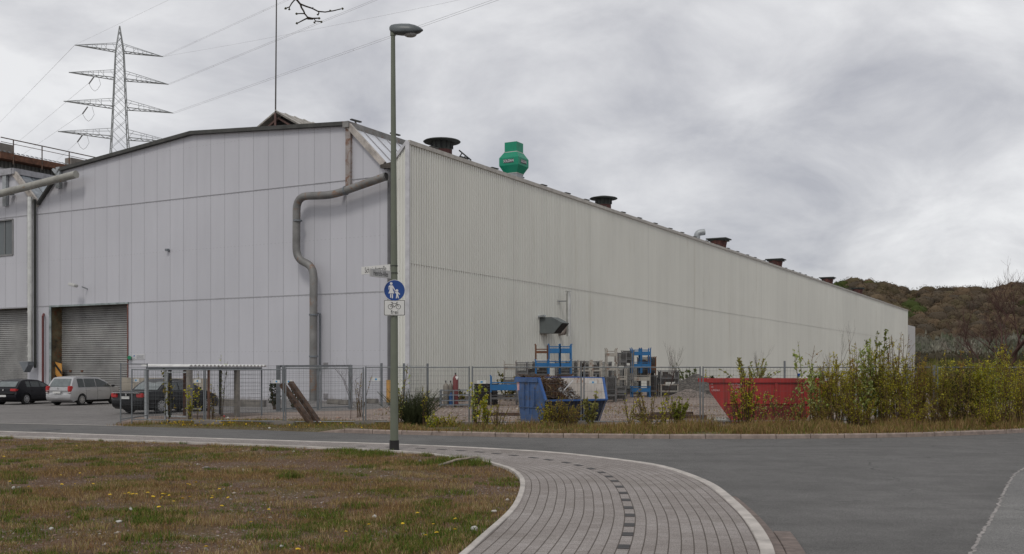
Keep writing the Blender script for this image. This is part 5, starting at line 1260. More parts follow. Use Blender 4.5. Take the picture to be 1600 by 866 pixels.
b = MB(); shape(b, circ(-5.0, -10.6, 2.1)); shape(b, [(-7.2, -7.9), (-3.0, -7.9), (-1.6, -6.2), (1.2, -0.6), (2.6, 0.9), (1.8, 1.7), (0.2, 0.3), (-2.9, -4.6), (-2.3, -1.0), (-0.2, 4.7), (-9.4, 4.7), (-7.2, -1.2), (-7.3, -5.2), (-8.2, -5.0), (-8.0, -1.2), (-8.9, -1.2), (-9.1, -6.4)])
shape(b, [(-6.6, 5.4), (-4.9, 5.4), (-5.0, 11.4), (-6.6, 11.4)]); shape(b, [(-3.8, 5.4), (-2.2, 5.4), (-2.3, 12.4), (-3.8, 12.4)]); b.build('adult_symbol', WHT, ps)
b = MB(); shape(b, circ(4.1, 0.2, 2.0)); shape(b, [(1.9, 3.2), (2.6, 2.4), (5.6, 2.4), (8.9, 6.0), (8.2, 6.9), (5.8, 4.9), (6.0, 8.0), (7.0, 12.2), (5.5, 12.4), (4.4, 8.8), (3.6, 12.4), (2.1, 12.4), (2.9, 8.2), (2.9, 5.2), (1.5, 4.2), (0.2, 2.2), (0.9, 1.4)]); b.build('child_symbol', WHT, ps)
pc = Vector((xl(617.2), Yl - 0.115, zl(481.5))); hw_, hh_ = 16.6 * ml, 12.2 * ml
bs = thing('cycle_sign', 'white rectangular sign with bicycle symbol and the word frei, under the blue disc', 'road sign', pc - Vector((0, 0, hh_)))
def rrect(c, w, h, r, y, th):
    pts = []
    for sx, sy, a0 in ((1, 1, 0), (-1, 1, 90), (-1, -1, 180), (1, -1, 270)):
        for i in range(5): a = R(a0 + i * 22.5); pts.append(Vector((c.x + sx * (w - r) + r * math.cos(a), c.y + y, c.z + sy * (h - r) + r * math.sin(a))))
    return MB().prism(pts, (0, th, 0))
rrect(pc, hw_, hh_, 0.02, 0.002, 0.006).build('sign_panel', SW, bs)
rrect(pc, hw_ * 0.97, hh_ * 0.96, 0.018, -0.001, 0.003).build('border', SK, bs); rrect(pc, hw_ * 0.92, hh_ * 0.90, 0.014, -0.004, 0.003).build('sign_face', SW, bs)
b = MB(); q3 = lambda x, z: Vector((pc.x + x * ml, pc.y - 0.006, pc.z - z * ml))
def ring(b, cx, cz, r, t): b.tube([q3(cx + r * math.cos(a), cz + r * math.sin(a)) for a in np.linspace(0, 2 * math.pi, 21)], t, 4)
ring(b, -6.2, -1.6, 3.5, 0.0052); ring(b, 6.2, -1.6, 3.5, 0.0052)
for u_, v_ in (((-6.2, -1.6), (-3.2, -6.6)), ((-3.2, -6.6), (3.6, -6.4)), ((-3.6, -5.6), (0.2, -1.2)), ((0.2, -1.2), (3.7, -6.2)), ((-6.2, -1.6), (0.2, -1.2)), ((3.3, -8.6), (6.2, -1.6)), ((3.3, -8.6), (5.2, -8.8)), ((-3.2, -6.6), (-3.8, -8.3)), ((-5.4, -8.4), (-2.4, -8.4))): b.tube([q3(*u_), q3(*v_)], 0.005, 4)
b.build('bicycle_symbol', SK, bs)
text_mb('frei', 0.135, q3(0.3, 6.9), (1, 0, 0), (0, 0, 1)).build('lettering', SK, bs)
for c in (q3(0, -11.8),):
    b = MB(); b.tube([LP + Vector((0, 0, c.z - 0.01 - ZP)), LP + Vector((0, 0, c.z + 0.02 - ZP))], 0.095, 14); b.build('sign_clamp', GALVD, lamp)
def street_sign(name, txt, label, ang, yc, length, hgt, m):
    d = Vector((-math.cos(ang), math.sin(ang), 0)); st = Vector((LP.x - 0.02, Yl - 0.02, zl(yc))); o = st + d * 0.10
    T = thing(name, label, 'street sign', st); nrm = Vector((-d.y, d.x, 0));
    if nrm.y > 0: nrm = -nrm
    b = MB(); b.frame_box(o - Vector((0, 0, hgt / 2)) - nrm * 0.012, d * length, nrm * 0.024, (0, 0, hgt)); b.build('sign_panel', m, T)
    text_mb(txt, hgt * 0.98, o + d * length / 2 + nrm * 0.013 - Vector((0, 0, 0.005)), -d, (0, 0, 1), squeeze=length * 0.86 / (hgt * 0.98 * len(txt) * 0.52)).build('lettering', SK, T)
    q_ = 0.05; b = MB(); b.tube([LP + Vector((0, 0, st.z + q_ - 0.008 - ZP)), LP + Vector((0, 0, st.z + q_ + 0.008 - ZP))], 0.09, 14); b.build('clamp', DARK, T); return T
street_sign('street_name_sign', 'Schmiedestraße', 'white street name sign partly hidden behind the grey one on the lamp post', R(40), 418.9, 1.0, 0.185, SW)
street_sign('street_name_sign', 'Henrichs-Allee', 'grey Henrichs-Allee street name sign on the lamp post, in front of the white one', R(-57), 430.2, 0.73, 0.18, SG)

# ------------------------------------------------------------------ fences
FG = mat('fence_steel', (0.165, 0.178, 0.188), 0.5, 0.12, 3, metal=0.3); FW = mat('fence_wire', (0.085, 0.09, 0.095), 0.6, 0.1, 3, metal=0.1)
BLOCK = mat('fence_block', (0.19, 0.17, 0.15), 0.9, 0.2, 4)
def mobile_fence(p0, p1, label, zt=1.95, foot=True, z0=0.1):
    p0, p1 = Vector(p0), Vector(p1); d = (p1 - p0); L = d.length; d.normalize()
    T = thing('mobile_fence', label, 'fence', p0, 0, 'mobile mesh fence panels along the verge'); up = Vector((0, 0, 1)); b = MB()
    for q in (p0, p1): b.tube([q, q + up * (zt + 0.03)], 0.023, 8)
    b.tube([p0 + up * zt, p1 + up * zt], 0.02, 6); b.tube([p0 + up * (z0 + 0.08), p1 + up * (z0 + 0.08)], 0.02, 6); b.build('frame', FG, T)
    b = MB(); n = int(L / 0.115)
    for i in range(1, n): q = p0 + d * (L * i / n); b.bar(q + up * (z0 + 0.1), q + up * zt, 0.0034)
    for z in list(np.arange(z0 + 0.3, zt - 0.1, 0.26)) + [zt - 0.12]: b.bar(p0 + up * z, p1 + up * z, 0.005)
    b.build('wire_mesh', FW, T)
    if foot: b = MB(); b.rbox(p1 + Vector((0.05, 0, 0.13)), (0.7, 0.24, 0.15), 0.02); b.build('foot_block', BLOCK, T)
def fp(px, py=665): return gnd(px, py, 0.08) - Vector((0, 0, 0.04))
mobile_fence(fp(188.5, 661.5), fp(230, 655), 'short leftmost fence panel turning back beside the parking lot', 2.1, foot=False)
mobile_fence(fp(206, 661.8), fp(318.5, 663.5), 'fence panel in front of the mesh shelter, left of the small sign', 1.9)
mobile_fence(fp(321, 663.5), fp(443, 665.5), 'fence panel in front of the right half of the shelter, left of the leaning timbers', 1.9)
mobile_fence(fp(446.5, 665.5), fp(567.5, 665.5), 'fence panel crossed by the leaning timbers', 1.95)
mobile_fence(fp(571.5, 665.5), fp(733, 667), 'fence panel behind the foot of the street lamp', 1.98)
mobile_fence(fp(738, 667), fp(908, 665.5), 'fence panel left of the middle of the blue skip', 1.98)
mobile_fence(fp(912.5, 665.5), fp(1094, 665), 'fence panel between the blue skip and the red skip', 1.98)
mobile_fence(fp(1098.5, 665), fp(1282, 664), 'fence panel in front of the red skip', 1.98)
mobile_fence(fp(1286, 664), fp(1461, 662), 'fence panel buried in the tall green hedge shrubs', 1.98)
mobile_fence(fp(1465, 662), fp(1645, 657), 'rightmost fence panel buried in the shrubs', 1.98)
def fence_sign(px, py, w, label, Y=None):
    g_ = gnd(px, 665); Y = Y or g_.y - 0.07; c = atY(px, py, Y); m_ = Y / F
    T = thing('notice', label, 'sign', c - Vector((0, 0, 0.08)), 0, 'small white notices on the mesh fences')
    b = MB(); b.box(c, (w * m_, 0.012, 5.2 * m_)); b.build('notice_board', SW, T)
    b = MB(); b.box(c - Vector((0, 0.008, 0)), (w * 0.24 * m_, 0.006, 2.8 * m_)); b.build('blue_mark', mat('lblue', (0.08, 0.30, 0.55), 0.5), T)
for a_ in ((212.5, 594.5, 9, 'small white notice on the fence above the boot of the saloon car'), (308.5, 595.5, 11, 'small white notice on the fence in front of the left concrete shelter post'), (432, 596.3, 11, 'small white notice left of the paired gate posts'), (451, 596.3, 11.5, 'small white notice just above the leaning timbers'),
           (587.5, 592.8, 13.5, 'small white notice on the fence left of the lamp post'), (752.5, 597, 14.5, 'small white notice above the stack of black pallets'), (926.5, 597.5, 12, 'small white notice on the fence in front of the blue skip'), (1292.5, 593, 10, 'small white notice half hidden by the leftmost hedge shrub')): fence_sign(*a_)
# permanent mesh fence with double gate
def post(name, label, q, zt, w, cat='post', group=None):
    b = MB(); b.frame_box(q - Vector((w / 2, w / 2, 0.05)), (w, 0, 0), (0, w, 0), (0, 0, zt + 0.05)); o = b.build(name, FG); place(o, q); return tag(o, label, cat, group)
def mesh_run(T, p0, p1, z0, zt, dv=0.10, name='wire_mesh', hz=0.2):
    b = MB(); d = p1 - p0; n = int(d.length / dv)
    for i in range(n + 1): q = p0 + d * (i / n); b.bar(q + Vector((0, 0, z0)), q + Vector((0, 0, zt)), 0.0042)
    for z in np.arange(z0 + 0.02, zt + 0.01, hz): b.bar(p0 + Vector((0, 0, z)), p1 + Vector((0, 0, z)), 0.0065)
    b.build(name, FW, T)
gL, gM, gR = gnd(438, 643), gnd(497, 641), gnd(547.5, 639.5)
G = thing('mesh_gate', 'closed double mesh gate with grey steel frame left of the lamp post', 'gate', gL)
for q, w, zt in ((gL + Vector((-.09, 0, 0)), 0.17, 2.12), (gL + Vector((0.14, 0, 0)), 0.12, 2.12), (gR, 0.17, 2.15)): b = MB(); b.frame_box(q - Vector((w / 2, w / 2, 0.0)), (w, 0, 0), (0, w, 0), (0, 0, zt)); b.build('gate_post', FG, G)
b = MB(); b.bar(gL + Vector((0, 0, 2.08)), gR + Vector((0, 0, 2.1)), 0.08, 0.09); b.build('top_rail', FG, G)
b = MB(); b.bar(gM, gM + Vector((0, 0, 2.1)), 0.11); b.bar(gM + Vector((0.14, 0, 0.05)), gM + Vector((0.14, 0, 2.05)), 0.06); b.bar(gL + Vector((0, 0, .12)), gM + Vector((0, 0, .12)), 0.06); b.bar(gM + Vector((.14, 0, .12)), gR + Vector((0, 0, .12)), 0.06); b.build('gate_leaf_frame', FG, G)
mesh_run(G, gL, gM, 0.12, 2.05); mesh_run(G, gM + Vector((.14, 0, 0)), gR, 0.12, 2.05)
f1, f2, f3 = gnd(596, 635), gnd(631, 633), gnd(668, 630)
PF = thing('mesh_fence', 'green grey double rod mesh fence running right from the gate behind the lamp post', 'fence', gR)
for q in (f1, f2, f3): b = MB(); b.frame_box(q - Vector((0.05, 0.05, 0)), (0.11, 0, 0), (0, .11, 0), (0, 0, 2.25)); b.build('fence_post', FG, PF)
for a_, c_ in ((gR, f1), (f1, f2), (f2, f3)): mesh_run(PF, a_, c_, 0.08, 2.15)
PF2 = thing('mesh_fence', 'low mesh fence between the shelter and the left gate post', 'fence', gnd(408, 644.5))
mesh_run(PF2, gnd(409, 644.8), gL, 0.08, 2.1)

# ------------------------------------------------------------------ mesh shelter
SB_ = gnd(296, 656); rot = Matrix.Rotation(math.atan2(A.y, A.x), 3, 'Z')
sA = lambda s, t, z=0: SB_ + A * s + B * t + Vector((0, 0, z))
SH = thing('shelter', 'open mesh shelter with white corrugated roof beside the saloon car', 'shelter', SB_)
Ls, Ws, ZT = 4.0, 2.35, 2.05
b = MB(); n = 42
for i in range(n):
    s0, s1 = -0.15 + (Ls + 0.3) * i / n, -0.15 + (Ls + 0.3) * (i + 1) / n; z0, z1 = (0.0, 0.05) if i % 2 == 0 else (0.05, 0.0)
    b.add([sA(s0, -0.15, ZT + z0), sA(s1, -0.15, ZT + z1), sA(s1, Ws + 0.15, ZT + z1 + 0.02), sA(s0, Ws + 0.15, ZT + z0 + 0.02)] + [sA(s0, -0.15, ZT + z0 + .03), sA(s1, -0.15, ZT + z1 + .03), sA(s1, Ws + 0.15, ZT + z1 + 0.05), sA(s0, Ws + 0.15, ZT + z0 + 0.05)], [(0, 1, 2, 3), (7, 6, 5, 4), (0, 4, 5, 1), (3, 2, 6, 7), (0, 3, 7, 4), (1, 5, 6, 2)])
b.build('corrugated_roof', mat('roofwhite', (0.62, 0.62, 0.60), 0.6, 0.1), SH)
b = MB()
for t in (0.0, Ws): b.bar(sA(0, t, ZT - 0.07), sA(Ls, t, ZT - 0.07), 0.07, 0.1)
for s in (0, Ls / 2, Ls): b.bar(sA(s, 0, ZT - 0.07), sA(s, Ws, ZT - 0.07), 0.07, 0.1)
b.build('roof_frame', GALVD, SH)
for s, t, w, m in ((0, 0, 0.17, CONCD), (Ls * 0.64, 0, 0.17, CONCD), (0, Ws, 0.11, GALV), (0, Ws * 0.55, 0.06, GALV), (Ls, 0, 0.05, GALVD), (Ls * .3, Ws, 0.1, DARK), (Ls * 0.25, 0.0, 0.07, RUST), (Ls * .5, Ws, 0.1, RUST), (Ls, Ws, 0.08, DARK)):
    b = MB(); b.frame_box(sA(s, t, 0) - A * w / 2 - B * w / 2, A * w, B * w, (0, 0, ZT - 0.12)); b.build('post', m, SH, label='broad concrete post' if m is CONCD else None)
for (a_, c_) in (((0, 0), (Ls, 0)), ((0, 0), (0, Ws)), ((Ls, 0), (Ls, Ws)), ((0, Ws), (Ls, Ws))): mesh_run(SH, sA(*a_), sA(*c_), 0.1, ZT - 0.15, 0.12, 'mesh_wall', 0.16)
b = MB(); b.bar(sA(-0.03, 0.1, 0.1), sA(-.03, 0.1, ZT - .2), 0.05); b.bar(sA(-.03, Ws * .5, 0.1), sA(-.03, Ws * .5, ZT - .2), 0.05); b.bar(sA(-.03, .1, ZT - .22), sA(-.03, Ws * .5, ZT - .22), 0.05); b.bar(sA(-.03, .1, .12), sA(-.03, Ws * .5, .12), 0.05); b.build('door_frame', GALV, SH)
# low walls behind the cars
b = MB(); q0, q1 = gnd(190, 630), gnd(318, 636); b.frame_box(q0, q1 - q0, (0.1, 0.3, 0), (0, 0, 1.45)); o = place(b.build('low_wall', mat('beige_wall', (0.36, 0.32, 0.26), 0.9, 0.15, 2)), q0); tag(o, 'low beige concrete wall behind the saloon car', 'wall')
b = MB(); q0, q1 = gnd(335, 634.5), gnd(412, 636.5); b.frame_box(q0, q1 - q0, (0.05, 0.4, 0), (0, 0, 0.35)); o = place(b.build('low_kerb_wall', CONCD), q0); tag(o, 'low dark concrete sill right of the shelter posts', 'wall')

# ------------------------------------------------------------------ leaning timbers, blocks
for (x0, y0, x1, y1, lb) in ((441, 601, 489, 666, 'left of the two dark timbers leaning on the fence'), (454, 598, 501, 665.5, 'right and higher of the two dark timbers leaning on the fence')):
    f0 = gnd(x1, y1, 0.08); t0 = atY(x0, y0, f0.y + 0.75); b = MB(); b.bar(f0, t0, 0.19, 0.13); o = place(b.build('timber', mat('old_timber', (0.075, 0.045, 0.03), 0.9, 0.45, 5, bmp=0.006)), f0); tag(o, lb, 'timber', 'timbers leaning on the fence')
for x, y, w, lb in ((523, 631.5, .85, 'concrete block on the ground right of the gate middle, against the front wall'), (538, 632.5, .6, 'flat dark concrete block next to the right gate post'), (581, 630.5, .7, 'concrete block at the wall foot left of the fence post'), (400, 633, .6, 'small concrete block beside the duct foot')):
    q = gnd(x, y); b = MB(); b.rbox(q + Vector((0, 0, 0.13)), (w, 0.4, 0.27), 0.04, Matrix.Rotation(-0.4, 3, 'Z')); o = place(b.build('concrete_block', CONCD), q); tag(o, lb, 'concrete block', 'concrete blocks near the front wall')
for x, y, lb in ((424, 663.5, 'pair of concrete fence feet left of the leaning timbers'), (588, 663, 'long concrete fence foot left of the lamp post'), (330, 664, 'concrete fence foot in the yellow flowers in front of the shelter')):
    q = gnd(x, y, 0.08); b = MB(); b.rbox(q + Vector((0, 0, 0.07)), (0.75, 0.24, 0.14), 0.02); o = place(b.build('fence_foot', BLOCK), q); tag(o, lb, 'fence foot', 'loose fence feet on the verge')

# ------------------------------------------------------------------ skips
SBL = mat('skip_blue', (0.05, 0.105, 0.24), 0.65, 0.28, 1.6, rust=0.2, rustcol=(0.10, 0.09, 0.09)); SBD = mat('skip_blue_rim', (0.03, 0.10, 0.30), 0.6, 0.15, 2); SIN = mat('skip_inside', (0.5, 0.46, 0.42), 0.75, 0.15, 1.5, rust=0.18, rustcol=(0.25, 0.12, 0.06)); SND = mat('skip_navy', (0.012, 0.02, 0.045), 0.6, 0.3, 2)
ph = R(33); K0 = gnd(852, 663.5, 0.05); ex = Vector((math.cos(ph), math.sin(ph), 0)); ey = Vector((-math.sin(ph), math.cos(ph), 0))
KT = thing('blue_skip', 'blue builders skip with white inside and garden waste heaped in it', 'skip', K0)
Lk = 2.45; kp = lambda x, y, z: K0 + ex * x + ey * y + Vector((0, 0, z))
endp = [(0.18, 0.0), (1.55, 0.0), (1.85, 1.58), (0.42, 1.58), (-0.02, 0.80)]
b = MB(); b.prism([kp(0.0 + 0.12 * (1.58 - z) * -0 , y, z) for y, z in endp], ex * 0.05); b.build('end_panel', SBL, KT)
b = MB(); b.prism([kp(Lk - 0.05 + (0.38 * z / 1.58), y, z) for y, z in endp], ex * 0.05); b.build('end_panel', SIN, KT)
b = MB(); b.prism([kp(Lk + 0.004 + (0.38 * z / 1.58), y, z) for y, z in endp], ex * 0.03); b.build('outer_end_panel', SBL, KT)
b = MB(); b.add([kp(0, 0.18, 0), kp(Lk, 0.18, 0), kp(Lk + .19, -0.02, 0.80), kp(0, -0.02, 0.80), kp(0, 0.23, 0.02), kp(Lk, 0.23, 0.02), kp(Lk + .19, 0.03, 0.80), kp(0, 0.03, 0.80)], [(0, 1, 2, 3), (7, 6, 5, 4), (3, 2, 6, 7), (0, 4, 5, 1), (0, 3, 7, 4), (1, 5, 6, 2)]); b.build('front_panel', SND, KT)
b = MB(); b.add([kp(0, 1.55, 0), kp(Lk, 1.55, 0), kp(Lk + .38, 1.85, 1.58), kp(0, 1.85, 1.58), kp(0, 1.5, 0.02), kp(Lk, 1.5, 0.02), kp(Lk + .38, 1.8, 1.58), kp(0, 1.8, 1.58)], [(0, 1, 2, 3), (7, 6, 5, 4), (3, 2, 6, 7), (0, 4, 5, 1), (0, 3, 7, 4), (1, 5, 6, 2)]); b.build('back_panel', SIN, KT)
b = MB(); b.add([kp(0, .18, .03), kp(Lk, .18, .03), kp(Lk, 1.55, .03), kp(0, 1.55, .03)], [(0, 1, 2, 3)]); b.build('floor_panel', SND, KT)
b = MB()
for sx, fx in ((0, 0), (1, .38)):
    x = lambda z: sx * Lk + fx * z / 1.58 + (0.02 if sx else 0.02)
    for (y0, z0), (y1, z1) in ((endp[4], endp[3]), (endp[3], endp[2])): b.bar(kp(x(z0), y0, z0), kp(x(z1), y1, z1), 0.09, 0.07)
b.bar(kp(0, -0.02, .82), kp(Lk + .2, -0.02, .82), 0.08, 0.06); b.bar(kp(0, 1.85, 1.6), kp(Lk + .4, 1.85, 1.6), 0.08, 0.06); b.build('rim', SBD, KT)
b = MB(); b.frame_box(kp(-0.05, 0.42, 1.45), ey * 1.45, ex * 0.06, (0, 0, 0.14)); b.frame_box(kp(-.03, .95, 0.35), ey * 0.05, ex * 0.04, (0, 0, 1.1)); b.frame_box(kp(-.04, .62, 0.62), ey * 0.1, ex * 0.05, (0, 0, 0.62)); b.frame_box(kp(-.03, 0.1, 0.55), ey * 1.5, ex * 0.03, (0, 0, 0.04)); b.frame_box(kp(-.04, 1.25, 0.5), ey * 0.05, ex * 0.05, (0, 0, 0.9)); b.build('stiffener', SBL, KT)
b = MB(); b.frame_box(kp(-0.012, 1.62, 1.15), ey * 0.12, ex * 0.01, (0, 0, 0.3)); b.build('reflector', mat('reflector', (0.6, 0.35, 0.38), 0.4), KT)
# waste inside
n = 2600; X_ = rng.uniform(0.05, 2.1, n); Yy = rng.uniform(0.1, 1.75, n); top = 0.84 + 0.84 * np.clip(Yy, 0, 1.5) / 1.6 + 0.12 * np.sin(X_ * 3 + 1) - np.clip(X_ - 1.65, 0, 1) * 1.7
Zt = np.clip(rng.uniform(0.9, 1.07, n) * top, 0.1, 1.62)
b = MB(); gxn, gyn = 12, 10
for i in range(gxn + 1):
    for j in range(gyn + 1):
        x = 0.05 + 2.1 * i / gxn; y = 0.10 + 1.68 * j / gyn; tp_ = 0.80 + 0.84 * min(y, 1.5) / 1.6 + 0.12 * math.sin(x * 3 + 1) - max(0, x - 1.65) * 1.8 + 0.12 * noise.noise(Vector((x * 4, y * 4, 0))); b.v.append(kp(x, y, max(0.06, tp_)))
b.f = [(i * (gyn + 1) + j, (i + 1) * (gyn + 1) + j, (i + 1) * (gyn + 1) + j + 1, i * (gyn + 1) + j + 1) for i in range(gxn) for j in range(gyn)]
wm = b.build('garden_waste', mat('waste', (0.05, 0.03, 0.02), 0.95, 0.5, 7, bmp=0.02, bscale=12)); tag(wm, 'heap of brown garden waste and rubble lying in the blue skip', 'waste', kind='stuff')
ctr = np.stack([np.array(kp(x, y, z)) for x, y, z in zip(X_, Yy, Zt)]); e1 = rng.normal(size=(n, 3)) * 0.06; e2 = rng.normal(size=(n, 3)) * 0.02
cw_ = pick([(0.07, 0.04, 0.025), (0.11, 0.06, 0.035), (0.045, 0.03, 0.02), (0.14, 0.10, 0.05)], n, .3); wsel = (X_ > 1.1) & (X_ < 1.9) & (Yy < 1.0) & (rng.uniform(size=n) < 0.6); cw_[wsel] = (0.42, 0.42, 0.42)
o = soup('waste_twigs', np.stack([ctr - e1, ctr + e1, ctr + e2], 1).reshape(-1, 3), np.arange(n * 3).reshape(-1, 3), np.repeat(cw_, 3, 0), vcmat('waste_bits', 0.9)); tag(o, 'loose twigs and pale scraps on top of the waste in the blue skip', 'waste', kind='stuff')
b = MB(); b.tube([kp(1.0, .3, 1.15), kp(1.55, .5, 1.5)], 0.018, 5); o = place(b.build('metal_rod', mat('palerod', (0.5, 0.5, 0.5), 0.5)), kp(1.0, .3, 1.15)); tag(o, 'thin pale rod sticking out of the waste in the blue skip', 'rod')

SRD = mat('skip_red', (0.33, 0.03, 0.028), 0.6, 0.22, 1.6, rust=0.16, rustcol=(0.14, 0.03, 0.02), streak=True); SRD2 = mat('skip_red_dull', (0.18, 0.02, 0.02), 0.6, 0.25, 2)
KR = gnd(1106, 661.5, 0.05); mr = KR.y / F; K2 = thing('red_skip', 'long red skip with white lettering standing behind the mesh fence', 'skip', KR)
rx = lambda px: (px - 1106) * mr; rz_ = lambda y: H + (HZ - y) * mr; q2 = lambda x, y, z: KR + Vector((x, y, z - KR.z))
zt_ = rz_(592.5); prof2 = [(rx(1107), rz_(596)), (rx(1109), rz_(612)), (rx(1144), 0.08), (rx(1256), 0.08), (rx(1292), rz_(612)), (rx(1294), rz_(594))]
b = MB(); b.add([q2(x, 0.0, z) for x, z in prof2] + [q2(x + (0.36 if k_ < 3 else 0), 1.75, z) for k_, (x, z) in enumerate(prof2)], [tuple(range(6)), tuple(range(11, 5, -1))] + [(i, i + 6, i + 7, i + 1) for i in range(5)]); b.build('body', SRD, K2)
b = MB(); b.frame_box(q2(rx(1105), -0.06, rz_(598)), (rx(1296) - rx(1105), 0, 0), (0, 0.07, 0), (0, 0, 0.14)); b.frame_box(q2(rx(1105), 1.74, rz_(598)), (rx(1296) - rx(1105), 0, 0), (0, 0.07, 0), (0, 0, 0.14)); b.frame_box(q2(rx(1105), -0.0, rz_(598)), (.07, 0, 0), (0.34, 1.8, 0), (0, 0, 0.14)); b.frame_box(q2(rx(1293.5), -0.0, rz_(598)), (.07, 0, 0), (0, 1.8, 0), (0, 0, 0.14)); b.build('rim', SRD, K2)
b = MB(); b.frame_box(q2(rx(1210), -0.07, rz_(628)), (0.11, 0, 0), (0, 0.09, 0), (0, 0, rz_(599) - rz_(628))); b.frame_box(q2(rx(1136), -0.05, rz_(631.5)), (rx(1268) - rx(1136), 0, 0), (0, 0.12, 0), (0, 0, 0.06)); b.build('stiffener', SRD, K2)
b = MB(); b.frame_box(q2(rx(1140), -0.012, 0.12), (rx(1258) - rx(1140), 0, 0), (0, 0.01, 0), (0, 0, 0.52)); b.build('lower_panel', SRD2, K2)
b = MB()
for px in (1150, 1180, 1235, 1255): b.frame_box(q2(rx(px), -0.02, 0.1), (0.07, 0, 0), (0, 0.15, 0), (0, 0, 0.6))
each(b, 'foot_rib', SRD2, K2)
b = MB(); b.tube([q2(rx(1286), 0.1, rz_(615)), q2(rx(1286), -0.12, rz_(615))], 0.09, 12); b.build('lifting_lug', SRD, K2)
LWT = mat('faded_white', (0.6, 0.42, 0.42), 0.7, 0.05)
b = MB()
for tx_, px, py, sz in (('H', 1112, 600.5, .10), ('10', 1112.5, 605, .09), ('UREAU', 1118, 610, .09), ('Lutz Pauls', 1149, 600.5, .12), ('Container', 1150, 604.7, .085), ('Tel.', 1149, 608, .08), ('02324', 1149, 612, .09)): text_mb(tx_, sz, q2(rx(px), -0.012, rz_(py)), (1, 0, 0), (0, 0, 1), b)
b.build('lettering', LWT, K2)

# ------------------------------------------------------------------ racks, cages, cylinders, pallets
BLU = mat('rack_blue', (0.01, 0.12, 0.30), 0.55, 0.12, 2, rust=0.06); WHR = mat('rack_white', (0.34, 0.32, 0.28), 0.7, 0.25, 2, rust=0.2); BRN = mat('rack_rusty', (0.12, 0.06, 0.035), 0.85, 0.3, 2, rust=0.4); GRR = mat('rack_grey', (0.13, 0.13, 0.13), 0.7, 0.25, 2, rust=0.1); MSH = mat('cage_mesh', (0.055, 0.052, 0.05), 0.7, 0.2)
def rack(px, pw, Y, z0, hgt, m, label, group='stacked steel racks in the yard', dz=0.26, bz=0.35, dep=1.0, mesh=False, rz=0.0):
    m_ = Y / F; w = pw * m_; c = Vector(((px - 800) * m_, Y, z0)); T = thing('mesh_cage' if mesh else 'steel_rack', label, 'cage' if mesh else 'rack', c, rz, group); Mx = WM[T.name]
    L_ = lambda x, y, z: Mx @ Vector((x, y, z)); x0, x1 = -w / 2, w / 2
    for x in (x0, x1):
        for y in (0, dep):
            b = MB(); b.bar(L_(x, y, 0), L_(x, y, hgt - 0.08), 0.075); sx = 1 if x > 0 else -1; b.bar(L_(x, y, hgt - 0.09), L_(x + 0.05 * sx, y, hgt), 0.09, 0.05); b.build('post', m, T)
    for y in (0, dep): b = MB(); b.frame_box(L_(x0, y - 0.02, bz), L_(x1, y - .02, bz) - L_(x0, y - .02, bz), L_(x0, y + .03, bz) - L_(x0, y - .02, bz), (0, 0, dz)); b.build('beam', m, T)
    for x in (x0, x1): b = MB(); b.bar(L_(x, 0, bz + dz / 2), L_(x, dep, bz + dz / 2), 0.05, dz); b.build('side_beam', m, T)
    if not mesh:
        b = MB(); b.bar(L_(x0, 0, bz + dz + 0.1), L_(x1, 0, bz + dz + .1), 0.05, 0.04); b.bar(L_(x0, dep, bz + dz + 0.1), L_(x1, dep, bz + dz + .1), 0.05, 0.04); each(b, 'rail', m, T)
    if mesh:
        b = MB()
        for y in (0, dep):
            for i in range(int(w / 0.07) + 1): x = x0 + w * i / int(w / 0.07); b.bar(L_(x, y, 0.12), L_(x, y, hgt - 0.1), 0.023)
            for z in np.arange(0.15, hgt - 0.05, 0.085): b.bar(L_(x0, y, z), L_(x1, y, z), 0.02)
        for x in (x0, x1):
            for i in range(int(dep / 0.09)): y = dep * i / int(dep / 0.09); b.bar(L_(x, y, 0.12), L_(x, y, hgt - .1), 0.023)
        if int(px * 7 + z0 * 3) % 3:
            q_ = MB(); hh_2 = hgt * (0.45 + 0.4 * ((px * 13) % 7) / 7); rr2 = random.Random(px)
            for _ in range(9): sz = (w * rr2.uniform(.25, .6), dep * rr2.uniform(.2, .5), hh_2 * rr2.uniform(.3, .6)); q_.box(L_(rr2.uniform(-.2, .2) * w, dep * rr2.uniform(.3, .7), 0.15 + sz[2] / 2 + rr2.uniform(0, .5) * hh_2), sz, Matrix.Rotation(rr2.uniform(-.5, .5), 3, 'Z') @ Matrix.Rotation(rr2.uniform(-.3, .3), 3, 'X'))
            q_.build('scrap_load', (RUST, GRR, mat('load_brown', (0.07, 0.05, 0.038), 0.9, 0.4, 5))[int(px) % 3], T)
        b.build('mesh_wall', MSH, T); b = MB(); b.bar(L_(x0, 0, hgt - .05), L_(x1, 0, hgt - .05), 0.05); b.bar(L_(x0, 0, hgt * .5), L_(x1, 0, hgt * .5), 0.04); b.build('rail', m, T)
    return T
U = 0.83
rack(866.5, 17, 58, U * 3, 0.87, BLU, 'left one of the two highest blue racks, beside the rusty brown one'); rack(884, 17, 58, U * 3, 0.87, BLU, 'right one of the two highest blue racks below the air intake'); rack(866.5, 17, 58, U * 2, U, BLU, 'blue rack under the left one of the two highest blue racks'); rack(884, 17, 58, U * 2, U, BLU, 'blue rack under the right one of the two highest blue racks')
rack(875.5, 35, 58, U, U, BRN, 'rusty rack third from top in the tall left stack, above the blue skip'); rack(875.5, 35, 58, 0, U, BRN, 'bottom rusty rack of the tall left stack, behind the blue skip')
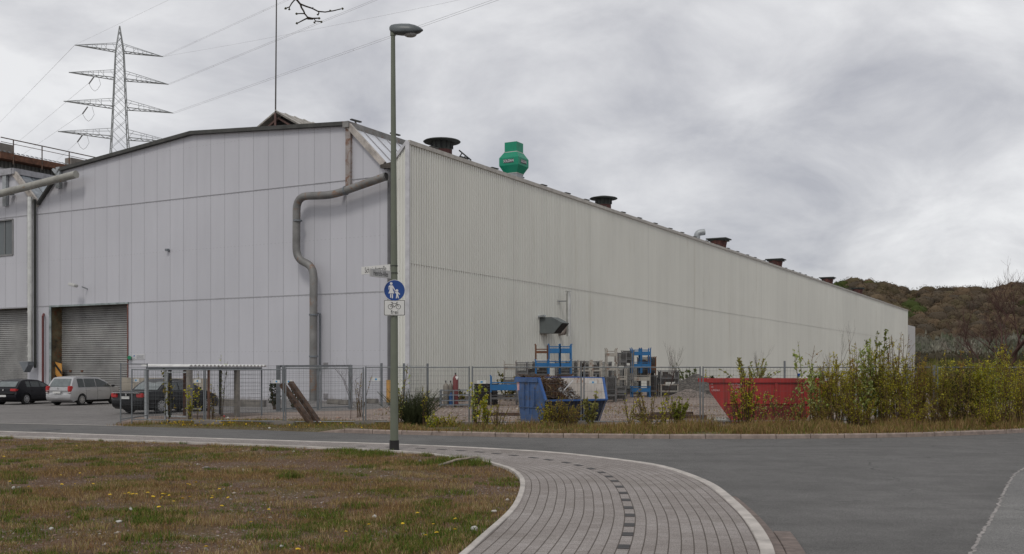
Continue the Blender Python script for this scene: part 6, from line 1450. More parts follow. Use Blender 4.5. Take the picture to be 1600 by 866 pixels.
rack(847, 19, 58.2, U * 3, 0.87, BRN, 'narrow rusty brown rack on top, left of the highest blue rack', dz=0.12); rack(847, 19, 58.2, U * 2, U, BLU, 'narrow blue rack under the rusty brown one', dz=0.28); rack(847, 19, 58.2, U, U, BRN, 'narrow rusty rack third down in the left stack'); rack(847, 19, 58.2, 0, U, BRN, 'narrow rusty rack at the foot of the left stack')
rack(866, 18, 60.5, U * 2, U, BRN, 'rusty rack standing behind the tall blue stack', dep=0.8)
rack(792, 50, 54, 0.72, 0.9, BLU, 'wide low blue rack with upright posts over the pallets', dz=0.3, bz=0.1); rack(792, 50, 54.3, 0, 0.7, GRR, 'grey rack under the wide low blue rack', dz=0.1)
rack(797, 18, 60, 1.55, 0.9, WHR, 'dirty white rack with curved rusty top left of the mesh cages', dz=0.2); rack(797, 18, 60, 0.7, 0.85, GRR, 'grey rack under the dirty white rack')
rack(815.5, 17, 58.5, 1.2, 1.15, GRR, 'upper left mesh cage beside the narrow rusty racks', mesh=True); rack(830, 13, 60, 1.2, 1.15, GRR, 'upper mesh cage half behind the narrow blue rack', mesh=True); rack(817, 20, 56, 0, 1.45, GRR, 'tall grey mesh cage left of the blue skip', mesh=True, dz=0.08)
rack(897, 22, 64, 1.25, 1.2, GRR, 'dark mesh cage right of the tall blue stack', mesh=True, dz=0.1); rack(897, 22, 64, 0.0, 1.25, GRR, 'dark mesh cage under the one right of the blue stack', mesh=True, dz=.1); rack(926, 24, 64, 1.25, 1.2, GRR, 'dark mesh cage behind the white racks', mesh=True, dz=.1); rack(926, 24, 64, 0, 1.25, GRR, 'lower dark mesh cage behind the white racks', mesh=True, dz=.1)
rack(914, 18, 58, 1.45, 1.0, WHR, 'left white rack above the blue skip rim', dz=0.1); rack(933, 14, 58, 1.45, 1.0, WHR, 'right white rack above the blue skip rim', dz=0.1); rack(923, 34, 58.2, 0.4, 1.05, WHR, 'low wide white rack hidden behind the blue skip', dz=0.1)
rack(956, 15, 62, 2.35, 0.85, WHR, 'white rack at the top of the stack right of the blue skip', dz=0.2); rack(956, 15, 62, 1.5, 0.85, WHR, 'white rack second from top right of the blue skip', dz=0.15); rack(955, 14, 60, 0, 1.5, GRR, 'tall dark mesh cage at the foot of the stack right of the blue skip', mesh=True, dz=0.1)
rack(972, 13, 66, 2.0, 1.0, GRR, 'grey mesh cage at the top between the white and blue racks', mesh=True, dz=.1); rack(973, 12, 64, 0.9, 1.1, WHR, 'off white rack under the grey top cage', dz=.12); rack(970, 14, 62, 0, 0.9, GRR, 'grey cage with brown load at the bottom of the right stack', mesh=True, dz=.3)
rack(984, 11, 68, 1.0, 2.0, GRR, 'tall narrow grey frame left of the right blue stack', dz=.1, bz=.2); rack(982, 16, 70, 2.2, 1.0, GRR, 'thin grey mesh cage left of the top right blue rack', mesh=True, dz=.08)
V_ = 0.87
rack(994.5, 13.5, 70, V_ * 3 - 0.1, 0.87, BLU, 'top left blue rack of the right stack'); rack(1009.5, 13.5, 70, V_ * 3 - 0.1, 0.87, BLU, 'top right blue rack of the right stack'); rack(994.5, 13.5, 70, V_ * 2 - 0.1, V_, BLU, 'blue rack under the top left one of the right stack', dz=.3); rack(1009.5, 13.5, 70, V_ * 2 - 0.1, V_, BLU, 'blue rack under the top right one of the right stack', dz=.3); rack(1002, 27, 70, V_ - 0.1, V_, WHR, 'dirty white rack between blue ones in the right stack'); rack(1002, 27, 70, 0, V_ - 0.1, BLU, 'bottom blue rack of the right stack')
rack(1020, 9, 72, 1.5, 1.3, BRN, 'rusty brown mesh cage high at the right of the right blue stack', mesh=True); rack(1020, 11, 71, 0, 1.5, GRR, 'grey mesh cage at the foot right of the right blue stack', mesh=True, dz=.1)
rack(1046, 28, 70, 0.9, 0.95, GRR, 'upper open mesh cage standing alone left of the dark gravel heap', mesh=True, dz=.08); rack(1046, 26, 70, 0.0, 0.9, WHR, 'lower rack with brown load left of the dark gravel heap', mesh=True, dz=.1)
for i_, (px, pw, Y_, z0, h_, mt, lb) in enumerate(((845, 22, 62, 1.2, 1.2, GRR, 'dark mesh cage behind the narrow rusty racks'), (862, 24, 63, 0, 1.25, GRR, 'dark mesh cage low behind the tall blue stack'), (880, 22, 63.5, 1.25, 1.2, GRR, 'dark mesh cage behind the right half of the tall blue stack'), (888, 24, 63, 0, 1.25, GRR, 'dark mesh cage at ground level behind the blue skip'), (911, 22, 64.5, 1.25, 1.2, GRR, 'mesh cage in the gap between the dark cages above the blue skip'), (945, 20, 65, 0, 2.4, GRR, 'tall mesh cage between white racks and right stack'), (966, 22, 67, 0, 2.0, GRR, 'broad mesh cage low in the right stack'), (990, 22, 72, 0, 2.2, GRR, 'mesh cage behind the lower right blue racks'), (1010, 22, 73, 1.0, 1.8, GRR, 'mesh cage behind the upper right blue racks'), (835, 26, 57, 0, 1.1, GRR, 'low mesh cage left behind the blue skip end'), (1030, 18, 73, 0, 1.5, BRN, 'rusty mesh cage between right stack and lone cage'))): rack(px, pw, Y_, z0, h_, mt, lb, mesh=True, dz=0.1)
# gas cylinders in their cage
gc = gnd(710, 636.5); mg = gc.y / F
GC = thing('cylinder_cage', 'grey tubular cage holding gas cylinders in front of the long wall', 'cage', gc)
xg = lambda px: (px - 710) * mg; g3 = lambda px, y, z: gc + Vector((xg(px), y, z)); b = MB(); hz = 0.86
for px in (687.5, 708.5, 733): b.bar(g3(px, 0, 0.02), g3(px, 0, hz), 0.06); b.bar(g3(px, .9, 0.02), g3(px, .9, hz), 0.06)
for z in (0.12, 0.34, 0.62, hz):
    b.bar(g3(687.5, 0, z), g3(733, 0, z), 0.045)
    b.bar(g3(687.5, 0.9, z), g3(733, 0.9, z), 0.045); b.bar(g3(687.5, 0, z), g3(687.5, .9, z), 0.045); b.bar(g3(733, 0, z), g3(733, .9, z), 0.045)
b.build('cage_frame', GALVD, GC)
b = MB(); b.frame_box(g3(687.5, 0, 0.08), g3(733, 0, 0) - g3(687.5, 0, 0), (0, .9, 0), (0, 0, .05)); b.build('cage_floor', GALVD, GC)
for px, y, r, hcy, m, lb in ((696, 0.3, 0.135, 1.22, mat('cyl_grey', (0.20, 0.18, 0.15), 0.6), 'left grey gas cylinder in the cage'), (703, 0.55, 0.12, 1.22, MATS['cyl_grey'], 'right grey gas cylinder in the cage, partly behind'), (704.5, 0.2, 0.11, 0.72, mat('cyl_blue', (0.02, 0.09, 0.25), 0.5), 'short blue gas cylinder in the cage'), (711.2, 0.35, 0.14, 1.62, mat('cyl_red', (0.15, 0.03, 0.03), 0.55), 'tall dark red gas cylinder with white tag')):
    q = g3(px, y, 0.13); T = thing('gas_cylinder', lb, 'gas cylinder', q, 0, 'gas cylinders in the cage'); hb = hcy - 0.3
    b = MB(); b.lathe(q, [(r, 0), (r, hb), (r * .85, hb + .09), (r * .35, hb + .16), (r * .3, hb + .2)], 16); b.build('tank', m, T, smooth=40)
    b = MB(); b.lathe(q, [(0.03, hb + .2), (0.035, hb + .3)], 8); b.build('valve', DARK, T)
    if r == 0.14: b = MB(); b.box(q + Vector((0.06, -r + 0.02, hb + 0.04)), (0.13, 0.02, 0.16), Matrix.Rotation(0.3, 3, 'Y')); b.build('tag', mat('tagw', (0.7, 0.7, 0.68), 0.6), T)
# pallets
pq = gnd(759, 633.5); PLM = mat('pallet_black', (0.018, 0.015, 0.014), 0.8, 0.3, 4)
for k in range(8):
    q = pq + Vector((0.01 * math.sin(k * 2.1), 0.01 * math.cos(k * 3), 0.145 * k)); b = MB()
    for x in (-0.55, 0, 0.55):
        for y in (0.05, 0.5, 0.95): b.box(q + Vector((x, y, 0.065)), (0.13, 0.13, 0.08))
        b.box(q + Vector((x, .5, 0.012)), (0.1, 1.05, 0.022))
    for y in (.02, .5, .98): b.box(q + Vector((0, y, 0.06)), (1.22, 0.05, 0.10))
    for i in range(7): b.box(q + Vector((-0.57 + i * 0.19, 0.5, 0.118)), (0.16, 1.05, 0.03))
    for y in (.05, .5, .95): b.box(q + Vector((0, y, 0.103)), (1.25, 0.1, 0.008))
    o = place(b.build('pallet', PLM), q); tag(o, ['bottom', 'second lowest', 'third lowest', 'fourth lowest', 'fifth lowest', 'third highest', 'second highest', 'topmost'][k] + ' black pallet in the stack right of the gas cylinders', 'pallet', 'stack of black pallets')
# gravel heap, planks, boxes
def heap(name, cpx, cpy, w, d, hgt, m, label, kind=None):
    c = gnd(cpx, cpy); b = MB(); nx, ny = 30, 14
    for i in range(nx + 1):
        for j in range(ny + 1):
            x, y = (i / nx - .5) * w, (j / ny - .5) * d; r = min(1, math.hypot(x / w * 2, y / d * 2)); z = hgt * (1 - r) ** 0.75 * (1 + 0.3 * noise.noise(Vector((x, y, 2)))) + 0.05 * noise.noise(Vector((x * 4, y * 4, 0))); b.v.append(c + Vector((x, y + d / 2, max(z, -0.02) if r < 1 else -0.03)))
    b.f = [(i * (ny + 1) + j, (i + 1) * (ny + 1) + j, (i + 1) * (ny + 1) + j + 1, i * (ny + 1) + j + 1) for i in range(nx) for j in range(ny)]
    o = place(b.build(name, m), c); return tag(o, label, 'heap', kind=kind)
heap('gravel_heap', 1100, 619, 6.5, 4, 1.55, mat('dark_gravel', (0.10, 0.09, 0.08), 0.95, 0.5, 6, bmp=0.03, bscale=14), 'dark gravel heap between the racks and the red skip', 'stuff')
heap('rubble_heap', 1082, 622, 3.2, 1.6, 0.6, mat('pale_rubble', (0.19, 0.16, 0.14), 0.95, 0.5, 9, bmp=0.03, bscale=16), 'low pale rubble heap in front of the dark gravel', 'stuff')
heap('soil_heap', 1215, 608, 12, 6, 1.1, mat('soil_h', (0.10, 0.085, 0.06), 0.95, 0.4, 4, bmp=0.03, bscale=10), 'long low soil heap behind the red skip', 'stuff')
for px, py, L_, rz, lb in ((1022, 652, 1.6, 0.2, 'dark plank lying in the yard left of the yellow shrub'), (1050, 649, 1.9, 0.35, 'dark plank lying behind the yellow shrub'), (1078, 654, 1.3, -0.1, 'short dark beam lying right of the yellow shrub'), (1035, 655, 1.2, -0.2, 'short plank lying nearest the fence'), (790, 650, 1.5, 0.05, 'dark plank lying left of the blue skip')):
    q = gnd(px, py); b = MB(); b.box(q + Vector((0, 0, 0.07)), (L_, 0.22, 0.13), Matrix.Rotation(rz, 3, 'Z')); o = place(b.build('plank', MATS['old_timber']), q); tag(o, lb, 'plank', 'planks on the yard')
b = MB(); q = gnd(1133, 655); n = 26; b.poly([q + Vector((math.cos(2 * math.pi * i / n) * 1.1 * (1 + .25 * math.sin(i * 1.9)), math.sin(2 * math.pi * i / n) * 1.3 * (1 + .2 * math.sin(i * 2.3)), 0.01)) for i in range(n)]); b.build('puddle', mat('water_puddle', (0.06, 0.055, 0.05), 0.04, 0.1, 2, spec=0.8), kind='structure')
# crates and grey pipe stub near the hedge
b = MB(); q = gnd(1226, 611); b.tube([q, q + Vector((0, 0, 2.6))], 0.09, 10); o = place(b.build('pipe_post', GALVD), q); tag(o, 'grey pipe post standing behind the right half of the red skip', 'post')
b = MB(); q = atY(1254, 589, 52); q0 = Vector((q.x, q.y, 0)); T = thing('blue_white_board', 'blue and white board behind the right end of the red skip', 'board', q0)
b.box(q, (0.55, 0.04, 0.35)); b.build('board', SW, T); b = MB(); b.prism([q + Vector((-.27, -.03, -.1)), q + Vector((.05, -.03, .17)), q + Vector((-.27, -.03, .17))], (0, .006, 0)); b.build('blue_field', SB, T); b = MB(); b.bar(q0, q - Vector((0, -0.03, .17)), 0.06); b.build('post', GALVD, T)
b = MB(); q = gnd(1336, 664); T = thing('steel_trough', 'grey steel frame with pale top rail half hidden in the hedge', 'frame', q)
for z in (0.15, 0.5, 1.05): b.bar(q + Vector((-1.4, .6, z)), q + Vector((1.0, .6, z)), 0.07)
for x in (-1.4, -.2, 1.0): b.bar(q + Vector((x, .6, 0)), q + Vector((x, .6, 1.05)), 0.06)
b.build('frame', GALV, T)
for px, lb in ((1417, 'tall grey post in the hedge left of the far end wall corner'), (1459.5, 'tall grey post standing in the hedge')):
    q = gnd(px, 655); post('steel_post', lb, q, 2.1 if px > 1420 else 2.15, 0.09, 'post')
q = gnd(1443, 604); b = MB()
# a car seen far behind the hedge
car('far_car', 'pale car roof far behind the hedge at the end of the hall', gnd(1431, 597), R(25), 1.0, 4.3, 1.78, 1.5, PS, dict(gh=(0.10, 0.55, 1.5, 2.35, 3.2), belt=0.96, wr=0.32, wx=(0.80, 3.38), win=((0.75, 1.15), (1.2, 2.0), (2.06, 2.92)), tail=(0.86, 0.15, 0.42), plate=0.52, seam=(1.15, 2.03), handle=(1.3, 2.2), spk=6))
# ------------------------------------------------------------------ verge grass, meadow flowers and bits
n = 80000; u = rng.uniform(0, 1, n); ik = (iv + u * (len(farw) - iv - 6)).astype(int); dd = 0.16 + 3.6 * rng.uniform(0, 1, n) ** 1.5
X = farw[ik, 0] + nn[ik, 0] * dd + rng.normal(0, 0.2, n); Y = farw[ik, 1] + nn[ik, 1] * dd + rng.normal(0, 0.06, n)
k = (X / Y > -0.42) & (X / Y < 0.62); X, Y, dd, ik = X[k], Y[k], dd[k], ik[k]; n = len(X)
ns = np.array([noise.noise(Vector((x * 0.7, y * 0.7, 9))) for x, y in zip(X, Y)])
rightness = np.clip((X / Y + 0.1) / 0.3, 0, 1)
k = rng.uniform(0, 1, n) < np.clip(0.55 + ns + 0.3 * rightness, 0.1, 1); X, Y, dd, ns, ik, rightness = X[k], Y[k], dd[k], ns[k], ik[k], rightness[k]; n = len(X)
hg = rng.uniform(0.04, 0.20, n) * (1 + 1.5 * np.clip(ns + 0.05, -0.5, 1)) * (0.7 + 0.8 * rightness) * np.clip(0.45 + dd / 1.2, 0, 1.15); cols = pick(DRY + DRY + OLV, n); gsel = rng.uniform(0, 1, n) < np.clip(0.34 - ns * 0.8 - 0.28 * rightness, 0.04, 0.8); cols[gsel] = pick(GRN + OLV, n)[gsel]
zz0 = np.interp(dd, rows, hs) * np.clip((ik - iv) / max(1, (i0 - iv)) * 0.85 + 0.15, 0, 1)
blades('verge_grass', X, Y, zz0 - 0.01, hg, rng.uniform(0.010, 0.02, n), cols, GRM, 0.7, 'rough dry and green grass on the verge between kerb and fence')
# sparse weeds on the yard
n = 9000; Yv = rng.uniform(37, 56, n); Xv = rng.uniform(-0.26, 0.5, n) * Yv; k = np.array([noise.noise(Vector((x * 0.3, y * 0.5, 14))) for x, y in zip(Xv, Yv)]) > 0.12
k &= ~((Xv < -6) & (Yv > 40)); Xv, Yv = Xv[k], Yv[k]; n = len(Xv); blades('yard_weeds', Xv, Yv, np.zeros(n), rng.uniform(0.05, 0.16, n), rng.uniform(0.015, 0.03, n), pick(DRY + OLV, n), GRM, 0.8, 'thin weeds growing on the gravel yard')
YEL = mat('flower_yellow', (0.85, 0.60, 0.02), 0.6, 0.1)
def flower():
    b = MB(); z = 0.05
    for r, zz_, m__ in ((0.024, 0.0, 12), (0.015, 0.006, 9)):
        for i in range(m__):
            a = 2 * math.pi * i / m__; c, s_ = math.cos(a), math.sin(a); w = 0.006
            b.add([Vector((0, 0, z + zz_)), Vector((r * c - w * s_, r * s_ + w * c, z + 0.008 + zz_)), Vector((r * 1.05 * c, r * 1.05 * s_, z + 0.006 + zz_)), Vector((r * c + w * s_, r * s_ - w * c, z + 0.008 + zz_))], [(0, 1, 2, 3)])
    return b
fd = thing('dandelion', 'small yellow dandelion flower in the dry meadow', 'flower', (0, 0, 0), 0, 'dandelions in the meadow')
fh = flower().build('flower_head', YEL, fd, local=True, recalc=False); b = MB(); b.tube([(0, 0, -0.02), (0.004, 0, 0.052)], 0.0025, 4); fs_ = b.build('stem', mat('stemg', (0.08, 0.14, 0.04), 0.7), fd, local=True)
flp = [(9, 695), (5, 716), (79, 714), (99, 710), (16, 756), (45, 763.5), (95, 745), (96, 759), (118, 757), (125, 742), (145, 758), (172, 776), (194, 774), (203, 774), (204, 775), (213, 774.5), (231, 775), (238, 781), (254, 777), (254, 781), (251, 784.5), (265, 777), (271, 788), (259, 776), (293, 761), (298, 760.5), (306, 758.5), (296, 781), (332, 783), (331, 780), (343, 769), (249, 798.5), (346, 797), (358, 782), (393, 820), (285, 785), (242, 694), (577, 824), (664, 842), (683, 839), (677, 822), (710, 833), (713, 814), (322, 862), (465, 866), (629, 820), (653, 805), (209, 776), (420, 800), (540, 835), (120, 700)]
for i, (px, py) in enumerate(flp):
    q = gnd(px, py, 0.08); o = fd if i == 0 else fd.copy(); o['label'] = 'small yellow dandelion flower ' + ('in the grass near the path edging' if px > 570 else 'in the loose row of flowers left of the meadow centre' if 165 < px < 275 and 770 < py < 800 else 'at the far left of the meadow' if px < 130 else 'in the middle of the dry meadow')
    if i: COL.objects.link(o)
    o.location = (q.x, q.y, mead_h(q.x, q.y) + 0.03); sc_ = random.uniform(0.8, 1.15); o.scale = (sc_, sc_, sc_); o.rotation_euler = (random.uniform(-.3, .1), random.uniform(-.2, .2), random.uniform(0, 6))
    if i:
        for ch in (fh, fs_): c = ch.copy(); COL.objects.link(c); c.parent = o
WS = mat('white_stone_m', (0.46, 0.45, 0.42), 0.85, 0.1, 8, bmp=0.004, bscale=30)
def rock(px, py, w, h, label, name='stone', m=WS, zb=0.05, cat='stone'):
    q = gnd(px, py, zb); mm = q.y / F; bm = bmesh.new(); bmesh.ops.create_icosphere(bm, subdivisions=3, radius=1)
    for v in bm.verts: v.co *= 1 + 0.28 * noise.noise(v.co * 1.3 + Vector((px, py, 0))); v.co = Vector((v.co.x * w * mm / 2.5, v.co.y * w * mm / 2.9, (v.co.z * 0.5 + 0.25) * h * mm))
    bm.verts.index_update(); b = MB(); b.add([q + v.co for v in bm.verts], [tuple(v.index for v in f.verts) for f in bm.faces]); bm.free(); o = b.build(name, m, smooth=80); place(o, q); return tag(o, label, cat)
rock(741, 829, 13, 10, 'round white stone in the green grass near the path edging'); rock(204, 798, 7, 6, 'small white stone with a sharp tip left in the meadow'); rock(186, 816, 13, 4, 'long flat pale stone low in the left meadow'); rock(80, 828, 8, 6, 'pale stone at the lower left of the meadow'); rock(21, 764, 6, 6, 'light grey stone far left beside a dark one'); rock(30, 763, 8, 4, 'dark stone far left beside the light grey one', m=CONCD); rock(440, 855, 8, 5, 'pale crumpled stone at the bottom centre of the meadow'); rock(380, 737, 5, 6, 'small white stone in the middle of the meadow'); rock(585, 809, 8, 6, 'white triangular stone right of the meadow centre'); rock(772, 800, 12, 4, 'flat brownish stone next to the inside bend of the edging', m=CONC); rock(656, 722, 6, 5, 'dark lump near the foot of the street lamp', m=CONCD); rock(323, 731, 12, 3, 'dark flat stone in the upper middle meadow', m=CONCD)
rock(732, 673.5, 8, 4, 'white plastic scrap on the verge below the fence pole', 'litter', WS, 0.1, 'litter'); rock(234, 657.5, 6, 4, 'white litter among the yellow flowers by the shelter', 'litter', WS, 0.08, 'litter'); rock(356, 654.5, 7, 4, 'white crumpled litter right of the shelter', 'litter', WS, 0.05, 'litter'); rock(350, 651.5, 4, 3, 'small red litter right of the shelter', 'litter', mat('redlit', (0.4, 0.05, 0.05), 0.6), 0.05, 'litter'); rock(421, 669.5, 5, 2.5, 'flat white litter on the verge left of the timbers', 'litter', WS, 0.1, 'litter'); rock(548, 637.5, 14, 4, 'pale rubble pile at the right gate post', 'rubble', CONC, 0.0, 'rubble')
q = gnd(685, 728, 0.05); b = MB(); b.tube([q, q + Vector((0.35, 0.10, 0.11)), q + Vector((0.78, 0.2, 0.16))], [0.028, 0.025, 0.015], 7); o = place(b.build('dead_branch', mat('deadwood', (0.24, 0.205, 0.165), 0.9, 0.3, 6)), q); tag(o, 'bleached dead branch lying in the grass tuft near the lamp', 'branch')
# dandelion carpet on the left verge (uncountable specks)
n = 420; ik = rng.integers(iv + 3, i0 + 4, n); dd = rng.uniform(0.1, 1.7, n); X = farw[ik, 0] + nn[ik, 0] * dd; Y = farw[ik, 1] + nn[ik, 1] * dd; kk = (X / Y < -0.27) | (rng.uniform(size=n) < 0.12); X, Y, dd = X[kk], Y[kk], dd[kk]; n = len(X)
blades('yellow_verge_flowers', X, Y, rng.uniform(0.06, 0.22, n), np.full(n, 0.05), np.full(n, 0.045), pick([(0.62, 0.40, 0.02), (0.5, 0.36, 0.03)], n), GRM, 1.2, 'yellow flowers carpeting the verge in front of the shelter', 'flowers')

# ------------------------------------------------------------------ shrubs
LEAF = vcmat('leaves', 0.8, 0.5, 0.03); BARK = vcmat('bark', 0.9, 0.0, 0.1)
PALE = [(0.39, 0.45, 0.15), (0.3, 0.375, 0.105), (0.48, 0.51, 0.24), (0.255, 0.315, 0.075)]
YG = [(0.442, 0.416, 0.039), (0.52, 0.468, 0.046), (0.364, 0.351, 0.033), (0.546, 0.455, 0.065), (0.286, 0.312, 0.026)]
OL = [(0.264, 0.24, 0.054), (0.204, 0.198, 0.036), (0.324, 0.264, 0.072), (0.336, 0.24, 0.072)]
OR = [(0.36, 0.23, 0.06), (0.3, 0.25, 0.05), (0.28, 0.19, 0.06), (0.25, 0.23, 0.04)]
DG = [(0.035, 0.05, 0.02), (0.05, 0.065, 0.025), (0.03, 0.045, 0.018)]
def tubes_soup(segs, sides=4):
    """segs: list of (p0,p1,r0,r1)"""
    a = np.array([[*s[0]] for s in segs]); b = np.array([[*s[1]] for s in segs]); r0 = np.array([s[2] for s in segs]); r1 = np.array([s[3] for s in segs])
    d = b - a; d /= np.maximum(np.linalg.norm(d, axis=1), 1e-9)[:, None]; ref = np.where(np.abs(d[:, 2:3]) < 0.9, [[0, 0, 1.]], [[1., 0, 0]])
    x = np.cross(d, ref); x /= np.linalg.norm(x, axis=1)[:, None]; y = np.cross(d, x); n = len(segs); V = []
    for base, r in ((a, r0), (b, r1)):
        for j in range(sides): t = 2 * math.pi * j / sides; V.append(base + (x * math.cos(t) + y * math.sin(t)) * r[:, None])
    V = np.stack(V, 1).reshape(-1, 3); o = np.arange(n)[:, None] * 2 * sides
    Fc = np.concatenate([np.c_[o + j, o + (j + 1) % sides, o + (j + 1) % sides + sides, o + j + sides] for j in range(sides)]); return V, Fc
def leaf_soup(P_, size, cols, drop=0.0):
    n = len(P_); e1 = rng.normal(size=(n, 3)); e1 /= np.linalg.norm(e1, axis=1)[:, None]; e2 = rng.normal(size=(n, 3)); e2 -= e1 * (e1 * e2).sum(1)[:, None]; e2 /= np.linalg.norm(e2, axis=1)[:, None]
    e1 *= size[:, None] * 0.62; e2 *= size[:, None] * 0.32
    V = np.stack([P_ - e1, P_ + e2, P_ + e1, P_ - e2], 1).reshape(-1, 3); return V, np.arange(n * 4).reshape(-1, 4), np.repeat(cols, 4, 0)
def shrub(px, py, hpx, wpx, nst, nlf, pal, label, size=0.05, name='shrub', cat='shrub', lean=0.35, side=0.5, stemc=(0.10, 0.07, 0.045), z0=0.08, Y=None, low=0.12, stemr=0.014, fan=1.0):
    q = gnd(px, py, z0) if Y is None else Vector(((px - 800) * Y / F, Y, z0)); m_ = q.y / F; Hh = hpx * m_; Ww = wpx * m_ / 2
    T = thing(name, label, cat, q); segs, pts = [], []
    for i in range(nst):
        a = random.uniform(0, 6.283); r = Ww * 0.35 * math.sqrt(random.random()); hh = Hh * random.uniform(0.55, 1.0) if i else Hh
        p = np.array([q.x + r * math.cos(a), q.y + r * math.sin(a) * 0.7, q.z - 0.03]); out = Ww * random.uniform(0.2, 1.0) * fan; b_ = random.uniform(0, 6.283) if random.random() < 0.5 else a
        tipp = np.array([q.x + (r * math.cos(a) + out * math.cos(b_)), q.y + (r * math.sin(a) + out * math.sin(b_)) * 0.7, q.z + hh]); mid = (p + tipp) / 2 + rng.normal(0, 0.05, 3) * hh * 0.6 - np.array([(tipp[0] - p[0]) * 0.18, 0, 0])
        N_ = 7; line = [(1 - t) ** 2 * p + 2 * t * (1 - t) * mid + t * t * tipp for t in np.linspace(0, 1, N_)]
        for k in range(N_ - 1): segs.append((line[k], line[k + 1], stemr * (1 - k / N_) + 0.003, stemr * (1 - (k + 1) / N_) + 0.003))
        L = np.array(line); cnt = max(3, int(nlf / nst * (0.5 + random.random())))
        # side twigs carry most leaves
        ntw = random.randint(5, 11)
        tl = []
        for _ in range(ntw):
            t = random.uniform(low + 0.05, 0.95); f_ = t * (N_ - 1); k = int(f_); p0 = L[k] + (L[min(k + 1, N_ - 1)] - L[k]) * (f_ - k); an = random.uniform(0, 6.283); ll = hh * random.uniform(0.10, 0.28) * side * (1.15 - t) * 1.6
            p1 = p0 + np.array([math.cos(an) * ll, math.sin(an) * ll, ll * random.uniform(0.5, 1.2)]); segs.append((p0, p1, 0.005, 0.002)); tl.append((p0, p1))
        tt = low + (1 - low) * rng.uniform(0, 1, cnt) ** 0.85; f_ = tt * (N_ - 1); k = np.minimum(f_.astype(int), N_ - 2); main = L[k] + (L[k + 1] - L[k]) * (f_ - k)[:, None]
        sel = rng.uniform(0, 1, cnt) < 0.6; ti = rng.integers(0, ntw, cnt); ta = rng.uniform(0.15, 1.05, cnt)[:, None]; tw = np.array([x[0] for x in tl])[ti] * (1 - ta) + np.array([x[1] for x in tl])[ti] * ta
        main[sel] = tw[sel]; pts.append(main + rng.normal(0, 0.022, (cnt, 3)))
    V, Fc = tubes_soup(segs); soup('stems', V, Fc, np.tile(np.array(stemc), (len(V), 1)) * rng.uniform(0.8, 1.2, (len(V), 1)), BARK, T)
    if nlf > 0:
        P_ = np.concatenate(pts); sz = size * rng.uniform(0.6, 1.35, len(P_)); V, Fc, C_ = leaf_soup(P_, sz, pick(pal, len(P_), 0.22)); soup('foliage', V, Fc, C_, LEAF, T)
    return T
S_ = shrub
HD = [
 (1266, 668, 122, 40, 7, 620, PALE, 'leftmost hedge shrub with large pale green leaves at the right end of the red skip', .085),
 (1285, 667, 105, 50, 16, 2400, YG, 'yellow green bushy shrub right of the pale leaved leftmost one', .05),
 (1308, 668, 100, 50, 18, 2600, YG + OL, 'olive brown twiggy shrub in front of the steel frame', .045),
 (1332, 667, 112, 46, 18, 3200, YG, 'dense yellow green shrub with upright wands in the left part of the hedge', .05),
 (1352, 668, 128, 30, 8, 900, PALE, 'slender shrub with pale leaf spikes rising above the hedge', .075),
 (1371, 667, 138, 34, 9, 1500, [(0.15, 0.19, 0.03), (0.19, 0.22, 0.04), (0.12, 0.14, 0.025)], 'tallest shrub of the hedge with a fresh green leafy tip', .07),
 (1385, 668, 118, 52, 24, 3600, YG, 'broad mustard green shrub in the middle of the hedge', .045),
 (1402, 667, 135, 40, 18, 1500, OR, 'thin reddish wands reaching above the middle of the hedge', .04),
 (1422, 668, 108, 46, 20, 3200, YG, 'dense yellow shrub in front of the end wall corner', .045),
 (1441, 667, 104, 40, 14, 1800, OR, 'shrub with orange brown tips right of the end wall corner', .05),
 (1462, 668, 92, 44, 18, 2600, OL, 'dull olive shrub around the tall grey post', .045),
 (1484, 668, 98, 44, 14, 2000, YG, 'yellow green shrub with leaning leader right of the tall grey post', .05),
 (1506, 669, 90, 46, 20, 2800, DG + OL, 'dark green low shrub with white blossoms nearby', .05),
 (1528, 669, 108, 46, 20, 3000, YG, 'golden green shrub right of the dark green one', .048),
 (1550, 669, 104, 50, 24, 3600, PALE[1:] + YG, 'broad pale golden shrub left of the bare tree', .048),
 (1575, 668, 118, 44, 18, 2600, YG, 'yellow shrub with cross shaped top directly left of the bare trunk', .05),
 (1600, 666, 108, 50, 24, 3200, YG + OR, 'golden shrub at the right picture edge under the bare tree', .045),
 (1632, 664, 110, 56, 20, 2600, YG, 'yellow shrub just outside the right picture edge', .05),
 (1282, 669, 44, 50, 18, 1100, OL + OR, 'low brownish shrub at the foot of the leftmost hedge shrub', .045),
 (1345, 669, 46, 70, 24, 1700, YG + OR, 'low brown green thicket at the foot of the hedge, left part', .045),
 (1430, 670, 46, 70, 24, 1500, OR + YG, 'low brown thicket at the foot of the hedge below the corner of the hall', .045),
 (1540, 671, 46, 70, 24, 1600, YG + OL, 'low olive thicket at the foot of the hedge, right part', .045)]
for a_ in HD: S_(a_[0], a_[1], a_[2] * 1.1, a_[3] * 1.1, int(a_[4] * 1.1), int(a_[5] * 1.35), a_[6] + ([(0.42, 0.42, 0.16)] if a_[6] is YG else []), a_[7], size=a_[8] * (0.82 if a_[8] < .06 else 1.0), side=0.7, stemc=(0.13, 0.085, 0.05))
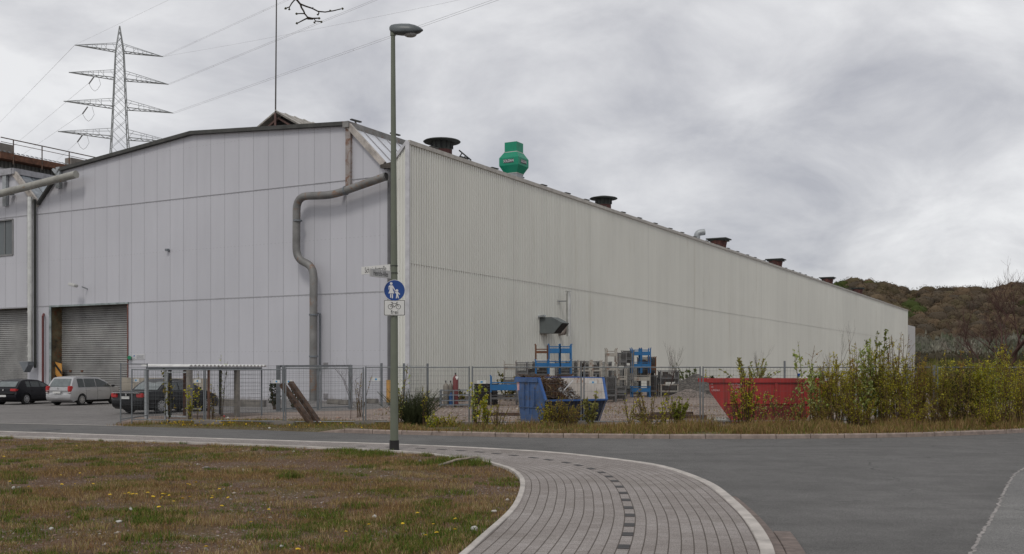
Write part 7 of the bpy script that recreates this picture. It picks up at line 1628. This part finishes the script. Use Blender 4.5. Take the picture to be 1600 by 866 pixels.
for i_, (px, h_, lb) in enumerate(((1276, 128, 'leaning leafy wand left of the hedge middle'), (1296, 112, 'thin wand between the two leftmost yellow shrubs'), (1341, 138, 'tall thin wand left of the tallest shrub'), (1358, 126, 'slim leafy wand just left of the tallest shrub'), (1392, 128, 'reddish thin wand right of the tallest shrub'), (1410, 136, 'very thin wand rising above the far end of the wall'), (1428, 118, 'thin orange tipped wand at the hall corner'), (1474, 122, 'leaning yellow wand right of the hall corner'), (1498, 124, 'crooked wand with yellow tip in the right half of the hedge'), (1521, 104, 'thin leafy wand above the golden shrub'), (1564, 132, 'wand with cross shaped yellow top left of the bare tree'))): S_(px, 668, h_, 26, 3, 190, [(0.45, 0.42, 0.06), (0.36, 0.30, 0.06), (0.5, 0.46, 0.14)] if i_ % 2 else OR, lb, size=.065, low=.3, side=1.0, stemc=(0.15, 0.09, 0.05))
for a_ in ((1312, 640, 74, 84, 28, 3000, YG + OL, 'dark shrub mass behind the left part of the hedge'), (1365, 640, 62, 80, 26, 3200, YG, 'olive shrub mass behind the middle of the hedge'), (1418, 640, 55, 70, 26, 3000, YG + OR, 'brown green shrub mass behind the hedge at the end wall'), (1478, 640, 55, 80, 28, 3400, YG + OL + DG, 'dark shrub mass behind the hedge right of the hall'), (1540, 641, 68, 80, 28, 3600, YG, 'yellowish shrub mass behind the right part of the hedge'), (1600, 641, 70, 80, 28, 4000, OL + YG, 'shrub mass behind the bare tree trunk'), (1670, 641, 70, 90, 24, 2600, OL, 'shrub mass outside the right picture edge')):
    S_(*a_, size=.075, z0=0.0, side=0.8)
# shrubs along the fence, left to right
S_(262, 659, 84, 18, 3, 110, DG + OL, 'dark thin stem with dull leaves behind the first fence pole', size=.09, stemc=(0.05, 0.035, 0.025)); S_(296, 657, 56, 30, 5, 170, YG, 'small yellow flowering shrub at the left concrete shelter post', size=.07); S_(346, 650, 96, 20, 3, 170, PALE, 'thin sapling with feathery pale top rising above the shelter roof', size=.06, z0=0.0)
S_(309, 660, 80, 12, 2, 60, YG, 'single leafy wand beside the left concrete shelter post', size=.07); S_(330, 660, 60, 30, 4, 90, OL, 'sparse twigs in front of the shelter middle', size=.05)
S_(430, 640, 46, 26, 10, 700, DG, 'dark green bush behind the left gate posts', size=.09, z0=0.0); S_(462, 640, 36, 24, 8, 500, DG, 'dark green bush behind the upper timber ends', size=.09, z0=0.0)
S_(562, 652, 70, 40, 6, 60, OL, 'bare arching twigs behind the fence pole right of the gate', size=.05, z0=0.0, side=1.0); S_(624, 668, 100, 26, 5, 260, PALE[1:] + OL, 'slender leafy wands right of the lamp post', size=.06)
T = S_(646, 667, 62, 78, 170, 0, DG, 'dark spiky broom bush behind the foot of the street lamp', name='broom_bush', cat='bush', stemc=(0.055, 0.065, 0.03), stemr=.007, side=0.9, fan=1.25)
S_(652, 667, 52, 70, 90, 2600, DG + [(0.07, 0.075, 0.03)], 'dense dark twigs filling the right half of the broom bush', name='broom_bush', cat='bush', size=.035, stemc=(0.05, 0.055, 0.03), stemr=.006, fan=1.15)
S_(662, 668, 66, 10, 3, 90, YG, 'thin yellow tipped wand growing through the broom bush', size=.05); S_(673, 671, 30, 24, 6, 260, PALE[1:] + YG, 'small fresh green plant in front of the broom bush', size=.06); S_(700, 669, 22, 70, 16, 900, OL + YG, 'low olive growth between broom bush and fence pole', size=.045)
S_(743, 668, 70, 20, 5, 320, YG + PALE[1:], 'bright leafy sapling at the fence pole in front of the black pallets', size=.075); S_(757, 668, 62, 30, 6, 380, PALE[1:] + YG, 'leafy light green sapling in front of the black pallets', size=.075); S_(775, 669, 48, 34, 8, 160, OL, 'sparse brownish saplings right of the pallets', size=.05)
S_(795, 626, 46, 60, 14, 900, DG + OL, 'dark weeds growing through the low blue rack', size=.12, z0=0.0); S_(722, 628, 20, 30, 8, 380, DG + OL, 'dark weeds inside the right half of the cylinder cage', size=.10, z0=0.0)
S_(868, 668, 48, 60, 26, 1500, OL + OR, 'brown green twiggy shrub in front of the navy side of the blue skip', size=.042); S_(890, 669, 44, 60, 26, 1500, OL + OR, 'low dense twiggy shrub left of the fence pole at the blue skip', size=.042); S_(922, 668, 62, 26, 6, 330, [(0.30, 0.29, 0.10), (0.26, 0.24, 0.09), (0.2, 0.2, 0.06)], 'sapling with big pale yellow leaves in front of the right end of the blue skip', size=.10); S_(850, 669, 36, 40, 10, 380, YG + OL, 'light green sprigs at the left foot of the blue skip', size=.05)
S_(985, 668, 50, 30, 6, 160, OL + YG, 'sparse sapling right of the blue skip', size=.055); S_(1010, 668, 62, 40, 9, 280, OL + OR, 'sparse brown stemmed saplings between the two skips', size=.05); S_(1040, 668, 55, 40, 7, 260, YG, 'thin yellow green saplings left of the bright shrub', size=.055); S_(1058, 667, 48, 46, 16, 1200, [(0.20, 0.22, 0.03), (0.16, 0.19, 0.025), (0.24, 0.25, 0.05)], 'bright yellow green shrub between the two skips', size=.06); S_(1022, 669, 26, 80, 16, 600, OL, 'low brownish weeds under the saplings between the skips', size=.045)
S_(1167, 669, 96, 42, 10, 850, YG + OL, 'shrub with dark stems growing in front of the red skip', size=.062, stemc=(0.055, 0.035, 0.02), stemr=.02); S_(1178, 668, 80, 74, 10, 420, YG + PALE, 'wide loose shrub with pale buds in front of the red skip', size=.055, side=0.9); S_(1150, 668, 70, 36, 8, 360, YG + OL, 'thin shrub in front of the white lettering of the red skip', size=.055); S_(1222, 668, 62, 50, 9, 230, PALE + OR, 'sparse twigs with whitish leaf tufts before the right half of the red skip', size=.07, side=1.0); S_(1250, 669, 50, 36, 9, 330, OR + PALE[:1], 'brown shrub with whitish tufts at the right end of the red skip', size=.06)
S_(1075, 616, 50, 56, 16, 900, [(0.10, 0.14, 0.035), (0.13, 0.16, 0.045)], 'green feathery bush on top of the gravel heap', size=.13, z0=0.0); S_(1100, 612, 34, 40, 10, 500, YG, 'small yellow green bush left of the red skip rim', size=.11, z0=0.0); S_(1124, 606, 20, 36, 12, 700, DG, 'dark ivy like bush behind the left end of the red skip', size=.10, z0=0.7); S_(1175, 606, 48, 90, 26, 1500, OL + PALE[1:], 'wide loose bush rising behind the middle of the red skip', size=.11, z0=0.7); S_(1290, 612, 30, 50, 16, 1100, DG, 'dark bush right of the blue and white board', size=.10, z0=0.7)
# bare trees
def bare_tree(q, Hh, spread, label, rad=0.1, lv=5, name='bare_tree', seedn=1, col=(0.075, 0.05, 0.045), crown0=0.35, up=0.6, lean=0.0, kids=(2, 4)):
    rnd = random.Random(seedn); trunk, crown = [], []
    def grow(p, d, L, r, lvl, out):
        n = 4; pts = [p]
        for i in range(n):
            d = (d + Vector((rnd.gauss(0, .10), rnd.gauss(0, .10), rnd.gauss(0.05, .06)))).normalized(); pts.append(pts[-1] + d * L / n)
        for i in range(n): out.append((tuple(pts[i]), tuple(pts[i + 1]), r * (1 - i / n * 0.4), r * (1 - (i + 1) / n * 0.4)))
        if lvl == 0: return
        for k in range(rnd.randint(*kids)):
            t = rnd.uniform(0.35, 1.0) if k else 1.0; f_ = t * n; j = min(int(f_), n - 1); p0 = pts[j].lerp(pts[j + 1], f_ - j)
            a = rnd.uniform(0, 6.283); side_ = Vector((math.cos(a), math.sin(a), 0)) * spread; nd = (d * 0.8 + side_ * rnd.uniform(0.5, 1.1) + Vector((0, 0, up * rnd.uniform(0.3, 1)))).normalized()
            grow(p0, nd, L * rnd.uniform(0.6, 0.82), r * 0.55, lvl - 1, crown)
    T = thing(name, label, 'tree', q); q = Vector(q); grow(q - Vector((0, 0, .05)), Vector((lean, 0, 1)).normalized(), Hh * crown0, rad, lv, trunk)
    for nm, sg_ in (('trunk', trunk), ('crown', crown)):
        if sg_: V, Fc = tubes_soup(sg_, 5 if nm == 'trunk' else 3); soup(nm, V, Fc, np.tile(np.array(col), (len(V), 1)) * rng.uniform(.8, 1.2, (len(V), 1)), BARK, T)
bare_tree(gnd(1589, 658), 7.4, 1.0, 'bare leafless tree at the right picture edge with reddish brown branches', 0.12, 6, seedn=5, crown0=0.30, kids=(3, 4), col=(0.10, 0.06, 0.052))
bare_tree(gnd(1297, 640), 3.6, 0.6, 'small bare sapling rising above the left part of the hedge', 0.03, 4, name='bare_sapling', seedn=8, crown0=0.42); bare_tree(gnd(1045, 625), 3.3, 0.35, 'thin bare sapling behind the lone mesh cage', 0.03, 4, name='bare_sapling', seedn=3, crown0=0.4); bare_tree(gnd(1185, 612), 4.2, 0.4, 'thin bare sapling rising behind the middle of the red skip', 0.03, 4, name='bare_sapling', seedn=4, crown0=0.4)
bare_tree(gnd(1506, 600), 4.2, 0.5, 'bare reddish tree in front of the willow belt', 0.06, 5, name='bare_sapling', seedn=11, crown0=0.3); bare_tree(gnd(548, 655), 2.2, 0.8, 'bare thin twigs left of the paired fence poles', 0.014, 3, name='bare_sapling', seedn=6, crown0=0.5)
# roadside tree just left of the camera: one of its twigs hangs into the top of the view
TQ = Vector((-4.6, 4.6, 0.04)); T = thing('roadside_tree', 'leafless budding twig of a roadside tree hanging into the top of the view', 'tree', TQ); YB = 6.0
tp = lambda x, y, dy=0.0: atY(x, y, YB + dy)
main = [tp(462, -90), tp(463, -20), tp(466, 4), tp(471, 8)]
segs = []
def pl(pts, r0, r1):
    n = len(pts) - 1
    for i in range(n): segs.append((tuple(pts[i]), tuple(pts[i + 1]), r0 + (r1 - r0) * i / n, r0 + (r1 - r0) * (i + 1) / n))
lim = [TQ + Vector((0, 0, 2.6)), TQ + Vector((0.6, .3, 4.2)), TQ + Vector((1.7, .9, 5.3)), TQ + Vector((2.8, 1.2, 5.4)), tp(462, -90)]
b = MB(); b.tube([TQ - Vector((0, 0, .1)), TQ + Vector((0, 0, 1.3)), TQ + Vector((0.02, 0, 2.6)), TQ + Vector((-.2, -.1, 4.5)), TQ + Vector((-.3, -.2, 6.8))], [0.13, 0.11, 0.095, 0.06, 0.015], 10); b.build('trunk', mat('barkdark', (0.06, 0.05, 0.04), 0.9, 0.3, 8, bmp=0.01), T)
pl(lim, 0.045, 0.012); pl([tp(462, -90), tp(461, -30), tp(462, 0)], .012, .0065); pl([tp(462, -2), tp(456, 5), tp(452.3, 11)], .004, .003); pl([tp(452.3, 11), tp(447, 13)], .003, .003); pl([tp(452.3, 11), tp(452, 15)], .003, .0035)
pl([tp(463, -1), tp(469.5, 7), tp(471, 12), tp(474.5, 17.5), tp(476, 21.5), tp(480.5, 27)], .0065, .0045); pl([tp(469.5, 6.5), tp(478, 10), tp(488, 13.3), tp(497, 18), tp(508, 19), tp(521, 17), tp(533, 14)], .005, .0028); pl([tp(488, 13), tp(489.5, 11.5)], .003, .002); pl([tp(497, 18), tp(498.5, 20.5), tp(497, 22.5)], .003, .0035)
pl([tp(476, 21.5), tp(470, 21.3), tp(465, 21.6)], .0035, .003); pl([tp(480.5, 28.5), tp(475, 31), tp(465.5, 36)], .0045, .003); pl([tp(480, 27.5), tp(488, 29), tp(499, 28.5)], .006, .0035); pl([tp(491, 30), tp(493, 33), tp(491.5, 35)], .0035, .003); pl([tp(493, 33), tp(501, 34)], .003, .003); pl([tp(480.5, 29.5), tp(489, 30)], .005, .004)
rnd = random.Random(4)
for k in range(26):
    z = rnd.uniform(2.7, 6.2); a = rnd.uniform(1.8, 5.4); p = TQ + Vector((-.1, -.1, z)); d = Vector((math.cos(a), math.sin(a), 0.7)); L = rnd.uniform(0.7, 1.6); q1 = p + d * L * .5 + Vector((0, 0, .1)); q2_ = p + d * L + Vector((rnd.uniform(-.2, .2), rnd.uniform(-.2, .2), .1)); pl([p, q1, q2_], .02, .006)
    for j in range(4): e_ = q1.lerp(q2_, rnd.random()); pl([e_, e_ + Vector((rnd.uniform(-.4, .2), rnd.uniform(-.4, .3), rnd.uniform(0, .4)))], .006, .003)
V, Fc = tubes_soup(segs, 6); soup('crown', V, Fc, np.tile(np.array((0.035, 0.028, 0.02)), (len(V), 1)), BARK, T)
b = MB()
for (x, y, dx, dy) in ((534.5, 13.7, 1, -.05), (498, 28.7, 1, .1), (501.5, 34.3, 1, .1), (491.5, 35, -.5, 1), (464.5, 36.4, -1, .25), (464, 21.7, -1, 0), (447, 13, -1, .5), (452, 14.6, 0, 1), (496.6, 22.6, -.2, 1), (516, 17.1, 0.4, -1)):
    s_ = 2.6 if abs(dx) > .6 else 1.6; c0, c1 = tp(x - dx * s_ * .4, y - dy * s_ * .4), tp(x + dx * s_, y + dy * s_); b.tube([c0, c0.lerp(c1, .35), c0.lerp(c1, .7), c1], [.003, .0075, .006, .002], 7)
each(b, 'bud', mat('bud', (0.07, 0.07, 0.03), 0.7), T, smooth=50)
